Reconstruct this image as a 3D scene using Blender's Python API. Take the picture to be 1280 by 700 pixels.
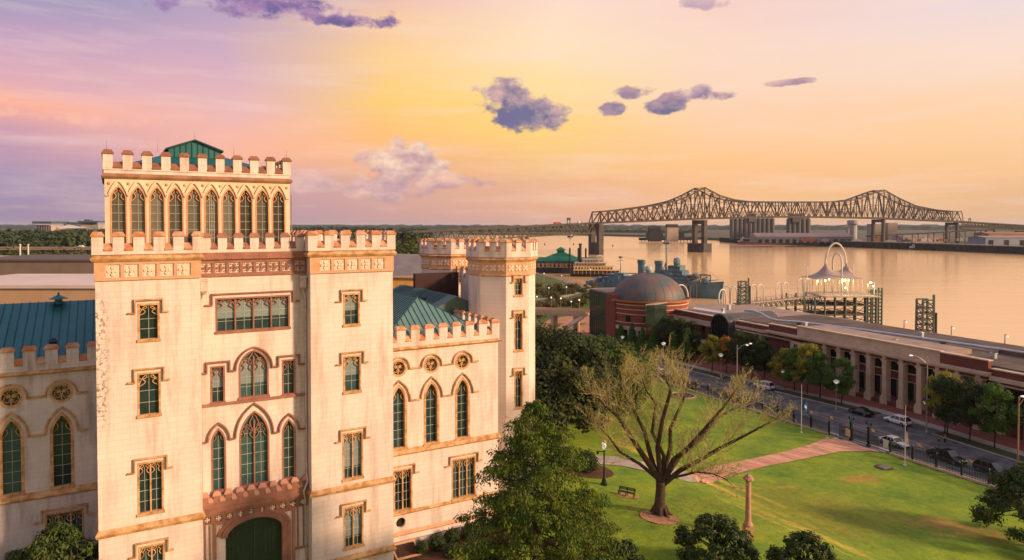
import bpy, bmesh, math, random
from mathutils import Vector, Matrix
from mathutils.geometry import tessellate_polygon
random.seed(7)
for o in list(bpy.data.objects): bpy.data.objects.remove(o)
S = bpy.context.scene
C = S.collection
R = math.radians
PI = math.pi
# ------------------------------------------------------------------ camera
CZ = 30.5; FPX = 870.0; PITCH = R(1.3)
cam = bpy.data.cameras.new('camera'); camo = bpy.data.objects.new('camera', cam); C.objects.link(camo)
camo.location = (0, 0, CZ); camo.rotation_euler = (R(90) - PITCH, 0, 0)
cam.sensor_width = 36; cam.lens = FPX / 1280 * 36; cam.shift_y = -49.257 / 1280
cam.clip_start = 0.5; cam.clip_end = 30000
S.camera = camo
S.view_settings.view_transform = 'Standard'; S.view_settings.look = 'None'
S.view_settings.exposure = 0.32; S.view_settings.gamma = 1.0
S.render.engine = 'CYCLES'

def lin(r, g, b):
    f = lambda c: (c/255/12.92 if c/255 <= .04045 else ((c/255+.055)/1.055)**2.4)
    return (f(r), f(g), f(b), 1)

# ------------------------------------------------------------------ world: low evening sky
SUN_AZ = R(108)      # clockwise from +Y, i.e. to the right of the view
SUN_EL = R(19)
W = bpy.data.worlds.new('World'); S.world = W; W.use_nodes = True
nt = W.node_tree; N = nt.nodes; L = nt.links
for n in list(N): N.remove(n)
def nd(t, **k):
    n = N.new(t)
    for a, b in k.items(): setattr(n, a, b)
    return n
def mth(op, a, b=None, c=None, clamp=False):
    n = nd('ShaderNodeMath', operation=op, use_clamp=clamp)
    for i, v in enumerate((a, b, c)):
        if v is None: continue
        if isinstance(v, (int, float)): n.inputs[i].default_value = v
        else: L.new(v, n.inputs[i])
    return n.outputs[0]
def mixc(f, a, b):
    n = nd('ShaderNodeMix', data_type='RGBA')
    for i, v in ((0, f), (6, a), (7, b)):
        if isinstance(v, (int, float)): n.inputs[i].default_value = v
        elif isinstance(v, tuple): n.inputs[i].default_value = v
        else: L.new(v, n.inputs[i])
    return n.outputs[2]
def noise(vec, scale, detail=5, rough=.55, sc=(1, 1, 1), loc=(0, 0, 0)):
    m = nd('ShaderNodeMapping'); m.inputs['Scale'].default_value = sc; m.inputs['Location'].default_value = loc
    L.new(vec, m.inputs[0]); n = nd('ShaderNodeTexNoise')
    n.inputs['Scale'].default_value = scale; n.inputs['Detail'].default_value = detail; n.inputs['Roughness'].default_value = rough
    L.new(m.outputs[0], n.inputs['Vector']); return n.outputs['Fac']
tc = nd('ShaderNodeTexCoord'); gen = tc.outputs['Generated']
sx = nd('ShaderNodeSeparateXYZ'); L.new(gen, sx.inputs[0])
az0 = mth('MULTIPLY', mth('ARCTAN2', sx.outputs[0], sx.outputs[1]), 180/PI)
el0 = mth('MULTIPLY', mth('ARCSINE', sx.outputs[2]), 180/PI)
wa = noise(gen, 2.2, 4, .55, (1, 1, 5)); wb = noise(gen, 3.1, 5, .6, (1, 1, 7), (3, 1, 2))
az = mth('ADD', az0, mth('MULTIPLY', mth('SUBTRACT', wa, .5), 9))
el = mth('ADD', el0, mth('MULTIPLY', mth('SUBTRACT', wb, .5), 3.5))
ef = mth('DIVIDE', el, 30, clamp=True)
cols = [
 (-130, [(0,(225,180,150)),(5,(236,186,158)),(12,(225,180,168)),(20,(205,175,178)),(30,(165,165,190))]),
 (-60, [(0,(175,148,165)),(5,(188,150,170)),(12,(190,160,185)),(20,(170,160,195)),(30,(150,160,200))]),
 (-36, [(0,(150,130,164)),(3.3,(160,136,170)),(6,(198,146,168)),(8.2,(252,172,142)),(10,(222,166,176)),(12.5,(192,154,184)),(15.5,(150,146,182)),(30,(140,155,205))]),
 (-22, [(0,(180,144,160)),(3,(200,154,164)),(5.5,(250,178,152)),(9,(234,180,178)),(12,(212,170,188)),(17,(182,158,186)),(30,(160,160,200))]),
 (-10, [(0,(200,154,154)),(3,(218,162,146)),(6,(254,184,118)),(10,(255,204,104)),(14,(255,208,140)),(18,(240,192,176)),(30,(205,180,195))]),
 (3,   [(0,(226,168,144)),(4,(240,180,134)),(7.5,(255,208,112)),(10.5,(255,220,142)),(14,(255,226,186)),(18,(255,220,200)),(30,(225,200,200))]),
 (17,  [(0,(240,178,128)),(5,(255,196,136)),(9.5,(253,210,176)),(13.5,(252,216,192)),(18,(248,206,196)),(30,(225,205,205))]),
 (36,  [(0,(214,170,136)),(3,(246,190,136)),(7,(253,206,156)),(12,(250,220,200)),(15,(238,216,216)),(30,(215,205,215))]),
 (110, [(0,(255,190,120)),(5,(255,200,130)),(12,(252,205,160)),(20,(235,200,180)),(30,(195,190,205))])]
acc = None
for i, (a, stops) in enumerate(cols):
    r = nd('ShaderNodeValToRGB'); L.new(ef, r.inputs[0])
    e = r.color_ramp.elements
    while len(e) < len(stops): e.new(.5)
    for j, (d, c) in enumerate(stops): e[j].position = d/30; e[j].color = lin(*c)
    if acc is None: acc = r.outputs[0]
    else:
        p = cols[i-1][0]
        f = mth('DIVIDE', mth('SUBTRACT', az, p), a - p, clamp=True)
        acc = mixc(f, acc, r.outputs[0])
# streaks of thin cirrus
st = noise(gen, 5, 6, .6, (1, 1, 9), (7, 2, 1))
acc = mixc(mth('MULTIPLY', mth('SUBTRACT', st, .48, clamp=True), 1.3, clamp=True), acc, lin(255, 222, 205))
# separate clouds: soft ellipses at fixed directions, broken by fractal noise
def pxdir(x, y):
    a = math.atan((x-640)/FPX); return math.degrees(a), math.degrees(math.atan((281-y)/FPX*math.cos(a)))
cn = noise(gen, 20, 9, .62, (1, 1, 1.5)); cn2 = noise(gen, 34, 6, .6, (1, 1, 1.6), (5, 5, 5))
def cloud(acc, px, py, wx, wy, dark, light, dens=1.0, k=1.3, soft=5.0, sheen=1.0):
    a, e = pxdir(px, py); ra = wx/FPX*180/PI; re = wy/FPX*180/PI
    da = mth('DIVIDE', mth('SUBTRACT', az0, a), ra); de = mth('DIVIDE', mth('SUBTRACT', el0, e), re)
    r2 = mth('ADD', mth('POWER', mth('ABSOLUTE', da), 2.0), mth('POWER', mth('ABSOLUTE', de), 2.0))
    v = mth('ADD', mth('SUBTRACT', .62, mth('MULTIPLY', r2, .55)), mth('MULTIPLY', mth('SUBTRACT', cn, .5), k*1.45))
    m = mth('MULTIPLY', mth('MULTIPLY', mth('SUBTRACT', v, .3), soft, clamp=True), dens)
    sh = mth('ADD', mth('ADD', mth('MULTIPLY', de, .35*sheen), .42), mth('MULTIPLY', mth('SUBTRACT', cn2, .5), 3.0), clamp=True)
    return mixc(m, acc, mixc(sh, lin(*dark), lin(*light)))
V1 = (116, 108, 138); V2 = (232, 184, 172)
for a in [(625,122,44,27,V1,V2), (662,146,58,27,V1,V2), (640,148,34,18,(112,102,142),V1),
          (762,138,24,12,V1,(190,150,160)), (828,134,36,12,V1,(200,158,160)), (845,124,28,10,V1,(205,160,160)), (790,114,32,11,(160,130,150),(222,180,170)),
          (868,117,30,12,(150,125,150),(220,180,175)), (908,118,30,9,(165,135,150),(225,180,170)), (985,104,50,6,(175,140,152),(235,190,175)),
          (505,206,76,44,(196,150,158),(255,218,186),1.0,.8,6), (465,234,110,26,(184,146,162),(242,194,176),.95,.8,5), (548,226,80,15,(196,150,158),(250,200,172),.95,1.0,5),
          (320,8,150,24,(118,96,150),(200,150,182),1.0,1.5,4), (430,27,90,10,(112,90,142),(175,135,170),1.0,1.3,5), (230,-6,100,24,(130,110,165),(190,150,190),.9,1.5,3),
          (870,6,55,9,(165,140,165),(225,185,190),.7,1.5,4), (90,150,110,9,(248,178,168),(255,190,158),.7,2,3), (385,225,26,18,(225,175,170),(250,200,180),.5),
          (120,232,60,14,(150,135,170),(180,150,178),.5,2,3)]:
    acc = cloud(acc, *a)
bg = nd('ShaderNodeBackground'); L.new(acc, bg.inputs[0]); bg.inputs[1].default_value = .79
sky = nd('ShaderNodeTexSky', sky_type='NISHITA'); sky.sun_disc = False; sky.sun_elevation = SUN_EL; sky.sun_rotation = SUN_AZ
bs = nd('ShaderNodeBackground'); L.new(sky.outputs[0], bs.inputs[0]); bs.inputs[1].default_value = 0.008
ad = nd('ShaderNodeAddShader'); L.new(bg.outputs[0], ad.inputs[0]); L.new(bs.outputs[0], ad.inputs[1])
wo = nd('ShaderNodeOutputWorld'); L.new(ad.outputs[0], wo.inputs[0])
# ------------------------------------------------------------------ sun
sun = bpy.data.lights.new('sun', 'SUN'); sun.energy = 5.0; sun.angle = R(7); sun.color = (1.0, .64, .38)
suno = bpy.data.objects.new('sun', sun); C.objects.link(suno)
sd = Vector((math.sin(SUN_AZ)*math.cos(SUN_EL), math.cos(SUN_AZ)*math.cos(SUN_EL), math.sin(SUN_EL)))
suno.rotation_euler = sd.to_track_quat('Z', 'Y').to_euler(); suno.location = (200, -40, 120)

# ------------------------------------------------------------------ materials
MATS = {}
def pm(name, c1, c2=None, scale=1.0, rough=.8, bump=0.0, bscale=None, metal=0.0, stretch=(1,1,1), detail=6, spec=.3, lo=.35, hi=.65, emit=None, es=0, coord='Object', rnd=0.0, transl=0.0):
    if name in MATS: return MATS[name]
    m = bpy.data.materials.new(name); m.use_nodes = True; t = m.node_tree; n = t.nodes; l = t.links
    b = n['Principled BSDF']; b.inputs['Roughness'].default_value = rough; b.inputs['Metallic'].default_value = metal
    b.inputs['Specular IOR Level'].default_value = spec
    c2 = c2 or tuple(x*.8 for x in c1)
    co = n.new('ShaderNodeTexCoord'); mp = n.new('ShaderNodeMapping'); mp.inputs['Scale'].default_value = stretch
    l.new(co.outputs[coord], mp.inputs[0])
    nz = n.new('ShaderNodeTexNoise'); nz.inputs['Scale'].default_value = scale; nz.inputs['Detail'].default_value = detail; nz.inputs['Roughness'].default_value = .6
    l.new(mp.outputs[0], nz.inputs['Vector'])
    mr = n.new('ShaderNodeMapRange'); mr.inputs[1].default_value = lo; mr.inputs[2].default_value = hi; l.new(nz.outputs['Fac'], mr.inputs[0])
    mx = n.new('ShaderNodeMix'); mx.data_type = 'RGBA'; mx.inputs[6].default_value = (*c1, 1); mx.inputs[7].default_value = (*c2, 1)
    if rnd:
        g = n.new('ShaderNodeNewGeometry'); ma = n.new('ShaderNodeMath'); ma.operation = 'MULTIPLY_ADD'; ma.inputs[1].default_value = rnd
        l.new(g.outputs['Random Per Island'], ma.inputs[0])
        mb_ = n.new('ShaderNodeMath'); mb_.operation = 'MULTIPLY'; mb_.inputs[1].default_value = 1-rnd; l.new(mr.outputs[0], mb_.inputs[0])
        l.new(mb_.outputs[0], ma.inputs[2]); l.new(ma.outputs[0], mx.inputs[0])
    else: l.new(mr.outputs[0], mx.inputs[0])
    l.new(mx.outputs[2], b.inputs['Base Color'])
    if bump:
        bn = n.new('ShaderNodeTexNoise'); bn.inputs['Scale'].default_value = bscale or scale*6; bn.inputs['Detail'].default_value = 4; l.new(mp.outputs[0], bn.inputs['Vector'])
        bp = n.new('ShaderNodeBump'); bp.inputs['Strength'].default_value = bump; bp.inputs['Distance'].default_value = .05
        l.new(bn.outputs['Fac'], bp.inputs['Height']); l.new(bp.outputs[0], b.inputs['Normal'])
    if emit: b.inputs['Emission Color'].default_value = (*emit, 1); b.inputs['Emission Strength'].default_value = es
    if transl:
        tr = n.new('ShaderNodeBsdfTranslucent'); l.new(mx.outputs[2], tr.inputs[0])
        ms = n.new('ShaderNodeMixShader'); ms.inputs[0].default_value = transl
        o = n['Material Output']; l.new(b.outputs[0], ms.inputs[1]); l.new(tr.outputs[0], ms.inputs[2]); l.new(ms.outputs[0], o.inputs[0])
    MATS[name] = m; return m

def brickmat(name, c1, c2, mortar, bw, bh, ms=.015, stain=(.3,.25,.2), stain_amt=.4, rough=.85, streak=True, bump=.25, moff=.5):
    """masonry: courses run along the horizontal of any upright wall"""
    m = bpy.data.materials.new(name); m.use_nodes = True; t = m.node_tree; n = t.nodes; l = t.links
    b = n['Principled BSDF']; b.inputs['Roughness'].default_value = rough; b.inputs['Specular IOR Level'].default_value = .25
    co = n.new('ShaderNodeTexCoord'); sp = n.new('ShaderNodeSeparateXYZ'); l.new(co.outputs['Object'], sp.inputs[0])
    ad = n.new('ShaderNodeMath'); ad.operation = 'ADD'; l.new(sp.outputs[0], ad.inputs[0]); l.new(sp.outputs[1], ad.inputs[1])
    cb = n.new('ShaderNodeCombineXYZ'); l.new(ad.outputs[0], cb.inputs[0]); l.new(sp.outputs[2], cb.inputs[1])
    br = n.new('ShaderNodeTexBrick'); l.new(cb.outputs[0], br.inputs['Vector'])
    br.inputs['Color1'].default_value = (*c1, 1); br.inputs['Color2'].default_value = (*c2, 1); br.inputs['Mortar'].default_value = (*mortar, 1)
    br.inputs['Scale'].default_value = 1; br.inputs['Mortar Size'].default_value = ms; br.inputs['Brick Width'].default_value = bw; br.inputs['Row Height'].default_value = bh
    br.inputs['Mortar Smooth'].default_value = .4; br.offset = moff
    nz = n.new('ShaderNodeTexNoise'); mp = n.new('ShaderNodeMapping'); mp.inputs['Scale'].default_value = (1, 1, .13 if streak else 1)
    l.new(co.outputs['Object'], mp.inputs[0]); l.new(mp.outputs[0], nz.inputs['Vector']); nz.inputs['Scale'].default_value = .9; nz.inputs['Detail'].default_value = 8; nz.inputs['Roughness'].default_value = .68
    mr = n.new('ShaderNodeMapRange'); mr.inputs[1].default_value = .48; mr.inputs[2].default_value = .76; mr.inputs[4].default_value = stain_amt; l.new(nz.outputs['Fac'], mr.inputs[0])
    n2 = n.new('ShaderNodeTexNoise'); n2.inputs['Scale'].default_value = .25; n2.inputs['Detail'].default_value = 3; l.new(co.outputs['Object'], n2.inputs['Vector'])
    hs = n.new('ShaderNodeHueSaturation'); l.new(br.outputs['Color'], hs.inputs['Color'])
    mv = n.new('ShaderNodeMapRange'); mv.inputs[1].default_value = .3; mv.inputs[2].default_value = .7; mv.inputs[3].default_value = .9; mv.inputs[4].default_value = 1.06; l.new(n2.outputs['Fac'], mv.inputs[0]); l.new(mv.outputs[0], hs.inputs['Value'])
    mx = n.new('ShaderNodeMix'); mx.data_type = 'RGBA'; l.new(mr.outputs[0], mx.inputs[0]); l.new(hs.outputs[0], mx.inputs[6]); mx.inputs[7].default_value = (*stain, 1)
    l.new(mx.outputs[2], b.inputs['Base Color'])
    bp = n.new('ShaderNodeBump'); bp.inputs['Strength'].default_value = bump; bp.inputs['Distance'].default_value = .02; bp.invert = True
    l.new(br.outputs['Fac'], bp.inputs['Height']); l.new(bp.outputs[0], b.inputs['Normal'])
    MATS[name] = m; return m

WALL = brickmat('lime_washed_ashlar', (.69,.595,.54), (.655,.56,.505), (.51,.42,.365), 1.05, .42, .012, (.30,.21,.15), .75)
WALLL = WALL.copy(); WALLL.name = 'lime_washed_ashlar_with_mildew'
def mildew(m):
    t = m.node_tree; n = t.nodes; l = t.links; b = n['Principled BSDF']; src = b.inputs['Base Color'].links[0].from_socket
    co = n.new('ShaderNodeTexCoord'); sp = n.new('ShaderNodeSeparateXYZ'); l.new(co.outputs['Object'], sp.inputs[0])
    def mr(s_, a, c, d, e): q = n.new('ShaderNodeMapRange'); q.inputs[1].default_value = a; q.inputs[2].default_value = c; q.inputs[3].default_value = d; q.inputs[4].default_value = e; l.new(s_, q.inputs[0]); return q.outputs[0]
    nz = n.new('ShaderNodeTexNoise'); nz.inputs['Scale'].default_value = 3.2; nz.inputs['Detail'].default_value = 8; nz.inputs['Roughness'].default_value = .8; l.new(co.outputs['Object'], nz.inputs['Vector'])
    def mu(a, c): q = n.new('ShaderNodeMath'); q.operation = 'MULTIPLY'; l.new(a, q.inputs[0]); l.new(c, q.inputs[1]); return q.outputs[0]
    f = mu(mu(mr(sp.outputs[0], .35, 1.0, 1, 0), mr(nz.outputs['Fac'], .5, .56, 0, .85)), mu(mr(sp.outputs[2], 15, 17, 0, 1), mr(sp.outputs[2], 24.5, 26, 1, 0)))
    mx = n.new('ShaderNodeMix'); mx.data_type = 'RGBA'; l.new(f, mx.inputs[0]); l.new(src, mx.inputs[6]); mx.inputs[7].default_value = (.13,.09,.06,1); l.new(mx.outputs[2], b.inputs['Base Color'])
mildew(WALLL)
WALLD = brickmat('shaded_weathered_ashlar', (.60,.55,.53), (.56,.51,.49), (.45,.40,.38), 1.05, .42, .012, (.16,.13,.11), .9)  # left wing's shade put into a greyer copy of the ashlar; heavier stains
STONE = pm('ochre_stone_trim', (.56,.36,.19), (.34,.17,.06), 1.6, .85, .3, 9, lo=.4, hi=.62)
RUST = pm('lichen_rusted_coping', (.40,.15,.05), (.46,.31,.21), 1.1, .85, .3, 8, lo=.4, hi=.6)
PINK = pm('rose_brown_stone', (.33,.155,.105), (.22,.10,.075), 1.3, .8, .3, 8)
BAND = pm('peach_band_stone', (.58,.36,.22), (.48,.27,.15), 1.2, .8, .2)
CREAM = pm('cream_carving', (.76,.62,.48), (.60,.44,.30), 2.5, .8, .2)
GLASSD = pm('dark_leaded_glass', (.012,.03,.034), (.03,.055,.06), .7, .12, 0, spec=.6)
GLASST = pm('teal_leaded_glass', (.03,.075,.08), (.05,.10,.10), .6, .18, 0, spec=.5)
GLASSG = pm('grey_green_glazing', (.07,.075,.055), (.12,.11,.085), .8, .2, 0, spec=.5)
BLIND = pm('pale_window_blind', (.17,.22,.22), (.22,.27,.26), .8, .9)
MUNT = pm('pale_glazing_bar', (.42,.43,.38), None, 3, .6)
DOORG = pm('dark_green_door', (.018,.035,.02), (.028,.05,.026), 1.5, .5, .2)
PIPE = pm('painted_downpipe', (.55,.50,.45), (.42,.36,.30), 2, .5)

def glassvar(m, lo_, hi_):
    t = m.node_tree; n = t.nodes; l = t.links; b = n['Principled BSDF']; src = b.inputs['Base Color'].links[0].from_socket
    oi = n.new('ShaderNodeObjectInfo'); mr = n.new('ShaderNodeMapRange'); mr.inputs[3].default_value = lo_; mr.inputs[4].default_value = hi_; l.new(oi.outputs['Random'], mr.inputs[0])
    hs = n.new('ShaderNodeHueSaturation'); l.new(mr.outputs[0], hs.inputs['Value']); l.new(src, hs.inputs['Color']); l.new(hs.outputs[0], b.inputs['Base Color'])
    nz = n.new('ShaderNodeTexNoise'); nz.inputs['Scale'].default_value = 1.6; co = n.new('ShaderNodeTexCoord'); l.new(co.outputs['Object'], nz.inputs['Vector']); bp = n.new('ShaderNodeBump'); bp.inputs['Strength'].default_value = .25; bp.inputs['Distance'].default_value = .05; l.new(nz.outputs['Fac'], bp.inputs['Height']); l.new(bp.outputs[0], b.inputs['Normal'])
for m_ in (GLASSD, GLASST, GLASSG): glassvar(m_, .35, 1.9)

def roofmat(name, c1, c2, pitch, axis, rough=.45, metal=.35):
    m = bpy.data.materials.new(name); m.use_nodes = True; t = m.node_tree; n = t.nodes; l = t.links
    b = n['Principled BSDF']; b.inputs['Roughness'].default_value = rough; b.inputs['Metallic'].default_value = metal
    co = n.new('ShaderNodeTexCoord'); sp = n.new('ShaderNodeSeparateXYZ'); l.new(co.outputs['Object'], sp.inputs[0])
    nz = n.new('ShaderNodeTexNoise'); nz.inputs['Scale'].default_value = .9; nz.inputs['Detail'].default_value = 7; l.new(co.outputs['Object'], nz.inputs['Vector'])
    fl = n.new('ShaderNodeMath'); fl.operation = 'MULTIPLY'; fl.inputs[1].default_value = 1/pitch; l.new(sp.outputs[axis], fl.inputs[0])
    f2 = n.new('ShaderNodeMath'); f2.operation = 'FLOOR'; l.new(fl.outputs[0], f2.inputs[0])
    wn = n.new('ShaderNodeTexWhiteNoise'); wn.noise_dimensions = '1D'; l.new(f2.outputs[0], wn.inputs['W'])
    ad = n.new('ShaderNodeMath'); ad.operation = 'MULTIPLY_ADD'; ad.inputs[1].default_value = .35; l.new(wn.outputs[0], ad.inputs[0])
    sb = n.new('ShaderNodeMath'); sb.operation = 'SUBTRACT'; sb.inputs[1].default_value = .15; l.new(nz.outputs['Fac'], sb.inputs[0]); l.new(sb.outputs[0], ad.inputs[2])
    mx = n.new('ShaderNodeMix'); mx.data_type = 'RGBA'; mx.clamp_factor = True; l.new(ad.outputs[0], mx.inputs[0]); mx.inputs[6].default_value = (*c1, 1); mx.inputs[7].default_value = (*c2, 1)
    l.new(mx.outputs[2], b.inputs['Base Color']); MATS[name] = m; return m
TEAL = roofmat('weathered_teal_metal', (.008,.095,.10), (.025,.16,.16), .55, 0)
TEALY = roofmat('pale_teal_metal', (.08,.19,.19), (.17,.29,.27), .6, 0)
SEAM = pm('roof_seam', (.012,.06,.075), None, 2, .5, metal=.3)

# ------------------------------------------------------------------ mesh helpers
class MB:
    def __init__(s): s.v = []; s.f = []; s.m = []; s.mi = 0
    def add(s, vs, fs):
        k = len(s.v); s.v += [tuple(p) for p in vs]; s.f += [tuple(i+k for i in f) for f in fs]; s.m += [s.mi]*len(fs); return s
    def box(s, x0, y0, z0, x1, y1, z1):
        return s.add([(x0,y0,z0),(x1,y0,z0),(x1,y1,z0),(x0,y1,z0),(x0,y0,z1),(x1,y0,z1),(x1,y1,z1),(x0,y1,z1)],
                     [(0,3,2,1),(4,5,6,7),(0,1,5,4),(1,2,6,5),(2,3,7,6),(3,0,4,7)])
    def bar(s, p, q, w, h=None, up=(0,0,1)):
        p = Vector(p); q = Vector(q); h = h or w; d = (q-p)
        if d.length < 1e-6: return s
        d.normalize(); u = Vector(up)
        if abs(d.dot(u)) > .98: u = Vector((1,0,0))
        a = d.cross(u).normalized()*w/2; b = a.cross(d).normalized()*h/2
        vs = [p-a-b, p+a-b, p+a+b, p-a+b, q-a-b, q+a-b, q+a+b, q-a+b]
        return s.add(vs, [(0,3,2,1),(4,5,6,7),(0,1,5,4),(1,2,6,5),(2,3,7,6),(3,0,4,7)])
    def tube(s, pts, rs, n=8, cap=True):
        pts = [Vector(p) for p in pts]
        if isinstance(rs, (int, float)): rs = [rs]*len(pts)
        prev = None; vs = []; fs = []
        for i, p in enumerate(pts):
            d = (pts[min(i+1, len(pts)-1)] - pts[max(i-1, 0)])
            if d.length < 1e-9: d = Vector((0,0,1))
            d.normalize()
            if prev is None:
                u = Vector((0,0,1)) if abs(d.z) < .9 else Vector((1,0,0)); a = d.cross(u).normalized()
            else: a = (prev - d*prev.dot(d)); a = a.normalized() if a.length > 1e-6 else d.orthogonal().normalized()
            prev = a; b = d.cross(a)
            for k in range(n):
                t = 2*PI*k/n; vs.append(p + (a*math.cos(t) + b*math.sin(t))*rs[i])
        for i in range(len(pts)-1):
            for k in range(n): fs.append((i*n+k, i*n+(k+1)%n, (i+1)*n+(k+1)%n, (i+1)*n+k))
        if cap: fs.append(tuple(range(n))[::-1]); fs.append(tuple((len(pts)-1)*n+k for k in range(n)))
        return s.add(vs, fs)
    def lathe(s, prof, c=(0,0,0), n=16, a0=0):
        vs = []; fs = []
        for r, z in prof:
            for k in range(n):
                t = a0+2*PI*k/n; vs.append((c[0]+r*math.cos(t), c[1]+r*math.sin(t), c[2]+z))
        for i in range(len(prof)-1):
            for k in range(n): fs.append((i*n+k, i*n+(k+1)%n, (i+1)*n+(k+1)%n, (i+1)*n+k))
        fs.append(tuple(range(n))[::-1]); fs.append(tuple((len(prof)-1)*n+k for k in range(n)))
        return s.add(vs, fs)
    def poly(s, pts, T, d0, d1):
        """solid slab from a 2D outline, T(u,z,d) maps to space"""
        n = len(pts); vs = [T(u, z, d0) for u, z in pts] + [T(u, z, d1) for u, z in pts]
        tri = tessellate_polygon([[Vector((u, z, 0)) for u, z in pts]])
        fs = [t for t in tri] + [tuple(i+n for i in t[::-1]) for t in tri] + [(i, (i+1)%n, (i+1)%n+n, i+n) for i in range(n)]
        return s.add(vs, fs)
    def plate(s, pts, T, d, holes=(), reveal=0):
        """flat wall face with openings cut through and reveals going back"""
        loops = [list(pts)] + [list(h) for h in holes]
        flat = [p for lp in loops for p in lp]
        tri = tessellate_polygon([[Vector((u, z, 0)) for u, z in lp] for lp in loops])
        s.add([T(u, z, d) for u, z in flat], [t for t in tri])
        if reveal:
            for h in holes:
                n = len(h); s.add([T(u, z, d) for u, z in h] + [T(u, z, d+reveal) for u, z in h], [(i, (i+1)%n, (i+1)%n+n, i+n) for i in range(n)])
        return s
    def sweep(s, path, T, w, d0, d1, closed=False):
        """band of width w centred on a 2D path, between depths d0 (front) and d1"""
        n = len(path); P = [Vector(p) for p in path]; A = []; B = []
        for i in range(n):
            if closed: a, b = P[i-1], P[(i+1)%n]
            else: a, b = P[max(i-1, 0)], P[min(i+1, n-1)]
            e1 = (P[i]-a); e2 = (b-P[i])
            if e1.length < 1e-7: e1 = e2.copy()
            if e2.length < 1e-7: e2 = e1.copy()
            e1.normalize(); e2.normalize(); n1 = Vector((-e1.y, e1.x)); n2 = Vector((-e2.y, e2.x)); m = n1+n2
            m = m.normalized() if m.length > 1e-4 else n1
            k = min(1/max(m.dot(n1), .35), 2.5); A.append(P[i]+m*w/2*k); B.append(P[i]-m*w/2*k)
        vs = [T(p.x, p.y, d0) for p in A]+[T(p.x, p.y, d0) for p in B]+[T(p.x, p.y, d1) for p in A]+[T(p.x, p.y, d1) for p in B]
        fs = []
        for i in range(n if closed else n-1):
            j = (i+1) % n
            fs += [(i, j, n+j, n+i), (i, 2*n+i, 2*n+j, j), (n+i, n+j, 3*n+j, 3*n+i), (2*n+i, 3*n+i, 3*n+j, 2*n+j)]
        if not closed: fs += [(0, n, 3*n, 2*n), (n-1, 3*n-1, 4*n-1, 2*n-1)]
        return s.add(vs, fs)
    def build(s, name, mats, parent=None, loc=(0,0,0), smooth=False, rot=None):
        me = bpy.data.meshes.new(name); me.from_pydata(s.v, [], s.f)
        mats = mats if isinstance(mats, (list, tuple)) else [mats]
        for m in mats: me.materials.append(m)
        if len(mats) > 1: me.polygons.foreach_set('material_index', s.m)
        if smooth: me.polygons.foreach_set('use_smooth', [True]*len(me.polygons))
        me.update()
        o = bpy.data.objects.new(name, me); C.objects.link(o); o.location = loc
        if rot: o.rotation_euler = rot
        if parent: o.parent = parent
        return o
def fixn(o):
    bm = bmesh.new(); bm.from_mesh(o.data); bmesh.ops.recalc_face_normals(bm, faces=bm.faces); bm.to_mesh(o.data); bm.free(); return o
def tag(o, label=None, cat=None, group=None, kind=None):
    if label: o['label'] = label
    if cat: o['category'] = cat
    if group: o['group'] = group
    if kind: o['kind'] = kind
    return o
def thing(name, label, cat, loc=(0,0,0), rz=0, group=None):
    o = bpy.data.objects.new(name, None); o.empty_display_size = .5; C.objects.link(o); o.location = loc; o.rotation_euler = (0,0,rz)
    return tag(o, label, cat, group)
def copy_tree(o, parent=None):
    c = o.copy(); C.objects.link(c)
    if parent: c.parent = parent
    for ch in list(o.children): copy_tree(ch, c)
    return c

# ------------------------------------------------------------------ terrain frame
MS = Vector((-.38053595, .92476613)); MN = Vector((.92476613, .38053595)); MO = Vector((77.184, 131.403))
def MW(s, n): return MO + MS*s + MN*n              # along the street frontage / across it
def MI(x, y): p = Vector((x, y))-MO; return p.dot(MS), p.dot(MN)
def lerp_tab(tab, s):
    if s <= tab[0][0]: return tab[0][1]
    for (a, u), (b, v) in zip(tab, tab[1:]):
        if s <= b: return u+(v-u)*(s-a)/(b-a)
    return tab[-1][1]
FENCE_N = [(-60,-23.4),(-30,-24.3),(-12,-25.1),(5,-26.5),(16,-27.2),(35,-28.6),(60,-28.6),(90,-26),(130,-18)]
KERB_N = [(-60,-10.5),(-25,-10.4),(-8,-9.2),(5,-9.0),(10,-9.8),(23,-11.9),(36,-14.2),(49,-15.8),(60,-16.6),(72,-16.4),(82,-14),(100,-8),(130,2)]
def fence_n(s): return lerp_tab(FENCE_N, s)
def kerb_n(s): return lerp_tab(KERB_N, s)
def sst(x): x = max(0, min(1, x)); return x*x*(3-2*x)
SHORE = [(-400,330),(-200,260),(0,175),(100,138),(150,118),(291,88),(420,52),(500,38),(545,20),(620,-20),(1500,-150),(2900,-200),(3000,-9000)]
def shore_x(y): return lerp_tab(SHORE, y)
def ground(x, y):
    s, n = MI(x, y); fn = fence_n(s)
    if n > fn-.6:
        z = -5.62 if n < 60 else -5.5
    else:
        t = (x-13.8)*.84+(y-99.8)*.54
        z = -5.45+4.45*sst(.5*min(1, (fn-n)/57)+.0)*2 if (fn-n) < 57 else -1.0
        z += .5*(1-sst((t+1)/1.5))+.5*(1-sst((t-2.4)/1.5))
        z = min(z, 0)
    if s > 75 or y > 200:
        k = sst(max((s-75)/40, (y-200)/60)); z = z*(1-k)+(-5.6)*k
        if x < -10: kk = sst((-10-x)/60); z = z*(1-kk)+(-1.0)*kk
    if y > 250: z += .5*math.sin(x*.05)*math.sin(y*.031)
    d = shore_x(y)-x
    if y > 2900: d = min(d, 0)
    z += (-20-z)*sst((10-d)/26)
    return z
def cam_ray(px, py):
    X = (px-640)/FPX; Y = -(py-(350-49.257))/FPX
    return Vector((X, math.cos(PITCH)+Y*math.sin(PITCH), -math.sin(PITCH)+Y*math.cos(PITCH)))
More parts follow.
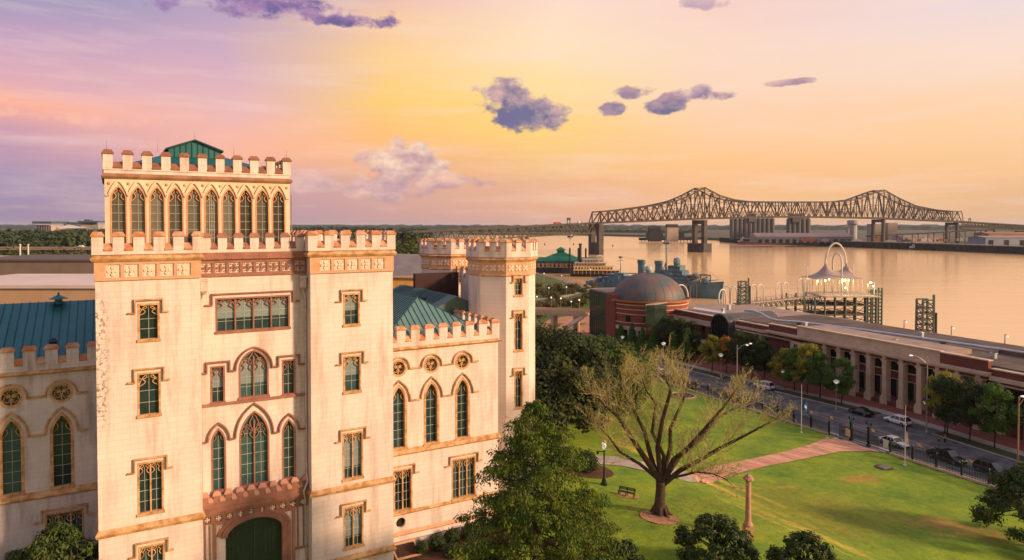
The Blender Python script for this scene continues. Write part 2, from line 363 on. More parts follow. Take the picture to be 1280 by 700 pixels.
def G(px, py, z=None):
    """point of the ground (or of the level z) seen along a line of sight of the survey"""
    d = cam_ray(px, py)
    if z is not None: t = (z-CZ)/d.z; return Vector((d.x*t, d.y*t, z))
    t = 30.0
    for _ in range(4000):
        p = d*t
        if CZ+p.z < ground(p.x, p.y): break
        t += .25 if t < 300 else 2
    return Vector((d.x*t, d.y*t, ground(d.x*t, d.y*t)))
def D(px, py, dep): r = cam_ray(px, py); t = dep/r.y; return Vector((r.x*t, dep, CZ+r.z*t))
# ================================================================== the setting
def axis(parts):
    out = [parts[0][0]]
    for a, b, st in parts:
        k = max(1, round((b-a)/st)); out += [a+(b-a)*(i+1)/k for i in range(k)]
    return out
XS = axis([(-20000,-3000,2500),(-3000,-400,200),(-400,-60,20),(-60,-20,3),(-20,100,1.25),(100,150,2.5),(150,400,12),(400,2000,200)])
YS = axis([(-400,-20,40),(-20,30,6),(30,180,1.25),(180,260,3),(260,680,7),(680,1500,80),(1500,6000,500),(6000,22000,4000)])
GRASS = pm('mown_lawn', (.215,.29,.016), (.085,.18,.012), .16, .95, .8, 5, lo=.34, hi=.66, detail=14)
def lawnmat():
    m = GRASS; t = m.node_tree; n = t.nodes; l = t.links; b = n['Principled BSDF']
    src = b.inputs['Base Color'].links[0].from_socket
    co = n.new('ShaderNodeTexCoord')
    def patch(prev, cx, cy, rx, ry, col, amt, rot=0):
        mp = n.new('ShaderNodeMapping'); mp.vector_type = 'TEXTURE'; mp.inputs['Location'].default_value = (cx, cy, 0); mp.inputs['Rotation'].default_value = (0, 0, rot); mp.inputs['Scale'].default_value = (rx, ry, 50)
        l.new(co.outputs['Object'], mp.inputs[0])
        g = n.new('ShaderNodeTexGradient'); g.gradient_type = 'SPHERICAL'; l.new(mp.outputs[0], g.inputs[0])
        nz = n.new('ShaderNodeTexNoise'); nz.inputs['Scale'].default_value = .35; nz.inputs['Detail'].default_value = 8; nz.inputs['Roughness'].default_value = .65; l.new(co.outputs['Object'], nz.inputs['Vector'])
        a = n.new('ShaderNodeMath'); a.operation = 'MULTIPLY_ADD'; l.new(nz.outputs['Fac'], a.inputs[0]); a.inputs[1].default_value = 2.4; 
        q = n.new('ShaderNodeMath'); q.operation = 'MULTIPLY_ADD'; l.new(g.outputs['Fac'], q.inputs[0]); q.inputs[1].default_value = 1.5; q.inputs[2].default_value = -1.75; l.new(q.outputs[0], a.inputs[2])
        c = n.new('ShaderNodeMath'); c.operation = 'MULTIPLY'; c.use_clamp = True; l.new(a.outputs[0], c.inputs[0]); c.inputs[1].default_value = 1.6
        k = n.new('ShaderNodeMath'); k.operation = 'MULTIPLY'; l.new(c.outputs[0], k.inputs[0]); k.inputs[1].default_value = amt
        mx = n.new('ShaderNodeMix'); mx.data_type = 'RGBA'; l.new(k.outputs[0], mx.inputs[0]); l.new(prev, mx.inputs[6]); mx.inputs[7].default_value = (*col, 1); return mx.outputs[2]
    SD = math.atan2(-31.8, 20.6)  # strips along this direction paint low-sun light streaks into the lawn colour
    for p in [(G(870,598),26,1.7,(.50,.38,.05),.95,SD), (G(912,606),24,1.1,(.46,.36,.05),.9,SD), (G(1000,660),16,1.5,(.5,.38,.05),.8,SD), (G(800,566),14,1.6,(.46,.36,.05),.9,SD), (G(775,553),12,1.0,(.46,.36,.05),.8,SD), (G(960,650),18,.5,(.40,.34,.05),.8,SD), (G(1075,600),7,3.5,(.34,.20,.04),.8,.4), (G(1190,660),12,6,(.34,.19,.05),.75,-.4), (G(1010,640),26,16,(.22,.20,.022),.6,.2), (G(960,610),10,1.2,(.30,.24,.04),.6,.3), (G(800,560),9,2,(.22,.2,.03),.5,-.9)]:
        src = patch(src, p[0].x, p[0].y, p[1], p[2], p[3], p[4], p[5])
    for sc, lo_, hi_ in ((1.1, .80, 1.18), (5.0, .82, 1.16)):
        nz = n.new('ShaderNodeTexNoise'); nz.inputs['Scale'].default_value = sc; nz.inputs['Detail'].default_value = 6; nz.inputs['Roughness'].default_value = .7; l.new(co.outputs['Object'], nz.inputs['Vector'])
        mr = n.new('ShaderNodeMapRange'); mr.inputs[1].default_value = .35; mr.inputs[2].default_value = .65; mr.inputs[3].default_value = lo_; mr.inputs[4].default_value = hi_; l.new(nz.outputs['Fac'], mr.inputs[0])
        hs = n.new('ShaderNodeHueSaturation'); l.new(src, hs.inputs['Color']); l.new(mr.outputs[0], hs.inputs['Value']); src = hs.outputs[0]
    l.new(src, b.inputs['Base Color'])
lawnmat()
CITY = pm('city_ground', (.10,.10,.075), (.045,.07,.03), .02, .95, lo=.4, hi=.6)
BATT = pm('riverside_grass', (.10,.13,.025), (.055,.085,.02), .05, .95, .2, 1)
MUD = pm('river_bank_mud', (.26,.20,.14), (.18,.13,.09), .1, .95)
EARTH = pm('bare_earth_bed', (.10,.045,.025), (.06,.03,.018), 1.5, .95, .3)
g = MB()
vs = [(x, y, ground(x, y)) for y in YS for x in XS]; nx = len(XS)
g.v = vs
for j in range(len(YS)-1):
    for i in range(nx-1):
        cx = (XS[i]+XS[i+1])/2; cy = (YS[j]+YS[j+1])/2; s_, n_ = MI(cx, cy)
        g.f.append((j*nx+i, j*nx+i+1, (j+1)*nx+i+1, (j+1)*nx+i))
        dsh = shore_x(cy)-cx
        k = 0 if (n_ < fence_n(s_)-.1 and -40 < cx and cy < 200 and s_ < 110) else 1
        if k == 1 and cy > 205 and -40 < cx and cy < 640: k = 2
        if k != 0 and dsh < (16 if cy < 540 else 24): k = 3
        g.m.append(k)
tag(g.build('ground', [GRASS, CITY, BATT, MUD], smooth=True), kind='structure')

# the river and its far side
WATZ = -16
def watermat():
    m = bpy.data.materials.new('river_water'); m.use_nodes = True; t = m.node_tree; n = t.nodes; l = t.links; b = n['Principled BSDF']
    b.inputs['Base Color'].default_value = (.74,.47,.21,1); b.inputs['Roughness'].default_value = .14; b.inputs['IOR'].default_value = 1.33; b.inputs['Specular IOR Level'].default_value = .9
    co = n.new('ShaderNodeTexCoord'); 
    hs = None
    for sc, st, amt in ((.35, (1,1,1), .35), (.03, (1,2.2,1), 1.0), (.006, (1,3,1), 2.2)):
        mp = n.new('ShaderNodeMapping'); mp.inputs['Scale'].default_value = st; mp.inputs['Rotation'].default_value = (0,0,.35); l.new(co.outputs['Object'], mp.inputs[0])
        z = n.new('ShaderNodeTexNoise'); z.inputs['Scale'].default_value = sc; z.inputs['Detail'].default_value = 5; l.new(mp.outputs[0], z.inputs['Vector'])
        k = n.new('ShaderNodeMath'); k.operation = 'MULTIPLY_ADD'; l.new(z.outputs['Fac'], k.inputs[0]); k.inputs[1].default_value = amt
        if hs: l.new(hs, k.inputs[2])
        else: k.inputs[2].default_value = 0
        hs = k.outputs[0]
    bp = n.new('ShaderNodeBump'); bp.inputs['Strength'].default_value = .35; bp.inputs['Distance'].default_value = .5; l.new(hs, bp.inputs['Height']); l.new(bp.outputs[0], b.inputs['Normal'])
    return m
WATER = watermat()
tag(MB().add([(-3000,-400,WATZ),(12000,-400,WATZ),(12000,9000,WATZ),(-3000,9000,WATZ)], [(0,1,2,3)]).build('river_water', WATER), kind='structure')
FARLAND = pm('far_bank_land', (.10,.09,.06), (.05,.07,.035), .004, .95)
bank = [G(x, y, WATZ) for x, y in [(-60,293.5),(500,293.5),(660,293.8),(740,294.4),(800,296),(862,298.5),(915,301.5),(940,304),(1000,306),(1099,310),(1190,313.5),(1280,317.5),(1420,322)]]
fb = MB(); pts = [(p.x, p.y) for p in bank]+[(20000, 2000), (20000, 26000), (-12000, 26000), (-12000, 3200)]
pts = pts[0:]
fb.poly(pts, lambda u, z, d: (u, z, d), -9.0, -22); tag(fixn(fb.build('far_bank_land', FARLAND)), kind='structure')

# street, sidewalks
ASPH = pm('worn_asphalt', (.14,.13,.13), (.075,.072,.076), .45, .9, .2, 30, detail=12, lo=.42, hi=.58)
CONC = pm('pale_concrete', (.38,.33,.28), (.28,.24,.20), .6, .9, .2)
KERB = pm('kerb_concrete', (.42,.37,.31), None, 1, .9)
PAVER = pm('red_brick_paving', (.26,.085,.06), (.18,.06,.045), 1.2, .9, .2)
YELL = pm('yellow_road_paint', (.62,.33,.04), (.45,.25,.05), 2, .8)
WHITEP = pm('white_road_paint', (.6,.58,.52), None, 2, .8)
SG = [-60+3*i for i in range(0, 64)]
def strip(name, f0, f1, z, mat, s0=-60, s1=125, step=2.0, thick=0, kind='structure'):
    b = MB(); k = int((s1-s0)/step); ss = [s0+(s1-s0)*i/k for i in range(k+1)]
    A = [MW(s, f0(s)) for s in ss]; Bq = [MW(s, f1(s)) for s in ss]
    for p in A: b.v.append((p.x, p.y, z))
    for p in Bq: b.v.append((p.x, p.y, z))
    for i in range(k): b.f.append((i, k+1+i, k+2+i, i+1))
    if thick:
        o = len(b.v)
        for p in A: b.v.append((p.x, p.y, z-thick))
        for p in Bq: b.v.append((p.x, p.y, z-thick))
        for i in range(k): b.f += [(i, i+1, o+i+1, o+i), (k+1+i, o+k+1+i, o+k+2+i, k+2+i)]
        b.f += [(0, o, o+k+1, k+1), (k, 2*k+1, o+2*k+1, o+k)]
    b.m = [0]*len(b.f)
    return tag(fixn(b.build(name, mat)), kind=kind)
RZ = -5.5
BAYS = [(-23,-7),(-7+0,-7),(12,22.5),(38,46)]
strip('road', lambda s: fence_n(s)+1.2, lambda s: kerb_n(s)+.3, RZ, ASPH)
strip('near_kerb', lambda s: fence_n(s)+.55, lambda s: fence_n(s)+1.2, RZ+.12, KERB, thick=.3)
ISL = [(-60,-9.5),(3.0,24.5),(39,75)]          # planted verges between the parking bays
VW = 3.0
for a, b_ in ISL:
    strip('verge_kerb', lambda s: kerb_n(s), lambda s: kerb_n(s)+.25, RZ+.13, KERB, a, b_, thick=.3)
    strip('verge_grass', lambda s: kerb_n(s)+.25, lambda s: kerb_n(s)+VW, RZ+.14, pm('dark_verge', (.055,.075,.02), (.07,.055,.025), .5, .95, .3), a+.1, b_-.1, thick=.3)  # verge grass darker and browner than the lawn
for a, b_ in [(-9.5,3.0),(24.5,39)]:
    strip('parking_bay', lambda s: kerb_n(s)+.29, lambda s: kerb_n(s)+VW, RZ+.004, ASPH, a, b_)
strip('sidewalk', lambda s: kerb_n(s)+VW, lambda s: kerb_n(s)+VW+2.2, RZ+.15, CONC, thick=.3)
strip('brick_paving', lambda s: kerb_n(s)+VW+2.2, lambda s: max(kerb_n(s)+VW+3, 1.0), RZ+.16, PAVER, thick=.3)
mid = lambda s: (fence_n(s)+1.2)*.46+kerb_n(s)*.54-.6
for k_, w_ in ((-.75,.12),(.75,.12)):
    strip('median_line', lambda s, k_=k_: mid(s)+k_, lambda s, k_=k_, w_=w_: mid(s)+k_+w_, RZ+.006, YELL)
mk = MB()
s = -58
while s < 110:
    a = MW(s, mid(s)-.6); b = MW(s+1.5, mid(s)+.7); c = MW(s+2.1, mid(s)+.7); d = MW(s+.6, mid(s)-.6)
    mk.add([(p.x, p.y, RZ+.009) for p in (a, b, c, d)], [(0,1,2,3)]); s += 4.4
tag(fixn(mk.build('median_hatching', YELL)), kind='structure')

# brick walk across the lawn
WALK = brickmat('salmon_brick_walk', (.62,.34,.22), (.46,.22,.14), (.40,.25,.16), .8, .4, .03, (.25,.12,.08), .5, streak=False)
def ribbon(name, L_, R_, mat, lift, kind='structure', sub=1.0, th=0.0):
    """surface between two polylines draped on the terrain"""
    b = MB(); k = 0
    def resample(P, n):
        d = [0]
        for a, c in zip(P, P[1:]): d.append(d[-1]+(c-a).length)
        out = []
        for i in range(n+1):
            t = d[-1]*i/n; j = 0
            while j < len(P)-2 and d[j+1] < t: j += 1
            f = (t-d[j])/max(1e-6, d[j+1]-d[j]); out.append(P[j]+(P[j+1]-P[j])*f)
        return out
    n = int(max(sum((c-a).length for a, c in zip(L_, L_[1:])), 4)/sub); A = resample(L_, n); Bq = resample(R_, n); m = 6
    for i in range(n+1):
        for j in range(m+1):
            p = A[i].lerp(Bq[i], j/m); b.v.append((p.x, p.y, ground(p.x, p.y)+lift))
    for i in range(n):
        for j in range(m): b.f.append((i*(m+1)+j, i*(m+1)+j+1, (i+1)*(m+1)+j+1, (i+1)*(m+1)+j))
    b.m = [0]*len(b.f)
    return tag(fixn(b.build(name, mat)), kind=kind)
def pl(*pp): return [G(x, y).xy for x, y in pp]
ribbon('brick_path', pl((876,604),(940,585),(1000,567),(1034,556),(1038,549),(1032,544)), pl((880,586),(925,577),(975,566),(1010,557),(1034,547),(1030,543))[::1], WALK, .05)
bp = MB()
ribbon('brick_path', pl((872,604),(905,596),(960,583),(1010,573),(1050,565),(1085,565),(1100,566)), pl((862,592),(890,587),(935,577),(985,566),(1025,557),(1036,551),(1047,546)), WALK, .09)
ribbon('garden_path', pl((690,580),(740,580),(780,583),(840,598),(872,604)), pl((690,568),(740,570),(790,573),(835,584),(862,592)), CONC, .07)
def disc(name, px, py, r, mat, lift=.05, z=None, ry=None, ring=None, h=.0):
    p = G(px, py) if z is None else G(px, py, z); b = MB(); n = 28; ry = ry or r
    b.v.append((p.x, p.y, ground(p.x, p.y)+lift+.04))
    for q in (1,2):
        for k in range(n):
            t = 2*PI*k/n; x = p.x+r*q/2*math.cos(t); y = p.y+ry*q/2*math.sin(t); b.v.append((x, y, ground(x, y)+lift))
    b.f = [(0, 1+k, 1+(k+1)%n) for k in range(n)]+[(1+k, 1+n+k, 1+n+(k+1)%n, 1+(k+1)%n) for k in range(n)]; b.m = [0]*len(b.f)
    return tag(fixn(b.build(name, mat)), kind='structure'), p
MULCH = pm('pale_mulch', (.46,.25,.15), (.30,.15,.09), 2, .95, .4)
disc('mulch_bed', 824, 647, 2.0, MULCH); disc('mulch_bed', 750, 524, 2.6, MULCH); disc('mulch_bed', 1105, 585, 1.3, EARTH)
disc('mulch_bed', 785, 621, 1.3, MULCH, ry=.7); disc('mulch_bed', 735, 588, 3.2, EARTH)
disc('mulch_bed', 853, 495, 2.6, EARTH)
rg = MB(); p = G(853,495); rg.tube([(p.x+2.65*math.cos(t), p.y+2.65*math.sin(t), ground(p.x+2.65*math.cos(t), p.y+2.65*math.sin(t))+.12) for t in [2*PI*k/30 for k in range(31)]], .12, 6, False)
tag(rg.build('planter_edging', KERB), 'round pale stone edging of the bare planting bed beside the fence', 'edging')
p = G(1105,585); hc = MB(); hc.box(-.8,-.6,0,.8,.6,.12); tag(hc.build('drain_cover', pm('grey_iron', (.15,.15,.14), None, 3, .6), loc=(p.x,p.y,p.z+.05), rot=(0,0,.5)), 'small grey drain cover in a ring of bare earth on the lawn', 'drain cover')
# paths on the riverside green
ribbon('riverside_path', [Vector((60,470)),Vector((30,520)),Vector((-30,560))], [Vector((54,467)),Vector((25,515)),Vector((-33,554))], CONC, .15, sub=6)
ribbon('riverside_path', [Vector((-10,330)),Vector((20,345)),Vector((45,400)),Vector((40,450))], [Vector((-10,326)),Vector((24,342)),Vector((49,400)),Vector((45,452))], CONC, .12, sub=5)
ribbon('riverside_plaza', [Vector((8,236)),Vector((14,262)),Vector((30,280))], [Vector((30,222)),Vector((40,250)),Vector((48,268))], pm('terracotta_plaza', (.45,.22,.11), (.34,.17,.1), .2, .9), .12, sub=4)
# ================================================================== the castle
KO = Vector((-30.0, 50.0, 0)); KA = R(30)
castle = thing('castle', 'cream stone castle with crenellated square towers, teal roofs and rose brown window trim', 'castle', KO, KA)
def TF(v):  return lambda u, z, d: (u, v+d, z)           # front-facing wall at depth v
def prof(kind, w, h, n=10, rise=None):
    a = w/2
    if kind == 'rect': return [(-a,0),(a,0),(a,h),(-a,h)]
    if kind == 'circle': return [(a*math.cos(2*PI*k/28), a+a*math.sin(2*PI*k/28)) for k in range(28)]
    r = rise if rise else (a*1.9 if kind == 'lancet' else a*.75)
    if r >= a:
        Rr = (a*a+r*r)/(2*a); t1 = math.asin(min(1, r/Rr)); arc = [(a-Rr+Rr*math.cos(t1*k/n), h-r+Rr*math.sin(t1*k/n)) for k in range(n+1)]
    else:
        arc = []
        for k in range(n+1):
            x = a*math.cos(PI/2*k/n); q = abs(x)/a; arc.append((x, h-r+r*(.82*(max(0, 1-q**2.6))**.5+.18*(1-q))))
    return [(-a,0),(a,0)]+arc+[(-x, z) for x, z in arc[-2::-1]]
def shift(P, u, z): return [(x+u, y+z) for x, y in P]
def loc_T(T, cu, cz):
    o = Vector(T(cu, cz, 0)); return o, (lambda u, z, d: tuple(Vector(T(cu+u, cz+z, d))-o))
def cusp(mb, T, cu, zt, w, h, d, t=.055):
    """cusped head of one light: a pointed arch with inward foils"""
    a = w/2; P = [(x+cu, z+zt-h) for x, z in prof('lancet', w, h, 6, min(h, a*1.5))[1:]]
    P = [q for q in P if q[1] > zt-h+.01]
    mb.sweep([(cu+a, zt-h)]+P+[(cu-a, zt-h)] if P else [(cu+a, zt-h), (cu-a, zt-h)], T, t, d, d+.08)
    for sg in (-1, 1):
        arc = [(cu+sg*(a-.02-.30*w*math.sin(PI*k/6)), zt-h*.95+h*.62*k/6) for k in range(7)]
        mb.sweep(arc, T, t*.9, d, d+.07)
        arc = [(cu+sg*(a*.62-.22*w*math.sin(PI*k/5)), zt-h*.42+h*.36*k/5) for k in range(6)]
        mb.sweep(arc, T, t*.8, d, d+.07)
def window(parent, T, cu, z0, w, h, kind='rect', lights=1, fr=.14, rec=.32, frame=STONE, glass=GLASSD, hood=None, hoodm=None, sill=True, muntz=4, blind=0, rise=None, name='window', hoodw=.13):
    o, t = loc_T(T, cu, z0)
    a = w/2; R_ = rise
    f = MB(); P = prof(kind, w, h, rise=rise)
    inn = prof(kind, w-fr, h-fr*.5 if kind != 'circle' else w-fr, rise=(rise*(w-fr)/w if rise else None))
    inn = shift(inn, 0, fr*.5 if kind == 'circle' else 0)
    f.sweep(inn, t, fr, -.02, rec, closed=True)
    if sill and kind != 'circle': f.box(*[min(a_, b_) for a_, b_ in zip(t(-a-.05, -.16, -.10), t(a+.05, .05, rec-.02))], *[max(a_, b_) for a_, b_ in zip(t(-a-.05, -.16, -.10), t(a+.05, .05, rec-.02))]) if T(0,0,1)[0] == T(0,0,0)[0] or T(0,0,1)[1] == T(0,0,0)[1] else f.poly([(-a-.05,-.16),(a+.05,-.16),(a+.05,.05),(-a-.05,.05)], t, -.10, rec-.02)
    win = fixn(f.build(name, frame, parent, o))
    g = MB(); g.poly(prof(kind, w-.1, h-.05, rise=rise), t, rec-.06, rec); pane = fixn(g.build('pane', glass, win))
    tr = MB(); lw = (w-.2)/lights
    if kind == 'circle':
        c = a; tr2 = tr
        for k in range(3):
            an = PI/2+2*PI*k/3; qx = .36*a*math.cos(an)*1.15; qz = c+.36*a*math.sin(an)*1.15
            for j in range(4):
                bn = an+PI/4*0+PI/2*j; x = qx+.17*a*math.cos(bn); z = qz+.17*a*math.sin(bn)
                tr.sweep([(x+.15*a*math.cos(bn+th), z+.15*a*math.sin(bn+th)) for th in [(-2.2+4.4*i/7) for i in range(8)]], t, .05, rec-.2, rec-.07)
        for k in range(3):
            an = -PI/2+2*PI*k/3; tr.sweep([(a*.12*math.cos(an), c+a*.12*math.sin(an)), (a*.85*math.cos(an), c+a*.85*math.sin(an))], t, .1, rec-.2, rec-.07)
        tr.sweep([(a*.84*math.cos(2*PI*k/24), c+a*.84*math.sin(2*PI*k/24)) for k in range(24)], t, .07, rec-.2, rec-.07, closed=True)
    else:
        hh = h-(R_ or 0)*.55 if kind != 'rect' else h
        for k in range(1, lights):
            x = -a+.1+lw*k; tr.sweep([(x, 0), (x, h-.1 if kind == 'rect' else hh+(R_ or a)*.2)], t, .11, rec-.24, rec-.07)
        for k in range(lights):
            x = -a+.1+lw*(k+.5); top = h-.1 if kind == 'rect' else (h-.1 if lights == 1 else h-(R_ or a)*.62+.25)
            cusp(tr, t, x, top, lw*.96, min(lw*1.15, h*.3), rec-.2)
        if kind != 'rect' and lights == 2:
            tr.sweep([(0, h-(R_ or a)*.9), (-a*.3, h-(R_ or a)*.45), (0, h-.18), (a*.3, h-(R_ or a)*.45)], t, .07, rec-.2, rec-.07, closed=True)
    tr = fixn(tr.build('tracery', frame, win))
    if kind != 'circle':
        mu = MB()
        for k in range(lights):
            x = -a+.1+lw*(k+.5); zt = h*.93 if kind == 'rect' else h-(R_ or a)*.5
            mu.sweep([(x, 0), (x, zt)], t, .03, rec-.1, rec-.05)
        for j in range(1, muntz):
            z = (h*.82)*j/muntz+.06; mu.sweep([(-a+.08, z), (a-.08, z)], t, .03, rec-.1, rec-.05)
        if mu.v: fixn(mu.build('glazing_bars', MUNT, win))
        if blind:
            bl = MB(); zb = h*(1-blind)
            for k in range(lights):
                x = -a+.1+lw*(k+.5); top = h-.3 if kind == 'rect' else h-(R_ or a)*.55
                bl.poly([(x-lw*.46, zb), (x+lw*.46, zb), (x+lw*.46, top), (x-lw*.46, top)], t, rec-.075, rec-.062)
            fixn(bl.build('blind', BLIND, win))
    if hood: 
        hm = MB(); hp = hood
        hm.sweep(hp, t, hoodw, -.14, .02); hm.sweep([(x, z) for x, z in hp], t, hoodw*.5, -.19, -.1)
        fixn(hm.build('hood_mould', hoodm or frame, win))
    return win
def rect_hood(w, h, up=.28, out=.2, drop=.95, foot=.42):
    a = w/2+out; return [(-a-foot, h+up-drop), (-a, h+up-drop), (-a, h+up), (a, h+up), (a, h+up-drop), (a+foot, h+up-drop)]
def arch_hood(w, h, rise, out=.2, foot=.4, drop=0):
    a = w/2+out; P = [(x, z) for x, z in prof('lancet' if rise >= w/2 else 'tudor', 2*a, h+out, 10, rise+out*.6)[2:]]
    P = P[::-1]; z0 = P[0][1]-drop
    return [(-a-foot, z0), (-a, z0)]+P[1:-1]+[(a, z0), (a+foot, z0)]

def battlement(name, parent, p, q, zb, zg, zt, n, thick=.45, mat=WALL, cap=RUST, capmat2=None, frac=.56, first_merlon=True):
    """parapet from p to q: solid to zg, n merlons to zt, sloped copings on both levels; outward is to the right of p->q"""
    p = Vector(p); q = Vector(q); d = (q-p); Ln = d.length; d.normalize(); out = Vector((d.y, -d.x))
    def T(a, z, b): r = p+d*a-out*b; return (r.x, r.y, z)
    def bx(mb, a0, a1, z0, z1, b0, b1):
        mb.add([T(a0,z0,b0),T(a1,z0,b0),T(a1,z0,b1),T(a0,z0,b1),T(a0,z1,b0),T(a1,z1,b0),T(a1,z1,b1),T(a0,z1,b1)], [(0,3,2,1),(4,5,6,7),(0,1,5,4),(1,2,6,5),(2,3,7,6),(3,0,4,7)])
    w = MB(); c = MB(); m = Ln/(n-1+frac) ; mw = m*frac
    bx(w, 0, Ln, zb, zg-.55, 0, thick)
    for k in range(n):
        a = k*m; bx(w, a, a+mw, zg-.55, zt-.36, .003, thick-.003)
        e = .08; z1 = zt
        c.add([T(a-e,zt-.36,-e),T(a+mw+e,zt-.36,-e),T(a+mw+e,zt-.36,thick+e),T(a-e,zt-.36,thick+e),T(a-e,zt-.26,-e),T(a+mw+e,zt-.26,-e),T(a+mw+e,zt-.26,thick+e),T(a-e,zt-.26,thick+e),T(a+e,z1,thick*.5-.04),T(a+mw-e,z1,thick*.5-.04),T(a+mw-e,z1,thick*.5+.04),T(a+e,z1,thick*.5+.04)],
              [(0,3,2,1),(0,1,5,4),(1,2,6,5),(2,3,7,6),(3,0,4,7),(4,5,9,8),(5,6,10,9),(6,7,11,10),(7,4,8,11),(8,9,10,11)])
        if k < n-1:
            a2 = a+mw+.003; a3 = a+m-.003
            c.add([T(a2,zg-.55,-.04),T(a3,zg-.55,-.04),T(a3,zg-.55,thick),T(a2,zg-.55,thick),T(a2,zg-.45,-.06),T(a3,zg-.45,-.06),T(a3,zg,thick*.7),T(a2,zg,thick*.7),T(a3,zg-.1,thick),T(a2,zg-.1,thick)],
                  [(0,3,2,1),(0,1,5,4),(4,5,6,7),(7,6,8,9),(2,3,9,8),(1,2,8,6,5),(0,4,7,9,3)])
    k = len(w.f); w.add(c.v, c.f); w.m = [0]*k+[1]*(len(w.f)-k); return fixn(w.build(name, [mat, cap], parent))
def cornice(name, parent, u0, u1, v0, v1, z0, z1, proud, mat=STONE, slope=True):
    """string course running round a rectangular plan"""
    b = MB(); P = proud
    for (a, e, za, zb, zc) in ((0, P, z0, z0+(z1-z0)*.35, z1),):
        ring = lambda x, z: [(u0-x, v0-x, z), (u1+x, v0-x, z), (u1+x, v1+x, z), (u0-x, v1+x, z)]
        b.add(ring(-.05, za)+ring(P*.6, za)+ring(P, zb)+ring(P, zb+.05)+ring(P*.15, zc)+ring(-.05, zc),
              [((r*4+k), (r*4+(k+1)%4), ((r+1)*4+(k+1)%4), ((r+1)*4+k)) for r in range(5) for k in range(4)])
    return fixn(b.build(name, mat, parent))
def quatre(mb, T, cu, cz, s, d0=-.02, d1=.1):
    a = s*.27
    for k in range(4):
        t = PI/4+PI/2*k; x = cu+s*.42*math.cos(t); z = cz+s*.42*math.sin(t)
        P = [(x+a*.72*math.cos(i*PI/5), z+a*.72*math.sin(i*PI/5)) for i in range(10)]
        mb.poly(P, T, d0, d1)
    mb.poly([(cu+a*.6*math.cos(i*PI/4), cz+a*.6*math.sin(i*PI/4)) for i in range(8)], T, d0-.02, d1)
def relief_band(parent, T, u0, u1, z0, z1, centres, s, mat_band, mat_flower, fr=.1):
    b = MB(); holes = [[(c-s/2, (z0+z1)/2-s/2), (c+s/2, (z0+z1)/2-s/2), (c+s/2, (z0+z1)/2+s/2), (c-s/2, (z0+z1)/2+s/2)] for c in centres]
    b.plate([(u0,z0),(u1,z0),(u1,z1),(u0,z1)], T, -.09, holes, .16); b.sweep([(u0+.03,z0+.04),(u1-.03,z0+.04)], T, .1, -.14, -.08)
    f = MB()
    for c in centres:
        q = (z0+z1)/2
        for k in range(4):
            t = PI/2*k; x0 = c+s*.27*math.cos(t); z0_ = q+s*.27*math.sin(t)
            f.poly([(x0+s*.15*math.cos(i*PI/5), z0_+s*.15*math.sin(i*PI/5)) for i in range(10)], T, -.06-.005*k, .04)
            t = PI/2*k+PI/4; x0 = c+s*.47*math.cos(t); z0_ = q+s*.47*math.sin(t)
            f.poly([(x0+s*.07*math.cos(i*PI/4), z0_+s*.07*math.sin(i*PI/4)) for i in range(8)], T, -.03, .04)
        f.poly([(c+s*.13*math.cos(i*PI/4), q+s*.13*math.sin(i*PI/4)) for i in range(8)], T, -.11, .04)
    k = len(b.f); b.add(f.v, f.f); k2 = len(b.f); b.poly([(u0,z0),(u1,z0),(u1,z1),(u0,z1)], T, .05, .065)
    b.m = [0]*k+[1]*(k2-k)+[2]*(len(b.f)-k2); return b.build('carved_band', [mat_band, mat_flower, pm('dark_recess_stone', (.20,.09,.05), (.13,.06,.035), 2, .9)], parent)

def block_walls(name, parent, u0, u1, v0, v1, z0, z1, front_holes=(), mat=WALL, reveal=.34):
    b = MB(); b.plate([(u0,z0),(u1,z0),(u1,z1),(u0,z1)], TF(v0), 0, front_holes, reveal)
    b.add([(u0,v0,z0),(u0,v1,z0),(u0,v1,z1),(u0,v0,z1)], [(0,1,2,3)]); b.add([(u1,v0,z0),(u1,v1,z0),(u1,v1,z1),(u1,v0,z1)], [(0,1,2,3)])
    b.add([(u0,v1,z0),(u1,v1,z0),(u1,v1,z1),(u0,v1,z1)], [(0,1,2,3)]); b.add([(u0,v0,z1-.3),(u1,v0,z1-.3),(u1,v1,z1-.3),(u0,v1,z1-.3)], [(0,1,2,3)])
    return b.build(name, mat, parent)
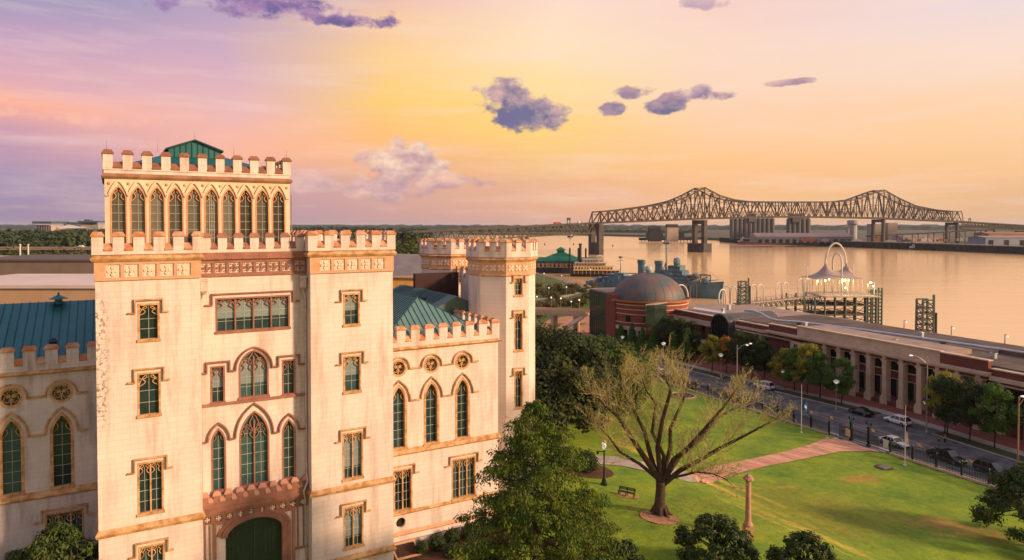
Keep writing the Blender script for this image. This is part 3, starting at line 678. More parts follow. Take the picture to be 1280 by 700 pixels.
# ---- the two square front towers
def front_tower(u0, u1, wins, pipes=False):
    cu = (u0+u1)/2; T = TF(0); holes = []
    W_ = [(cu0, z0, w, h, l) for cu0, z0, w, h, l in wins]
    for c, z0, w, h, l in W_: holes.append(shift(prof('rect', w, h), c, z0))
    tw = block_walls('square_tower', castle, u0, u1, 0, 8.6, -1.5, 28.0, holes, WALLL if u0 == 0 else WALL)
    for i, (c, z0, w, h, l) in enumerate(W_):
        window(tw, T, c, z0, w, h, 'rect', l, frame=STONE, hood=rect_hood(w, h), muntz=3 if l == 1 else 4, blind=(.55 if u0 > 10 and i in (0, 1) else (.75 if u0 > 10 else (0)) ))
    cornice('string_course', tw, u0, u1, 0, 8.6, 7.7, 8.25, .2); cornice('string_course', tw, u0, u1, 0, 8.6, 1.55, 2.1, .22)
    n = 5; pit = 1.17; s = .93
    off = .0
    relief_band(tw, T, u0-.06, u1+.06, 26.45, 27.82, [cu+off+(k-2)*pit for k in range(5)], s, BAND, CREAM)
    cornice('cornice', tw, u0, u1, 0, 8.6, 27.82, 28.35, .3)
    e = .2
    battlement('parapet', tw, (u0-e, -e), (u1+e, -e), 28.33, 29.15, 30.0, 6, .42)
    battlement('parapet', tw, (u0-e, 8.6), (u0-e, -e+.42), 28.33, 29.15, 30.0, 7, .42)
    battlement('parapet', tw, (u1+e, -e+.42), (u1+e, 8.6), 28.33, 29.15, 30.0, 7, .42)
    battlement('parapet', tw, (u1+e, 8.8), (u0-e, 8.8), 28.33, 29.15, 30.0, 6, .42)
    return tw
lt = front_tower(0, 6.95, [(3.4,21.95,1.45,2.7,1),(3.37,16.3,1.55,3.2,1),(3.4,8.95,1.75,3.85,2),(3.42,2.75,1.75,3.75,2)])
rt = front_tower(15.32, 22.5, [(18.8,21.95,1.45,2.7,1),(18.83,16.2,1.55,3.1,1),(18.85,8.7,1.8,4.0,2),(18.88,2.75,1.75,3.55,2)])
# ---- the recessed centre bay
RV = 1.3; T = TF(RV); hl = []
C4 = (11.05, 21.95, 5.78, 2.72)
hl.append(shift(prof('rect', 5.78, 2.72), 11.05, 21.95))
hl.append(shift(prof('tudor', 2.35, 3.85, rise=1.5), 11.03, 16.45))
for c in (8.28, 13.8): hl.append(shift(prof('rect', 1.1, 2.95), c, 16.3))
hl.append(shift(prof('lancet', 2.35, 6.1, rise=2.2), 11.03, 9.2))
for c in (8.3, 13.78): hl.append(shift(prof('lancet', 1.12, 5.05, rise=1.3), c, 9.2))
hl.append(shift(prof('tudor', 4.5, 7.6, rise=1.3), 11.0, -1.0))
cb = block_walls('centre_bay', castle, 6.95, 15.32, RV, 9, -1.5, 28.0, hl)
a = 5.78/2+.32
window(cb, T, 11.05, 21.95, 5.78, 2.72, 'rect', 4, frame=PINK, hood=rect_hood(5.78, 2.72, .3, .26, .85, .5), blind=.62, muntz=3)
w_ = window(cb, T, 11.03, 16.45, 2.35, 3.85, 'tudor', 2, frame=PINK, glass=GLASST, rise=1.5, muntz=4, blind=.72, hood=None)
for c in (8.28, 13.8): window(cb, T, c, 16.3, 1.1, 2.95, 'rect', 1, frame=PINK, muntz=3, blind=(.6 if c < 10 else 0))
hp = [(7.05,18.75),(7.45,18.75),(7.45,19.55),(9.15,19.55),(9.15,18.75),(9.6,18.75)]
hp += [(11.03-1.43*math.cos(PI/2*k/9)*1.0, 18.75+1.75*(.85*math.sin(PI/2*k/9)+.15*k/9)) for k in range(0, 10)]
hp += [(11.03+1.43*math.cos(PI/2*k/9), 18.75+1.75*(.85*math.sin(PI/2*k/9)+.15*k/9)) for k in range(8, -1, -1)]
hp += [(12.95,18.75),(12.95,19.55),(14.65,19.55),(14.65,18.75),(15.25,18.75)]
def hood_on(path, w=.15): h = MB(); h.sweep(path, T, w, -.15, .02); h.sweep(path, T, w*.5, -.2, -.1); return fixn(h.build('hood_mould', PINK, cb))
hood_on(hp)
sc_ = MB(); sc_.box(6.98, RV-.16, 16.08, 15.3, RV+.02, 16.28); fixn(sc_.build('string_course', PINK, cb))
window(cb, T, 11.03, 9.2, 2.35, 6.1, 'lancet', 2, frame=PINK, glass=GLASST, rise=2.2, muntz=6)
for c in (8.3, 13.78): window(cb, T, c, 9.2, 1.12, 5.05, 'lancet', 1, frame=PINK, glass=GLASST, rise=1.3, muntz=5)
def pa(c, w, zs, r, n=9): 
    P = prof('lancet', w, r+.001, n, r); P = [(x+c, z+zs-.001) for x, z in P if z > .0005]; return P[::-1]
hood_on([(7.02,13.25),(7.42,13.25)]+pa(8.3,1.62,13.3,1.35)+[(9.2,13.25),(9.5,13.25)]+pa(11.03,2.95,13.3,2.6)+[(12.56,13.25),(12.88,13.25)]+pa(13.78,1.62,13.3,1.35)+[(14.68,13.25),(15.25,13.25)])
battlement('balcony_parapet', cb, (6.98, RV-.35), (15.29, RV-.35), 7.95, 8.95, 9.3, 10, .3, PINK, pm('pale_rose_coping', (.50,.27,.19), (.40,.2,.14), 2, .8))
bb = MB(); bb.box(6.98, RV-.42, 7.62, 15.29, RV+.01, 7.95); bb.box(6.98, RV-.3, 7.4, 15.29, RV+.01, 7.62); fixn(bb.build('balcony_ledge', PINK, cb))
relief_band(cb, TF(RV-.05), 6.98, 15.29, 6.72, 7.36, [7.4+.83*k for k in range(10)], .5, PINK, CREAM)
dr = MB(); dr.sweep(shift(prof('tudor', 4.7, 7.75, rise=1.4), 11.0, -1.0)[1:], T, .42, -.22, .3); dr.sweep(shift(prof('tudor', 5.4, 8.05, rise=1.55), 11.0, -1.0)[1:], T, .3, -.12, .05)
dr.sweep([(7.95,-1),(7.95,6.6),(14.1,6.6),(14.1,-1)], T, .2, -.16, .03)
for u in (7.25, 7.6, 14.45, 14.9): dr.sweep([(u, 3.2), (u, 6.6)], T, .09, -.1, .03)
dr.sweep([(7.0,3.15),(7.95,3.15)], T, .16, -.12, .03); dr.sweep([(14.1,3.15),(15.28,3.15)], T, .16, -.12, .03)
dw = fixn(dr.build('doorway', PINK, cb))
dd = MB(); dd.poly(shift(prof('tudor', 4.5, 7.6, rise=1.3), 11.0, -1.0), T, .26, .34); door = fixn(dd.build('door', DOORG, dw))
pk = MB()
for k in range(13): pk.box(8.85+.355*k, RV+.2, -1, 8.87+.355*k, RV+.265, 5.9)
pk.box(10.97, RV+.18, -1, 11.03, RV+.265, 6.5)
fixn(pk.build('door_ribs', pm('door_rib_paint', (.05,.085,.04), None, 2, .6), door))
sp_ = MB()
for c, sg in ((8.55, 1), (13.5, -1)):
    for k in range(4): t = PI/2*k+PI/4; sp_.poly([(c+.30*math.cos(t+x)*(.6+.4*(abs(x) < .4)), 6.05+.30*math.sin(t+x)*(.6+.4*(abs(x) < .4))) for x in (-.5,-.3,0,.3,.5)]+[(c, 6.05)], T, -.09, .02)
fixn(sp_.build('spandrel_carving', CREAM, dw))
relief_band(cb, TF(RV-.02), 6.97, 15.31, 26.4, 27.75, [7.55+1.03*k for k in range(8)], .8, PINK, PINK)
cn_ = MB(); cn_.box(6.97, RV-.3, 27.75, 15.31, RV+.05, 28.3); fixn(cn_.build('cornice', PINK, cb))
battlement('parapet', cb, (7.17, RV-.15), (15.1, RV-.15), 28.3, 29.1, 29.85, 7, .42, WALL, PINK)
for u, zb in ((7.3, 24.8), (14.95, -1)):
    h = MB(); h.box(u-.25, RV-.5, 25.3, u+.25, RV-.05, 26.1); h.box(u-.3, RV-.55, 26.05, u+.3, RV-.02, 26.2); h.add([(u-.25,RV-.5,25.3),(u+.25,RV-.5,25.3),(u+.25,RV-.05,25.3),(u-.25,RV-.05,25.3),(u,RV-.2,24.9)], [(0,1,4),(1,2,4),(2,3,4),(3,0,4)])
    ph = fixn(h.build('rain_hopper', PIPE, cb)); t_ = MB()
    if zb < 0: t_.tube([(u,RV-.22,25.0),(u+.22,RV-.15,24.3),(u+.24,RV-.12,9.6),(u+.24,RV-.5,8.9),(u-.1,RV-.55,8.1),(u+.1,RV-.14,7.2),(u+.22,RV-.12,-1)], .085, 8)
    else: t_.tube([(u,RV-.22,25.0),(6.99,RV-.12,24.2),(7.03,RV-.12,8.9)], .07, 8)
    t_.build('downpipe', PIPE, ph, smooth=True)
# ---- glazed upper lantern
UV = 3.0; T = TF(UV); U0, U1 = .65, 14.35; up = [1.57+1.318*k for k in range(10)]
hl = [shift(prof('lancet', 1.14, 4.75, rise=1.15), c, 28.75) for c in up]
ub = MB(); ub.plate([(U0,28),(U1,28),(U1,34.2),(U0,34.2)], T, 0, hl, .3)
for uu, sg in ((U0, 1), (U1, -1)):
    Ts = (lambda uu, sg: (lambda a, z, d: (uu+d*sg, a, z)))(uu, sg)
    vs_ = [UV+1.0+1.318*k for k in range(7)]
    ub.plate([(UV,28),(UV+10,28),(UV+10,34.2),(UV,34.2)], Ts, 0, [shift(prof('lancet', 1.14, 4.75, rise=1.15), c, 28.75) for c in vs_], .3)
ub.plate([(U0,28),(U1,28),(U1,34.2),(U0,34.2)], TF(UV+10), 0, hl, -.3)
ub.box(U0+.3, UV+.3, 34.3, U1-.3, UV+9.7, 34.4)
LANW = pm('lantern_cream_paint', (.74,.58,.42), (.62,.46,.32), .8, .8, .15)
ul = ub.build('lantern_storey', LANW, castle)
for k, c in enumerate(up):
    window(ul, T, c, 28.75, 1.14, 4.75, 'lancet', 1, fr=.11, rec=.28, frame=pm('apricot_frame_paint', (.56,.30,.17), (.46,.24,.14), 1.5, .8), glass=GLASSG, rise=1.15, muntz=6, sill=False)
inn = MB(); 
for k in range(9): u = up[k]+.3; inn.box(u, UV+3+(k%3)*1.7, 28.2, u+.35, UV+3.3+(k%3)*1.7, 31.5+(k%2)*.8)
for k in range(9):
    c = (up[k]+up[k+1])/2; pass
hm = MB(); P = [(U0+.05, 32.75), (up[0]-.62, 32.75)]
for c in up:
    for j in range(0, 13):
        x = -1+2*j/12; P.append((c+x*.655, 32.75+1.12*(1-abs(x)**1.5)**.85))
P += [(U1-.05, 32.75)]
hm.sweep(P, T, .13, -.12, .02); fixn(hm.build('hood_mould', LANW, ul))
bs_ = MB()
for k in range(11): c = up[0]-.659+1.318*k; c = min(max(c, U0+.2), U1-.2); bs_.lathe([(.13,-.1),(.13,0),(.05,.08)], (0,0,0), 8); bs_.v[-24:] = [(c+x, UV-z, 33.65+y) for x, y, z in bs_.v[-24:]]
fixn(bs_.build('roundel_boss', STONE, ul))
cornice('cornice', ul, U0, U1, UV, UV+10, 34.05, 34.45, .22, pm('brown_stained_cornice', (.36,.19,.10), (.22,.11,.06), 1.2, .85))
fr_ = MB(); fr_.box(U0-.05, UV-.05, 34.4, U1+.05, UV+10.05, 34.75); fr_.box(U0-.12, UV-.12, 34.7, U1+.12, UV+10.12, 34.85); fixn(fr_.build('frieze', WALL, ul))
BRC = pm('brown_coping', (.27,.12,.07), (.17,.08,.05), 1.4, .85)
battlement('parapet', ul, (U0-.1,UV-.1), (U1+.1,UV-.1), 34.85, 35.35, 36.25, 11, .4, WALL, BRC, frac=.5)
battlement('parapet', ul, (U0-.1,UV+10), (U0-.1,UV+.3), 34.85, 35.35, 36.25, 8, .4, WALL, BRC, frac=.5)
battlement('parapet', ul, (U1+.1,UV+.3), (U1+.1,UV+10), 34.85, 35.35, 36.25, 8, .4, WALL, BRC, frac=.5)
battlement('parapet', ul, (U1+.1,UV+10.1), (U0-.1,UV+10.1), 34.85, 35.35, 36.25, 11, .4, WALL, BRC, frac=.5)
rf = MB(); r0, r1, q0, q1 = U0+.4, U1-.4, UV+.5, UV+9.5; cx_, cy_ = 7.3, UV+5.6
rf.add([(r0,q0,34.9),(r1,q0,34.9),(r1,q1,34.9),(r0,q1,34.9),(cx_-2.0,cy_-1.4,36.5),(cx_+2.0,cy_-1.4,36.5),(cx_+2.0,cy_+1.4,36.5),(cx_-2.0,cy_+1.4,36.5)], [(0,1,5,4),(1,2,6,5),(2,3,7,6),(3,0,4,7)])
lr = fixn(rf.build('lantern_roof', TEAL, ul))
mo = MB(); a0, a1 = cx_-2.0, cx_+2.0; b0, b1 = cy_-2.0, cy_+2.0
mo.add([(a0,b0,35.2),(a1,b0,35.2),(a1,b0,36.85),(cx_,b0,37.6),(a0,b0,36.85),(a0,b1,35.2),(a1,b1,35.2),(a1,b1,36.85),(cx_,b1,37.6),(a0,b1,36.85)], [(0,1,2,3,4),(9,8,7,6,5),(0,4,9,5),(1,6,7,2)])
mn_ = fixn(mo.build('roof_monitor', TEAL, lr))
mr_ = MB()
for sg in (-1, 1):
    x = cx_+sg*2.25; mr_.add([(cx_,b0-.25,37.75),(x,b0-.25,36.9),(x,b1+.25,36.9),(cx_,b1+.25,37.75),(cx_,b0-.25,37.63),(x,b0-.25,36.76),(x,b1+.25,36.76),(cx_,b1+.25,37.63)], [(0,1,2,3),(4,7,6,5),(0,4,5,1),(1,5,6,2),(2,6,7,3)])
fixn(mr_.build('monitor_roof', pm('dark_teal_fascia', (.015,.05,.06), None, 2, .5), mn_))
sm = MB()
for k in range(1, 9): x = a0+(a1-a0)*k/9; sm.box(x-.03, b0-.05, 35.3, x+.03, b0, 36.8+.75*(1-abs(x-cx_)/2.0))
fixn(sm.build('seam', SEAM, mn_))
ro = MB()
for u in (U0+.15, 4.3, 9.9, U1-.2): ro.tube([(u,UV+.1,36.2),(u,UV+.1,36.95)], [.02,.008], 5)
ro.tube([(cx_, b0, 37.7),(cx_, b0, 38.4)], [.02,.008], 5)
ro.build('lightning_rod', pm('dull_steel', (.25,.25,.26), None, 3, .4, metal=.7), ul)
# ladder seen through the glazing
ld = MB()
for sx_ in (-.18, .18): ld.tube([(up[5]+sx_, UV+.18, 28.8), (up[5]+sx_, UV+.18, 33.2)], .03, 5)
for k in range(12): ld.tube([(up[5]-.18, UV+.18, 29+.35*k), (up[5]+.18, UV+.18, 29+.35*k)], .02, 4)
ld.build('ladder', MUNT, ul)
# ---- wings
def wing(sgn, v, u0, u1, us, lowus, mat, lim, dark):
    T = TF(v); hl = []
    for c in us:
        hl.append(shift(prof('circle', 1.62, 1.62), c, 17.05-.81)); hl.append(shift(prof('lancet', 1.62, 6.05, rise=1.75), c, 9.45))
    for c in lowus: hl.append(shift(prof('rect', 2.65, 3.95), c, 3.55))
    if sgn > 0: hl.append(shift(prof('circle', .95, .95), 24.4, 1.95))
    wb = block_walls('wing', castle, u0, u1, v, v+14, -1.5, 18.8, hl, mat, .42)
    gl = GLASSD if sgn > 0 else GLASST
    for c in us:
        a = .81
        window(wb, T, c, 17.05-.81, 1.62, 1.62, 'circle', 1, fr=.2, rec=.4, frame=STONE, glass=GLASSD, name='rose_window')
        window(wb, T, c, 9.45, 1.62, 6.05, 'lancet', 1, fr=.22, rec=.4, frame=STONE, glass=gl, rise=1.75, muntz=6)
    for c in lowus: window(wb, T, c, 3.55, 2.65, 3.95, 'rect', 3, rec=.4, frame=STONE, hood=rect_hood(2.65, 3.95, .3, .2, .85, .5), muntz=4)
    def run(zs, r, w, zz):
        P = [(max(us[0]-1.6, u0+.02) if sgn > 0 else us[0]-1.6, zz)]
        for c in us:
            a = w/2
            if r: P += [(c-a, zz)]+pa(c, w, zz, r)+[(c+a, zz)]
            else:
                P += [(c-1.05, zz)]+[(c-1.05*math.cos(PI*k/14), zz+1.05*math.sin(PI*k/14)+.08) for k in range(0, 15)]+[(c+1.05, zz)]
        P += [(us[-1]+1.75, zz)]; h = MB(); h.sweep(P, T, .15, -.14, .02); h.sweep(P, T, .07, -.19, -.1); return fixn(h.build('hood_mould', STONE, wb))
    run(0, 0, 2.1, 16.95); run(0, 2.0, 2.2, 13.9)
    for z0, z1, pr, m_ in ((8.85,9.42,.24,STONE),(3.18,3.52,.16,STONE),(1.2,1.6,.16,BAND),(.7,.95,.3,WALL),(18.72,19.1,.3,STONE)):
        b = MB(); b.add([(u0,v+.02,z0),(u1+(pr if sgn > 0 else 0),v+.02,z0),(u1+(pr if sgn > 0 else 0),v-pr*.6,z0),(u0,v-pr*.6,z0),(u0,v-pr,z0+.12),(u1+(pr if sgn > 0 else 0),v-pr,z0+.12),(u1+(pr*.2 if sgn > 0 else 0),v-.03,z1),(u0,v-.03,z1),(u0,v+.02,z1),(u1,v+.02,z1)],
                      [(0,1,2,3),(3,2,5,4),(4,5,6,7),(7,6,9,8),(0,3,4,7,8),(1,9,6,5,2)]); fixn(b.build('cornice' if z0 > 18 else 'string_course', m_, wb))
    Ln = u1-u0; m = 1.425
    n = int(Ln/m)+1
    battlement('parapet', wb, (u1-(n-1+.6)*m, v-.12), (u1+.1, v-.12), 19.05, 20.05, 21.0, n, .42, mat, RUST, frac=.6)
    return wb
rw = wing(1, 3.2, 22.52, 34.85, (24.25,27.56,30.87), (24.25,31.0), WALL, 0, 0)
battlement('parapet', rw, (34.95,3.5), (34.95,13.0), 19.05, 20.05, 21.0, 7, .42, WALL, RUST, frac=.6)
cs = MB(); cs.box(34.83, 3.2, 18.72, 35.1, 12.5, 19.06); fixn(cs.build('cornice', STONE, rw))
vg = MB(); vg.poly(shift(prof('circle', .95, .95), 24.4, 1.95), TF(3.2), .3, .36); fixn(vg.build('vent', pm('black_iron_grille', (.015,.014,.013), None, 2, .6), rw))
lw = wing(-1, 7.7, -24, .02, (-15.75,-12.45,-9.15,-5.85,-2.55), (-15.75,-9.15,-2.45), WALLD, 0, 0)
# wing roofs with standing seams
def roofpart(name, parent, polys, mat, seams, sz=.05, sw=.05):
    b = MB()
    for P in polys: b.add(P, [tuple(range(len(P)))])
    o = fixn(b.build(name, mat, parent)); s_ = MB()
    for p, q in seams: s_.bar(Vector(p)+Vector((0,0,.03)), Vector(q)+Vector((0,0,.03)), sw, sz*1.6)
    if seams: fixn(s_.build('standing_seams', SEAM if mat is TEAL else pm('pale_seam', (.03,.10,.10), None, 2, .5), o))
    return o
A_ = (28.75, 9.6, 22.9); e0, e1, ev = 22.55, 34.4, 3.7; zb = 19.3; bk = 20
se = []
for k in range(20):
    u = e0+.3+.6*k
    if u < 28.75: f = (u-e0)/(28.75-e0)
    else: f = (e1-u)/(e1-28.75)
    if f > 0: se.append(((u, ev, zb), (u, ev+(9.6-ev)*f, zb+(22.9-zb)*f)))
for k in range(22):
    v = ev+.4+.62*k; f = min(1, (v-ev)/(9.6-ev)); se.append(((e0, v, zb), (e0+(28.75-e0)*f, v, zb+(22.9-zb)*f))); se.append(((e1, v, zb), (e1-(e1-28.75)*f, v, zb+(22.9-zb)*f)))
se += [((e0,ev,zb),A_), ((e1,ev,zb),A_), (A_,(28.75,bk,22.9))]
roofpart('hipped_roof', rw, [[(e0,ev,zb),(e1,ev,zb),A_],[(e0,ev,zb),A_,(28.75,bk,22.9),(e0,bk,zb)],[(e1,ev,zb),(e1,bk,zb),(28.75,bk,22.9),A_]], TEALY, se)
ve = MB(); ve.lathe([(.35,0),(.35,.5),(.5,.5),(.05,.8)], (25.2,14,21.0), 10); ve.tube([(25.2,14,21.7),(25.2,14,22.9)], .04, 5); fixn(ve.build('roof_vent', TEAL, rw))
rv0, rz0, rv1, rz1 = 8.3, 19.4, 18.5, 23.4
se = [((-24+.62*k, rv0, rz0), (-24+.62*k, rv1, rz1)) for k in range(40)]
roofpart('pitched_roof', lw, [[(-24,rv0,rz0),(.5,rv0,rz0),(.5,rv1,rz1),(-24,rv1,rz1)],[(-24,rv1,rz1),(.5,rv1,rz1),(.5,rv1+10,rz0),(-24,rv1+10,rz0)]], TEAL, se)
ve = MB(); ve.lathe([(.3,0),(.3,.5),(.8,.5),(.1,.85),(.06,1.1)], (-3.2,17.9,23.2), 12); fixn(ve.build('roof_vent', TEAL, lw)); ve = MB(); ve.lathe([(.25,-.5),(.3,.5),(.45,.5),(.08,.8)], (-3.2,10.2,20.4), 10); fixn(ve.build('roof_vent', SEAM, lw))
# main body behind, roofs between the turrets
mb_ = MB(); mb_.box(.3, 9.1, -1.5, 34.4, 34, 18.6); mb_.box(34.4, 12.5, -1.5, 41.4, 34, 18.6); mb_.box(U0+.2, 8.7, 18, 22, 15, 28.2); mb = fixn(mb_.build('main_block', WALL, castle))
DTEAL = roofmat('grey_teal_roof', (.05,.11,.105), (.10,.16,.14), .5, 1)  # greyish teal of the roof between the turrets
mr2 = [(30.0,15.5),(40.3,15.5),(40.3,31),(30.0,31)]
se = [((40.2,15.6+.6*k,19.6),(35.2,15.6+.6*k,22.4)) for k in range(25)]+[((29.2,15.6+.6*k,19.6),(35.0,15.6+.6*k,22.4)) for k in range(25)]
roofpart('valley_roof', mb, [[(29,13.2,19.6),(35.1,13.2,22.4),(35.1,31,22.4),(29,31,19.6)],[(41.2,13.2,19.6),(41.2,31,19.6),(35.1,31,22.4),(35.1,13.2,22.4)],[(29,13.2,19.6),(41.2,13.2,19.6),(35.1,13.2,22.4)]], DTEAL, se, .04, .04)
fixn(MB().box(34.85, 25.2, 19, 41, 25.9, 24.2).build('gable_wall', pm('dark_maroon_cladding', (.05,.022,.022), (.035,.018,.018), .5, .8), mb))
battlement('parapet', mb, (41.2,25), (41.2,14), 18.6, 24.2, 25.0, 8, .4, WALL, RUST, frac=.6)
for q_ in ((33.0,19,21.2),(32.2,24,21.0)): ve = MB(); ve.lathe([(.3,0),(.3,.6),(.7,.6),(.1,1.0)], q_, 10); fixn(ve.build('roof_vent', SEAM, mb))
# ---- octagonal turrets
def turret(cu, cv, R_, zt, label_detail):
    ap = R_*math.cos(PI/8); b = MB(); NF = 8
    o_ = bpy.data.objects.new('octagonal_turret', None); C.objects.link(o_); o_.parent = castle; o_.location = (cu, cv, 0)
    sd_ = 2*R_*math.sin(PI/8)
    def TFk(k, off=0):
        a = -PI/2+k*PI/4; nrm = Vector((math.cos(a), math.sin(a))); tg = Vector((-nrm.y, nrm.x)); ap2 = ap+off
        return lambda u, z, d: (nrm.x*(ap2-d)+tg.x*u, nrm.y*(ap2-d)+tg.y*u, z)
    for k in range(8):
        T = TFk(k); h = sd_/2; hl = []
        if k == 0: ws = [(25.6-.9+ -2.0, 1.15, 2.0), (16.6, 1.15, 4.2), (10.2, 1.1, 4.2), (4.2,1.1,4.2)]
        else: ws = []
        for z0, w, hh in ws: hl.append(shift(prof('rect', w, hh), .12, z0))
        b.plate([(-h,-1.5),(h,-1.5),(h,zt-2.9),(-h,zt-2.9)], T, 0, hl, .4)
    b.lathe([(R_-.3, zt-3.1), (.01, zt-3.0)], (0,0,0), 8, -PI/2-PI/8)
    w_ = b.build('turret_wall', WALL, o_)
    for z0, w, hh in [(22.7,1.15,2.0),(16.6,1.15,4.2),(10.2,1.1,4.2)]:
        window(w_, TFk(0), .12, z0, w, hh, 'rect', 1, rec=.38, frame=STONE, hood=rect_hood(w, hh, .25, .18, .8, .3), muntz=3)
    h = sd_/2
    def ring(name, z0, z1, pr0, pr1, m):
        q = MB(); q.lathe([(R_-.2, z0), (R_+pr0, z0), (R_+pr1, z0+(z1-z0)*.5), (R_+pr1*.3, z1), (R_-.2, z1)], (0,0,0), 8, -PI/2-PI/8); return fixn(q.build(name, m, o_))
    bd = MB(); bd.lathe([(R_-.2, zt-3.9), (R_+.07, zt-3.9), (R_+.07, zt-2.45), (R_-.2, zt-2.45)], (0,0,0), 8, -PI/2-PI/8); nb_ = len(bd.f)
    fl = MB()
    for k in range(8):
        T = TFk(k, .07)
        for j in range(3):
            c = (-1+j)*sd_*.31; zc = zt-3.15
            for i in range(4):
                t = PI/2*i+PI/4; fl.poly([(c, zc)]+[(c+.40*math.cos(t+dt)*rr, zc+.40*math.sin(t+dt)*rr) for dt, rr in ((-.55,.5),(-.36,.95),(0,1.05),(.36,.95),(.55,.5))], T, -.06, .03)
    bd.add(fl.v, fl.f); bd.m = [0]*nb_+[1]*(len(bd.f)-nb_); fixn(bd.build('carved_band', [BAND, CREAM], o_))
    ring('string_course', zt-4.05, zt-3.85, .1, .14, STONE); ring('cornice', zt-2.5, zt-1.95, .12, .36, STONE)
    cr = R_+.28
    pts_ = [Vector((cr*math.cos(-PI/2-PI/8+k*PI/4), cr*math.sin(-PI/2-PI/8+k*PI/4))) for k in range(8)]
    for k in range(8):
        p, q = pts_[k], pts_[(k+1)%8]; battlement('parapet', o_, p, q, zt-1.98, zt-.75, zt, 3, .4, WALL, RUST, frac=.55)
    return o_
t1 = turret(39.9, 11.4, 3.85, 28.9, ''); t2 = turret(41.6, 29.3, 3.85, 28.6, '')
# ================================================================== the riverside museum
BRICKM = brickmat('dark_red_brick', (.17,.050,.036), (.13,.04,.03), (.20,.12,.09), .6, .2, .012, (.07,.03,.025), .5, streak=False)
LIME = pm('tan_limestone', (.60,.45,.32), (.46,.34,.25), .5, .85, .2, 6)
ROOFG = pm('brown_gravel_roof', (.13,.10,.08), (.07,.055,.05), .25, .95, .3, 8)
ROOFT = pm('tan_membrane_roof', (.36,.27,.21), (.24,.185,.15), .3, .9)
MGL = pm('museum_glass', (.006,.007,.008), (.010,.012,.012), .3, .4, spec=.15)
GRNGL = pm('green_curtain_glass', (.010,.022,.020), (.03,.045,.032), .25, .1, spec=.7)
MULL = pm('dark_mullion', (.05,.06,.055), None, 3, .5)
SILV = pm('silver_roof_edge', (.55,.60,.66), (.45,.5,.56), .5, .35, metal=.6)
mang = math.atan2(MS.y, MS.x)
mus = thing('museum', 'long red brick and limestone museum with tall square columns along the street', 'museum', (MO.x, MO.y, 0), mang)
TM = lambda s, z, d: (s, -d, z)          # facade plane, d goes away from the street
def mbox(b, s0, s1, n0, n1, z0, z1): return b.box(s0, -n1, z0, s1, -n0, z1)
mw = fixn(mbox(MB(), -60, 52.5, 1.9, 27, -6, 5.6).build('brick_wall', BRICKM, mus))
b = MB(); mbox(b, -60, 52.5, 2.2, 27.4, 5.6, 5.95); fixn(b.build('gravel_roof', ROOFG, mus))
b = MB(); mbox(b, -11.6, 24.5, 0.2, 1.9, -6, -4.6); mbox(b, -11.6, 24.5, 1.2, 1.9, -4.6, -3.9); fixn(b.build('plinth', BRICKM, mus))
COLS = [-14.85+3.755*k for k in range(11)]
for s_ in COLS[1:]:
    c = MB(); mbox(c, s_-.75, s_+.75, -.1, 1.7, -6, -3.9); mbox(c, s_-.62, s_+.62, 0, 1.6, -3.9, -3.6)
    for a, e in ((.52, 0),): mbox(c, s_-.5, s_+.5, .12, 1.5, -3.6, 3.15)
    mbox(c, s_-.6, s_+.6, .03, 1.6, 3.15, 3.35); mbox(c, s_-.72, s_+.72, -.05, 1.7, 3.35, 3.6); mbox(c, s_-.36, s_+.36, -.02, 1.0, 3.65, 4.28)
    fixn(c.build('column', LIME, mus))
for s_ in COLS[:-1]:
    a, e = s_+.52, s_+3.755-.52
    if s_ < -12: continue
    w = MB(); mbox(w, a, e, 1.55, 1.8, -3.6, -.1); mbox(w, a, e, 1.55, 1.8, 1.6, 3.2); wi = fixn(w.build('window', MGL, mus))
    f = MB(); mbox(f, a, e, 1.3, 1.6, 1.42, 1.58); mbox(f, a, e, 1.4, 1.6, -.15, -.05); mbox(f, (a+e)/2-.04, (a+e)/2+.04, 1.48, 1.56, -3.6, -.1); fixn(f.build('transom', LIME, wi))
def band(name, s0, s1, n0, n1, z0, z1, m): return fixn(mbox(MB(), s0, s1, n0, n1, z0, z1).build(name, m, mus))
band('architrave', -12.6, 25, .3, 1.9, 3.6, 3.68, LIME); band('frieze', -12.6, 25, .35, 1.9, 3.68, 4.3, BRICKM)
band('cornice', -12.8, 40.2, -.35, 2.2, 4.3, 4.55, LIME); band('cornice', -12.9, 40.3, -.6, 2.2, 4.55, 5.0, LIME)
band('parapet', -3.8, 31, .5, 1.1, 5.0, 7.0, LIME); band('parapet_coping', -4.0, 31.1, .3, 1.35, 7.0, 7.25, LIME)
band('parapet', -12.6, -3.8, .45, 1.3, 5.0, 6.9, BRICKM); band('parapet_coping', -12.8, -4.0, .3, 1.5, 6.9, 7.1, LIME)
band('parapet', 31, 40, .45, 1.3, 5.0, 6.4, BRICKM); band('parapet_coping', 31.1, 40.2, .3, 1.5, 6.4, 6.6, LIME)
band('side_parapet', -60, -12.6, .9, 1.9, 4.4, 5.5, BRICKM); band('cornice', -60, -12.9, .2, 2.1, 3.7, 4.4, LIME); band('parapet_coping', -60, -12.8, .75, 2.1, 5.5, 5.7, LIME)
band('side_architrave', -60, -12.9, .9, 2.0, 2.9, 3.2, LIME); 
band('side_parapet', 40.2, 52, .9, 1.9, 4.6, 5.6, BRICKM); band('cornice', 40.3, 52, .3, 2.1, 4.0, 4.6, LIME); band('parapet_coping', 40.2, 52, .7, 2.1, 5.6, 5.8, LIME)
band('raised_roof', -3.6, 31, 1.12, 9.5, 5.96, 6.9, ROOFT)
band('raised_roof', -58, -5, 15, 25, 5.96, 6.7, ROOFG)
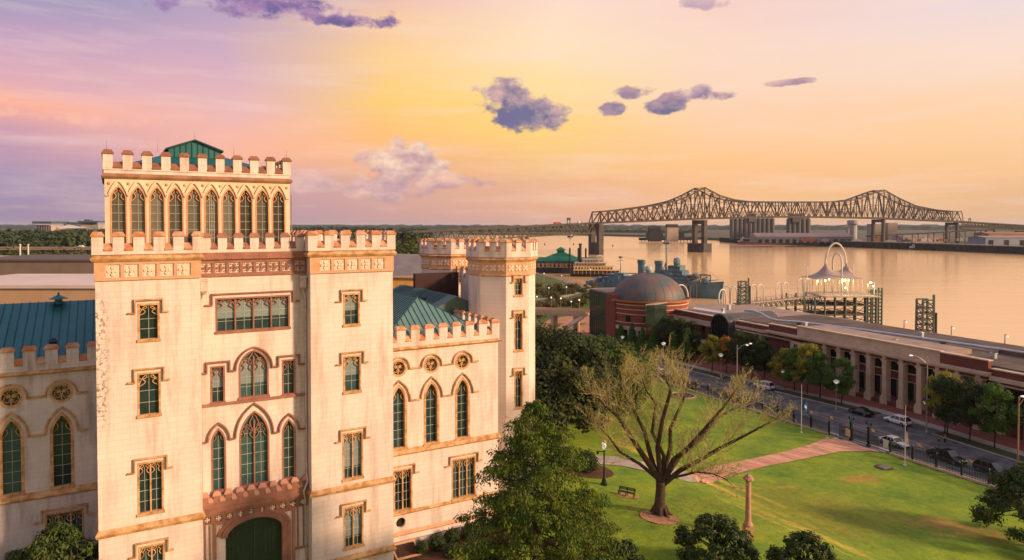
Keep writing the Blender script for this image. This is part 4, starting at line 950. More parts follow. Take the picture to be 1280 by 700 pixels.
# niche pavilion bay at the end of the colonnade
b = MB(); mbox(b, 29.2, 32.6, 0, 1.95, -6, 3.6); nb = fixn(b.build('niche_bay', LIME, mus)); fixn(mbox(MB(), 30.4, 31.4, -.06, .3, .4, 2.9).build('niche', MGL, nb))
b = MB()
for s_ in (34.5, 37.2, 43, 46, 49): mbox(b, s_-.3, s_+.3, .1, 1.9, 3.2, 4.0)
band('side_architrave', 25, 52, .5, 1.9, 3.3, 3.6, LIME)
for s_ in (43, 46.5, 50): fixn(mbox(MB(), s_-1.1, s_+1.1, 1.6, 1.95, -3.5, 2.6).build('window', MGL, mus))
for s_ in (-16.5,-21,-25.5,-30,-34.5): fixn(mbox(MB(), s_-1.2, s_+1.2, 1.6, 1.96, -3.5, 2.4).build('window', MGL, mus))
for s_ in (-14.3,-18.8,-23.3,-27.8): fixn(mbox(MB(), s_-.5, s_+.5, .9, 1.96, -6, 2.9).build('pilaster', LIME, mus))
# barrel vaulted entrance
vt = MB(); P = [(3.4*math.cos(PI*k/16), 3.6+3.1*math.sin(PI*k/16)) for k in range(17)]
vt.poly([(-3.4+56.5,-6),(3.4+56.5,-6)]+[(56.5+x, z) for x, z in P], TM, -.6, .2); ve = fixn(vt.build('arched_entrance_glass', MGL, mus))
va = MB(); va.sweep([(3.6+56.5,-6)]+[(56.5+x*1.06, z+.15) for x, z in P]+[(-3.6+56.5,-6)], TM, .35, -.9, 16); fixn(va.build('barrel_vault', pm('vault_metal', (.12,.11,.11), None, 1, .5, metal=.5), mus))
mq = MB()
for x in (-2.2,-1.1,0,1.1,2.2): mbox(mq, 56.5+x-.04, 56.5+x+.04, -.7, -.58, -5.5, 3.6+3.1*math.sqrt(1-(x/3.4)**2))
for z in (-2,1.2,3.6): mbox(mq, 53.2, 59.8, -.7, -.59, z-.04, z+.04)
fixn(mq.build('mullions', MULL, ve))
# northern half
band('brick_wall', 60.2, 88, 1.2, 24, -6, 2.9, BRICKM); band('cornice', 60.2, 88, -.5, 2, 2.9, 4.2, LIME); band('parapet', 60.2, 88, .2, 1.0, 4.2, 5.7, BRICKM); band('parapet_coping', 60.2, 88, 0, 1.2, 5.7, 5.9, LIME)
band('membrane_roof', 52.6, 88, 1.05, 24, 4.3, 5.6, ROOFT)
band('terrace', 50, 96, 24.1, 44, -6, 3.4, ROOFT)
for s_ in (62.5,66.5,70.5,74.5,78.5): fixn(mbox(MB(), s_-.75, s_+.75, -.3, 1.2, -6, 2.88).build('brick_pier', BRICKM, mus))
for s_ in (64.5,68.5,72.5,76.5): fixn(mbox(MB(), s_-1.2, s_+1.2, .9, 1.24, -3, 2.6).build('window', MGL, mus))
band('entrance_canopy', 61, 76, -3.2, .9, -1.6, -1.2, LIME)
# silver roof rail
dp = [G(1330,448,6.6),G(1280,441,6.6),G(1180,426.5,6.6),G(1080,412.5,6.6),G(1000,402.5,6.6),G(972,400.5,6.8),G(962,398,7.1),G(952,392,7.9),G(942,388.5,8.2),G(930,388,8.2),G(905,383.5,8.0),G(868,384,6.9)]
inv = Matrix.Translation((MO.x, MO.y, 0)) @ Matrix.Rotation(mang, 4, 'Z'); inv = inv.inverted()
t = MB(); t.tube([inv @ p for p in dp[:-2]], .28, 8); rail = t.build('silver_duct', SILV, mus, smooth=True)
t = MB(); 
for p in dp[1:5]: q = inv @ p; t.box(q.x-.5, q.y-.5, 5.9, q.x+.5, q.y+.5, 6.5)
t.build('duct_support', ROOFG, rail)
b = MB(); q0 = inv @ dp[-3]
b.add([tuple(inv @ p) for p in (G(868,384,6.2),G(905,389.5,6.2),G(905,392,6.2),G(866,386,6.2))], [(0,1,2,3)]); b.add([(x,y,5.5) for x,y,z in b.v[:4]], [(0,3,2,1)]); b.f += [(0,4,5,1),(1,5,6,2),(2,6,7,3),(3,7,4,0)]; b.m += [0]*4
fixn(b.build('skylight', SILV, mus))
for s_, n_ in ((10,6),(-8,9),(36,8),(-20,20),(14,19),(66,8),(72,15)): 
    b = MB(); mbox(b, s_-.4, s_+.4, n_-.35, n_+.35, 5.5, 6.9+(s_%3)*.1); mbox(b, s_-.5, s_+.5, n_-.45, n_+.45, 6.9, 7.0); fixn(b.build('roof_unit', SILV, mus))
# round planetarium
DC = Vector((41.9, 213.2)); pln = thing('planetarium', 'round red brick planetarium drum under a big teal and brown metal dome', 'planetarium', (DC.x, DC.y, RZ))
z = -RZ
DB = pm('drum_red_brick', (.24,.070,.045), (.19,.055,.038), .4, .85)
b = MB(); b.lathe([(11.7,6.0),(11.7,13.3)], (0,0,0), 64); fixn(b.build('brick_drum', DB, pln))
for zz, h in ((5.0,1.15),(7.1,.2),(9.6,.2),(11,.2),(12.3,.25)): b = MB(); b.lathe([(11.6,zz),(11.9,zz),(11.9,zz+h),(11.6,zz+h)], (0,0,0), 64); fixn(b.build('stone_course', LIME, pln))
b = MB(); b.lathe([(11.6,13.0),(12.4,13.2),(12.5,13.8),(12.3,13.8),(12.2,13.35),(10.5,13.3)], (0,0,0), 64); fixn(b.build('roof_gallery', pm('rusty_orange_edge', (.42,.17,.08), (.33,.12,.06), .6, .7), pln))
b = MB(); b.lathe([(10.9*math.cos(PI/2*k/22), 13.3+8.1*math.sin(PI/2*k/22)) for k in range(23)], (0,0,0), 64)
DOME = pm('sky_tinted_dome_metal', (.055,.115,.13), (.20,.11,.085), .13, .6, .05, 2, metal=.25, lo=.35, hi=.68, stretch=(1,1,2.5))  # brown tone paints the sky's reflection into the teal metal
dm = b.build('dome', DOME, pln, smooth=True)
sm = MB()
for k in range(24): a = 2*PI*k/24; sm.tube([(10.93*math.cos(PI/2*j/10)*math.cos(a), 10.93*math.cos(PI/2*j/10)*math.sin(a), 13.3+8.12*math.sin(PI/2*j/10)) for j in range(10)], .035, 4, False)
sm.build('dome_ribs', DOME, dm)
b = MB(); b.lathe([(.9,21.2),(.9,21.8),(1.1,21.9),(1.15,22.5),(.95,23.1),(.5,23.4),(.05,23.5)], (0,0,0), 20); b.build('finial', pm('pale_blue_paint', (.36,.45,.48), None, 1, .5), dm, smooth=True)
for k in range(26):
    a = -PI/2+(k-13)*.24
    if k % 2 == 0 and abs(k-13) < 9:
        w = MB(); T = lambda u, z_, d, a=a: ((11.75-d)*math.cos(a)-u*math.sin(a), (11.75-d)*math.sin(a)+u*math.cos(a), z_); w.poly([(-.8,7.5),(.8,7.5),(.8,9.2),(-.8,9.2)], T, -.03, .3); fixn(w.build('window', MGL, pln))
    w = MB(); w.lathe([(.55,0),(.45,.3),(.45,4.7),(.6,5.05)], (11.2*math.cos(a), 11.2*math.sin(a), 0), 10); w.build('column', pm('white_column', (.66,.6,.52), None, 1, .7), pln)
b = MB(); b.lathe([(9.6,0),(9.6,5.2)], (0,0,0), 32); b.build('recessed_glass', MGL, pln)
# glass stair block and brick slab beside the drum
def prism(name, P, z0, z1, mat, parent=None):
    b = MB(); b.poly([(p.x, p.y) for p in P], lambda u, z_, d: (u, z_, d), z0, z1); return fixn(b.build(name, mat, parent))
gb = thing('glass_stair_block', 'tall green glass block left of the round planetarium', 'glass building', (0,0,0))
p0 = G(737,420,RZ).xy; p1 = G(757,428,RZ).xy; dn = Vector((p1.y-p0.y, -(p1.x-p0.x))); dn = -dn if dn.y < 0 else dn; dn = dn.normalized()
ctr = (p0+p1)/2; gb.location = (ctr.x, ctr.y, RZ)
q = [p-ctr for p in (p0, p1, p1+dn*12, p0+dn*12)]
prism('curtain_wall', q, .8, 15.0, GRNGL, gb); prism('base', [v*1.02 for v in q], 0, .8, LIME, gb); prism('flat_roof', [v*1.06 for v in q], 15, 15.5, ROOFT, gb)
mu = MB()
for k in range(8): v = q[0].lerp(q[1], k/7); mu.bar((v.x, v.y, .8), (v.x, v.y, 15), .14)
for k in range(7): z_ = 2+2*k; mu.bar((q[0].x, q[0].y, z_), (q[1].x, q[1].y, z_), .12)
mu.build('mullions', MULL, gb)
p2 = G(768,431,RZ).xy
sb = prism('stair_tower', [v-p1 for v in (p1, p2, p2+dn*7, p1+dn*7)], 0, 15.0, DB); sb.location = (p1.x, p1.y, RZ); tag(sb, 'plain dark red brick slab tower between the glass block and the round drum', 'brick tower')
at = thing('glass_atrium', 'green glass corner block joining the round drum to the museum', 'glass building', (0,0,0))
a0 = G(807,441,RZ).xy; a1 = G(822,437.5,RZ).xy; ctr = (a0+a1)/2; at.location = (ctr.x, ctr.y, RZ)
q = [a0-ctr, a1-ctr, a1-ctr+MN*3, a0-ctr+MN*3]
prism('brick_base', q, 0, 7.0, BRICKM, at); prism('curtain_wall', q, 7.0, 13.4, GRNGL, at); prism('flat_roof', [v*1.05 for v in q], 13.4, 13.7, ROOFT, at)
mu = MB()
for k in range(6): v = q[0].lerp(q[1], k/5); mu.bar((v.x, v.y, 7), (v.x, v.y, 13.4), .14)
for k in range(1,4): mu.bar((q[0].x, q[0].y, 7+1.7*k), (q[1].x, q[1].y, 7+1.7*k), .12)
mu.build('mullions', MULL, at)
# elevated walkway left of the museum
ww = thing('elevated_walkway', 'tan elevated concrete walkway on paired columns left of the glass block', 'walkway', (8, 236, -5.6))
wa, wb_ = Vector((-26, 8, 0)), Vector((17, -6, 0))
b = MB(); b.bar(wa+Vector((0,0,6.3)), wb_+Vector((0,0,6.3)), 6, .7); fixn(b.build('deck', LIME, ww))
wn_ = (wb_-wa).normalized().cross(Vector((0,0,1)))
for sg in (-1, 1): b = MB(); b.bar(wa+wn_*sg*3+Vector((0,0,7.2)), wb_+wn_*sg*3+Vector((0,0,7.2)), .3, 1.3); fixn(b.build('parapet', pm('tan_parapet', (.62,.42,.27), (.5,.34,.22), .5, .85), ww))
for k in range(6):
    for sg in (-1, 1):
        p = wa.lerp(wb_, (k+.5)/6)+wn_*sg*2.2; b = MB(); b.lathe([(.6,0),(.6,6)], tuple(p), 10); b.build('column', LIME, ww)
st_ = MB(); st_.bar(wb_+Vector((-2,-3,6)), wb_+Vector((-12,-8,.3)), 2.4, .4); fixn(st_.build('ramp', LIME, ww))
# ================================================================== fence and gate
IRON = pm('green_black_iron', (.012,.022,.018), None, 3, .5, metal=.4)
fence = thing('iron_fence', 'green black iron railing on a low stone kerb between lawn and street', 'fence', (MO.x, MO.y, 0), mang)
FP = [-44.0+3.72*k for k in range(34)]
FP = [s for s in FP if not (-11.0 < s < -6.5)]
for i, s in enumerate(FP):
    n = fence_n(s); 
    b = MB(); b.lathe([(.13,-.3),(.13,2.05),(.19,2.1),(.19,2.2),(.05,2.35)], (s, -n, -5.4), 4, PI/4); b.build('post', IRON, fence)
for a, c in zip(FP, FP[1:]):
    if c-a > 5: continue
    na, nc = fence_n(a), fence_n(c); pa_ = Vector((a, -na, -5.4)); pc = Vector((c, -nc, -5.4)); r = MB()
    r.bar(pa_+Vector((0,0,1.75)), pc+Vector((0,0,1.75)), .06); r.bar(pa_+Vector((0,0,1.5)), pc+Vector((0,0,1.5)), .05); r.bar(pa_+Vector((0,0,.3)), pc+Vector((0,0,.3)), .06)
    for k in range(1, 17): p = pa_.lerp(pc, k/17); r.bar(p+Vector((0,0,.15)), p+Vector((0,0,1.95)), .05)
    r.build('railing', IRON, fence)
    kb = MB(); kb.bar(pa_+Vector((0,0,0)), pc+Vector((0,0,0)), .45, .3); fixn(kb.build('kerb', LIME, fence))
gate = thing('iron_gate', 'double iron gate between two lantern topped pylons where the brick path meets the street', 'gate', (MW(-8.9, fence_n(-8.9)).x, MW(-8.9, fence_n(-8.9)).y, -5.4), mang)
for x in (-1.7, 1.7):
    b = MB(); b.lathe([(.35,-.3),(.35,.3),(.24,.4),(.24,2.9),(.34,3.0),(.34,3.15),(.1,3.2)], (x,0,0), 4, PI/4); py = b.build('pylon', IRON, gate)
    l = MB(); 
    for dx in (-.42, .42): l.lathe([(.05,3.5),(.14,3.55),(.17,3.8),(.05,3.95)], (x+dx,0,0), 6)
    l.bar((x-.42,0,3.5),(x+.42,0,3.5),.05); l.bar((x,0,3.1),(x,0,3.9),.06); l.build('lantern', IRON, py)
for x0, x1 in ((-1.5,-.05),(.05,1.5),(-3.6,-1.95),(1.95,4.2)):
    r = MB(); r.bar((x0,0,1.9),(x1,0,1.9),.07); r.bar((x0,0,.25),(x1,0,.25),.07); r.bar((x0,0,1.1),(x1,0,1.1),.05); k = 0
    x = x0
    while x <= x1: r.bar((x,0,.1),(x,0,2.1),.04); x += .18
    r.build('gate_leaf', IRON, gate)
b = MB(); b.box(-4.6,-.35,-.2,4.4,.35,.03); fixn(b.build('threshold', pm('blue_grey_slate', (.16,.20,.24), None, 1, .7), gate))
for (px_, py_, lab, m) in ((1048,552,'small tan notice panel fixed on the iron fence left of the gate', pm('tan_board', (.62,.42,.24), None, 2, .7)), (1102,566,'small off white notice panel fixed on the iron fence right of the gate', pm('off_white_board', (.66,.6,.46), None, 2, .7))):
    p = G(px_, py_, -5.4); s_, n_ = MI(p.x, p.y); w_ = MW(s_, fence_n(s_)-.22); b = MB(); b.box(-.45,-.03,.7,.45,.03,1.9); b.box(-.5,-.05,.66,.5,-.0,.7); tag(fixn(b.build('notice_board', m, loc=(w_.x, w_.y, -5.4), rot=(0,0,mang))), lab, 'notice board')
# ================================================================== cars
def carpaint(name, c, rough=.3, metal=.0): return pm(name, c, None, 1, rough, metal=metal, spec=.6)
CGL = pm('car_glass', (.012,.014,.016), None, 1, .06, spec=.8); TYRE = pm('tyre_rubber', (.012,.012,.012), None, 3, .9); RIM = pm('alloy_rim', (.35,.35,.36), None, 3, .35, metal=.8)
LAMPW = pm('headlight_lens', (.7,.7,.66), None, 1, .2); LAMPR = pm('tail_light_lens', (.35,.02,.015), None, 1, .25)
def car(label, px, py, paint, kind='suv', flip=False, dz=0, dn_=0, group='cars on the street'):
    p = G(px, py, RZ); s_, n_ = MI(p.x, p.y); q = MW(s_+.5, mid(s_+.5))-MW(s_-.5, mid(s_-.5)); an = math.atan2(q.y, q.x)+(PI if flip else 0)
    r = thing('parked_car', label, 'car', (p.x, p.y, RZ), an, group)
    Ls = {'suv': (4.7,1.9,1.72), 'sedan': (4.8,1.82,1.42), 'wagon': (4.7,1.86,1.62), 'pickup': (5.6,2.0,1.85)}[kind]; Ln, Wd, H = Ls; h = Ln/2; w = Wd/2
    belt = H*.60; hood = belt-.04 if kind != 'sedan' else belt-.0
    # stations: x, z low, z top of lower body, half width
    st = [(-h, .42, belt*.80, w*.80), (-h+.1, .30, belt*.94, w*.92), (-h+.5, .24, belt, w*.99), (-h+1.4, .22, belt+.02, w), (0, .2, belt, w), (h-1.5, .22, belt-.02, w), (h-1.0, .23, hood-.05, w*.99), (h-.4, .26, hood-.13, w*.95), (h-.1, .32, hood-.28, w*.88), (h, .42, hood-.42, w*.74)]
    b = MB(); rings = []
    for x, z0, z1, hw in st:
        zz = [(-hw*.86,z0),(-hw,z0+(z1-z0)*.3),(-hw*1.0,z0+(z1-z0)*.68),(-hw*.93,z1-.03),(-hw*.8,z1),(0,z1+.03),(hw*.8,z1),(hw*.93,z1-.03),(hw,z0+(z1-z0)*.68),(hw,z0+(z1-z0)*.3),(hw*.86,z0),(0,z0-.02)]
        rings.append([(x, y, z) for y, z in zz])
    m = 12; vs = [v for rg_ in rings for v in rg_]
    b.add(vs, [(i*m+k, i*m+(k+1)%m, (i+1)*m+(k+1)%m, (i+1)*m+k) for i in range(len(st)-1) for k in range(m)]+[tuple(range(m))[::-1], tuple((len(st)-1)*m+k for k in range(m))])
    if kind == 'sedan': cab = [(-h+.75, -h+1.5), (h-1.35, h-2.1)]
    elif kind == 'pickup': cab = [(-h+2.3, -h+2.55), (h-1.35, h-2.1)]
    else: cab = [(-h+.12, -h+.6 if kind == 'suv' else -h+.85), (h-1.25, h-2.0)]
    (rb, rt), (fb_, ft) = cab
    def cabin(mb, e, z0, z1, ins):
        rw_ = w*.72; bw = w*.93
        f0 = (z0-belt)/(H-belt); f1 = (z1-belt)/(H-belt)
        def sec(f): return (rb+(rt-rb)*f-e, fb_+(ft-fb_)*f+e, bw+(rw_-bw)*f+e*.6)
        a0_, a1_, aw = sec(f0); b0_, b1_, bw_ = sec(f1)
        mb.add([(a0_,-aw,z0),(a1_,-aw,z0),(a1_,aw,z0),(a0_,aw,z0),(b0_,-bw_,z1),(b1_,-bw_,z1),(b1_,bw_,z1),(b0_,bw_,z1)], [(0,3,2,1),(4,5,6,7),(0,1,5,4),(1,2,6,5),(2,3,7,6),(3,0,4,7)])
    cabin(b, 0, H-.1, H, 0)
    if kind == 'pickup': b.box(-h+.15,-w*.9,belt,-h+2.3,-w*.8,belt+.12); b.box(-h+.15,w*.8,belt,-h+2.3,w*.9,belt+.12); cabin(b, 0, H-.12, H-.02, 0)
    # pillars
    for sg in (-1, 1):
        for f in (0, .36, .68, 1):
            x0 = rb+(fb_-rb)*f; x1 = rt+(ft-rt)*f; b.bar((x0, sg*w*.935, belt), (x1, sg*w*.725, H-.08), .09, .05)
    bo = fixn(b.build('body', paint, r)); 
    bo.data.polygons.foreach_set('use_smooth', [False]*len(bo.data.polygons))
    bev = bo.modifiers.new('bevel', 'BEVEL'); bev.width = .03; bev.segments = 2; bev.limit_method = 'ANGLE'
    g_ = MB(); cabin(g_, -.015, belt-.02, H-.09, 0); fixn(g_.build('windows', CGL, r))
    for x in (-h+.95, h-.95):
        for sg in (-1, 1):
            t = MB(); P_ = [(.0,.0),(.22,0),(.33,.03),(.34,.11),(.33,.2),(.2,.22)]
            t.lathe([(.20,0),(.33,.02),(.35,.08),(.35,.15),(.33,.2),(.2,.22)], (0,0,0), 18); t.v = [(x+a_, sg*(w-.2+c_), .35+b_) for a_, b_, c_ in t.v]
            wh = fixn(t.build('wheel', TYRE, r)); t = MB(); t.lathe([(.21,.15),(.21,.225),(.05,.235)], (0,0,0), 12); t.v = [(x+a_, sg*(w-.2+c_), .35+b_) for a_, b_, c_ in t.v]; fixn(t.build('rim', RIM, wh))
    for sg in (-1, 1):
        t = MB(); t.box(h-.2, sg*w*.62-.2, hood-.40, h-.02, sg*w*.62+.2, hood-.25); t.build('headlight', LAMPW, r)
        t = MB(); t.box(-h-.01, sg*w*.72-.14, belt*.72, -h+.1, sg*w*.72+.14, belt*.9); t.build('tail_light', LAMPR, r)
        t = MB(); t.box(h-1.75, sg*(w+.08)-.09, belt, h-1.6, sg*(w+.08)+.09, belt+.14); t.build('wing_mirror', paint, r)
    t = MB(); t.box(-h-.03,-w*.75,.3,-h+.05,w*.75,.5); t.box(h-.06,-w*.6,.3,h+.03,w*.6,.5); t.build('bumper', pm('black_trim', (.02,.02,.02), None, 2, .7), r)
    return r
WHT = carpaint('white_car_paint', (.72,.72,.70)); BLK = carpaint('black_car_paint', (.012,.012,.014), .2); RED = carpaint('dark_red_car_paint', (.10,.012,.015)); GRY = carpaint('silver_car_paint', (.55,.58,.58), .3, .3); DKG = carpaint('charcoal_car_paint', (.03,.033,.036), .25)
car('white suv parked at the far kerb left of the double armed lamp pole', 955, 485.5, WHT, 'suv')
car('black sedan parked in the bay in front of the museum columns', 1076, 518, BLK, 'sedan')
car('white estate car with black roof glass parked right of the black sedan', 1122, 529.5, WHT, 'wagon')
car('silver white sedan waiting behind the fence just right of the gate', 1117, 556.5, GRY, 'sedan', True)
car('large black pickup truck driving along the near side of the street', 1183, 576, BLK, 'pickup', True)
car('charcoal suv following at the far right of the near side', 1240, 592, DKG, 'suv', True)
car('dark red estate car on the near lane beyond the round planting bed', 862, 485, RED, 'wagon', True)
car('reddish brown car seen through the bare tree twigs', 922, 501, RED, 'suv', True)
car('white hatchback at the bend of the street left of the dark red car', 826, 469.5, WHT, 'wagon', True)
car('silver car farthest along the bend beside the oak', 797, 458, GRY, 'sedan', True)
# ================================================================== lamps, poles and small things
STEEL = pm('galvanised_pole', (.33,.31,.28), None, 2, .5, metal=.5); BRNP = pm('brown_wood_pole', (.34,.20,.12), (.25,.14,.08), 2, .8); GLOBE = pm('frosted_globe', (.8,.8,.78), None, 1, .3, emit=(1,.95,.85), es=.35)  # mild glow added so the unlit globes read bright white
def zof(px, py, base): return CZ + (cam_ray(px, py).z/cam_ray(px, py).y)*base.y
def globe_lamp(label, px, pyb, pyt, z=RZ+.1):
    p = G(px, pyb, z) if z is not None else G(px, pyb); h = zof(px, pyt, p)-p.z
    r = thing('globe_lamp', label, 'street lamp', p, 0, 'globe lamps along the museum sidewalk')
    b = MB(); b.lathe([(.2,0),(.16,.4),(.07,.5),(.06,h-.7)], (0,0,0), 10); b.build('pole', STEEL, r, smooth=False)
    b = MB(); b.lathe([(.12,h-.72),(.32,h-.6),(.45,h-.38),(.40,h-.15),(.22,h)], (0,0,0), 14); b.build('globe', GLOBE, r, smooth=True)
    b = MB(); b.lathe([(.62,h-.30),(.5,h-.12),(.1,h+.08)], (0,0,0), 14); b.build('shade', pm('white_shade', (.7,.68,.62), None, 2, .5), r)
    return r
for a in [('globe lamp by the first cone trees left of the museum entrance',829,455,428),('globe lamp in front of the yellow and orange trees by the arched entrance',901,471,442),('globe lamp right behind the white suv',979,486,462),
          ('globe lamp standing left of the black sedan in front of the columns',1045,512,475),('globe lamp on the dark verge beside the white estate car',1158,541,501),('globe lamp farthest left along the bend of the sidewalk',778,440,420)]: globe_lamp(*a)
def arm_lamp(label, px, pyb, pyt, arms, mat=STEEL, z=RZ+.12, reach=2.4):
    p = G(px, pyb, z); h = zof(px, pyt, p)-p.z; r = thing('street_lamp', label, 'street lamp', p, 0, 'tall arm lamps along the street')
    b = MB(); b.lathe([(.22,0),(.2,.5),(.13,.6),(.09,h-.2)], (0,0,0), 10); b.build('pole', mat, r)
    for (dx, dy, dz) in arms:
        d = Vector((dx, dy, 0)).normalized(); b = MB(); b.tube([(0,0,h-1.3)]+[tuple(d*reach*f+Vector((0,0,h-1.3+1.5*math.sin(f*PI/2)+dz))) for f in (.2,.45,.7,1)], .06, 6); ar = b.build('arm', mat, r)
        e = d*(reach+.3)+Vector((0,0,h+.2+dz)); b = MB(); b.lathe([(.1,-.16),(.30,-.10),(.32,.02),(.12,.12)], tuple(e), 12); b.build('lamp_head', GLOBE, ar)
    return r
arm_lamp('tall lamp pole with two curved arms left of the white suv', 921, 492, 430, [(1,-.2,0),(.5,-.9,.0)])
arm_lamp('tall slim lamp pole before the museum columns with one short arm', 1158, 542, 446, [(-1,.1,0)])
arm_lamp('tall brown lamp pole with round heads at the right edge of the view', 1272, 594, 494, [(-.3,-.9,0),(1,.0,-.4)], BRNP, reach=1.2)
p = G(1272,594,RZ+.12)
def lantern_post(label, px, pyb, pyt):
    p = G(px, pyb); h = zof(px, pyt, p)-p.z; r = thing('lamp_post', label, 'lamp post', p)
    b = MB(); b.lathe([(.38,-.1),(.38,.25),(.28,.35),(.2,.8),(.1,1.0),(.08,h-1.3),(.13,h-1.2)], (0,0,0), 12); b.build('pole', IRON, r)
    b = MB(); b.bar((-.75,0,h-1.45),(.1,0,h-1.45),.08); b.lathe([(.1,h-1.75),(.16,h-1.6),(.16,h-1.4)],(-.75,0,0),8); b.build('side_bracket', IRON, r)
    b = MB(); b.lathe([(.14,h-1.2),(.26,h-.8),(.27,h-.45),(.2,h-.3)], (0,0,0), 10); b.build('glass_globe', GLOBE, r, smooth=True); b = MB(); b.lathe([(.26,h-.32),(.1,h-.1),(.03,h)], (0,0,0), 10); b.build('cap', LIME, r)
lantern_post('dark green lamp post with a glass lantern standing on the lawn by the round shrub', 755, 607, 549)
p = G(935, 672); h = zof(935, 592, p)-p.z
pil = thing('stone_pillar', 'free standing rose stone pillar with square cap on the lawn', 'pillar', p)
ROSE = pm('rose_pillar_stone', (.46,.26,.19), (.36,.19,.14), 1.5, .8, .2)
b = MB(); b.lathe([(.62,-.2),(.62,1.2)], (0,0,0), 4, PI/4); fixn(b.build('pedestal', STONE, pil))
b = MB(); b.lathe([(.46,1.2),(.50,1.35),(.38,1.5),(.30,1.7),(.27,3.0),(.25,h-.75),(.32,h-.7)], (0,0,0), 16); b.build('shaft', ROSE, pil)
b = MB(); b.lathe([(.36,h-.72),(.52,h-.6),(.52,h-.4),(.3,h-.3),(.34,h-.2),(.05,h)], (0,0,0), 8, PI/8); fixn(b.build('capital', ROSE, pil))
p = G(783,621); bn = thing('park_bench', 'dark slatted park bench on the lawn near the lamp post', 'bench', (p.x, p.y, p.z+.06), -.55)
WD = pm('dark_bench_slats', (.04,.035,.03), None, 3, .7)
b = MB(); [b.box(-1.0,-.25+.13*k,.42,1.0,-.16+.13*k,.46) for k in range(4)]; b.build('seat', WD, bn)
b = MB(); [b.box(-1.0,.27,.55+.13*k,1.0,.31,.64+.13*k) for k in range(3)]; b.build('backrest', WD, bn)
for x in (-.9,0,.9): b = MB(); b.box(x-.04,-.22,0,x+.04,-.16,.42); b.box(x-.04,.22,0,x+.04,.28,.9); b.box(x-.04,-.2,.38,x+.04,.26,.42); b.build('leg', IRON, bn)
def flagpole(label, px, pyb, pyt, flag):
    p = G(px, pyb); h = zof(px, pyt, p)-p.z; r = thing('flagpole', label, 'flagpole', p)
    b = MB(); b.lathe([(.25,0),(.2,.15),(.07,.2),(.035,h)], (0,0,0), 10); b.build('pole', pm('white_pole', (.6,.58,.55), None, 2, .4), r); b = MB(); b.lathe([(.02,h),(.09,h+.07),(.09,h+.12),(.01,h+.2)],(0,0,0),10); b.build('finial', STONE, r)
    z1 = h*.72 if flag == 'blue' else h*.68
    f = MB(); hh = 2.0 if flag == 'blue' else 2.6; wdt = 1.3 if flag == 'blue' else .45; nu, nv = 8, 12
    for j in range(nv+1):
        for i in range(nu+1):
            a = i/nu; c = j/nv; f.v.append((.05+wdt*a*(.75+.25*c), .12*math.sin(a*7+c*3)*(.3+a), z1-hh*c-a*a*(.9 if flag == 'blue' else .3)))
    for j in range(nv):
        for i in range(nu):
            f.f.append((j*(nu+1)+i, j*(nu+1)+i+1, (j+1)*(nu+1)+i+1, (j+1)*(nu+1)+i))
            f.m.append((1 if (2 < i < 6 and 4 < j < 8) else 0) if flag == 'blue' else (2 if j < 4 else (i+0) % 2))
    ms = [pm('blue_flag_cloth', (.02,.07,.22), None, 2, .8), pm('pale_flag_emblem', (.6,.6,.55), None, 2, .8)] if flag == 'blue' else [pm('red_flag_cloth', (.42,.04,.03), None, 2, .8), pm('white_flag_cloth', (.7,.62,.55), None, 2, .8), pm('navy_flag_cloth', (.02,.03,.12), None, 2, .8)]
    fl = f.build('flag', ms, r); so = fl.modifiers.new('solid', 'SOLIDIFY'); so.thickness = .015
flagpole('white flagpole on the lawn with a drooping blue state flag', 1001.5, 541, 482, 'blue')
flagpole('white flagpole beside the fence with a furled red and white striped flag', 1131, 582, 508, 'us')
# cellar hatch at the foot of the wing
p = G(507, 693, .3); ht = thing('cellar_hatch', 'tilted brown framed hatch on the ground beside the castle wing', 'hatch', (p.x, p.y, .0), R(30))
b = MB(); b.add([(-1.1,-.8,.35),(1.1,-.8,.35),(1.1,.8,1.0),(-1.1,.8,1.0),(-1.1,-.8,0),(1.1,-.8,0),(1.1,.8,0),(-1.1,.8,0)], [(0,1,2,3),(4,7,6,5),(0,4,5,1),(1,5,6,2),(2,6,7,3),(3,7,4,0)]); fixn(b.build('lid', pm('dark_brown_grating', (.06,.03,.02), (.03,.015,.01), 6, .8), ht))
b = MB(); T_ = lambda u, z_, d: (u, z_, .35+(z_+.8)*.406+.02+d); b.sweep([(-1.1,-.8),(1.1,-.8),(1.1,.8),(-1.1,.8)], T_, .16, .0, .08, closed=True); fixn(b.build('frame', BAND, ht))
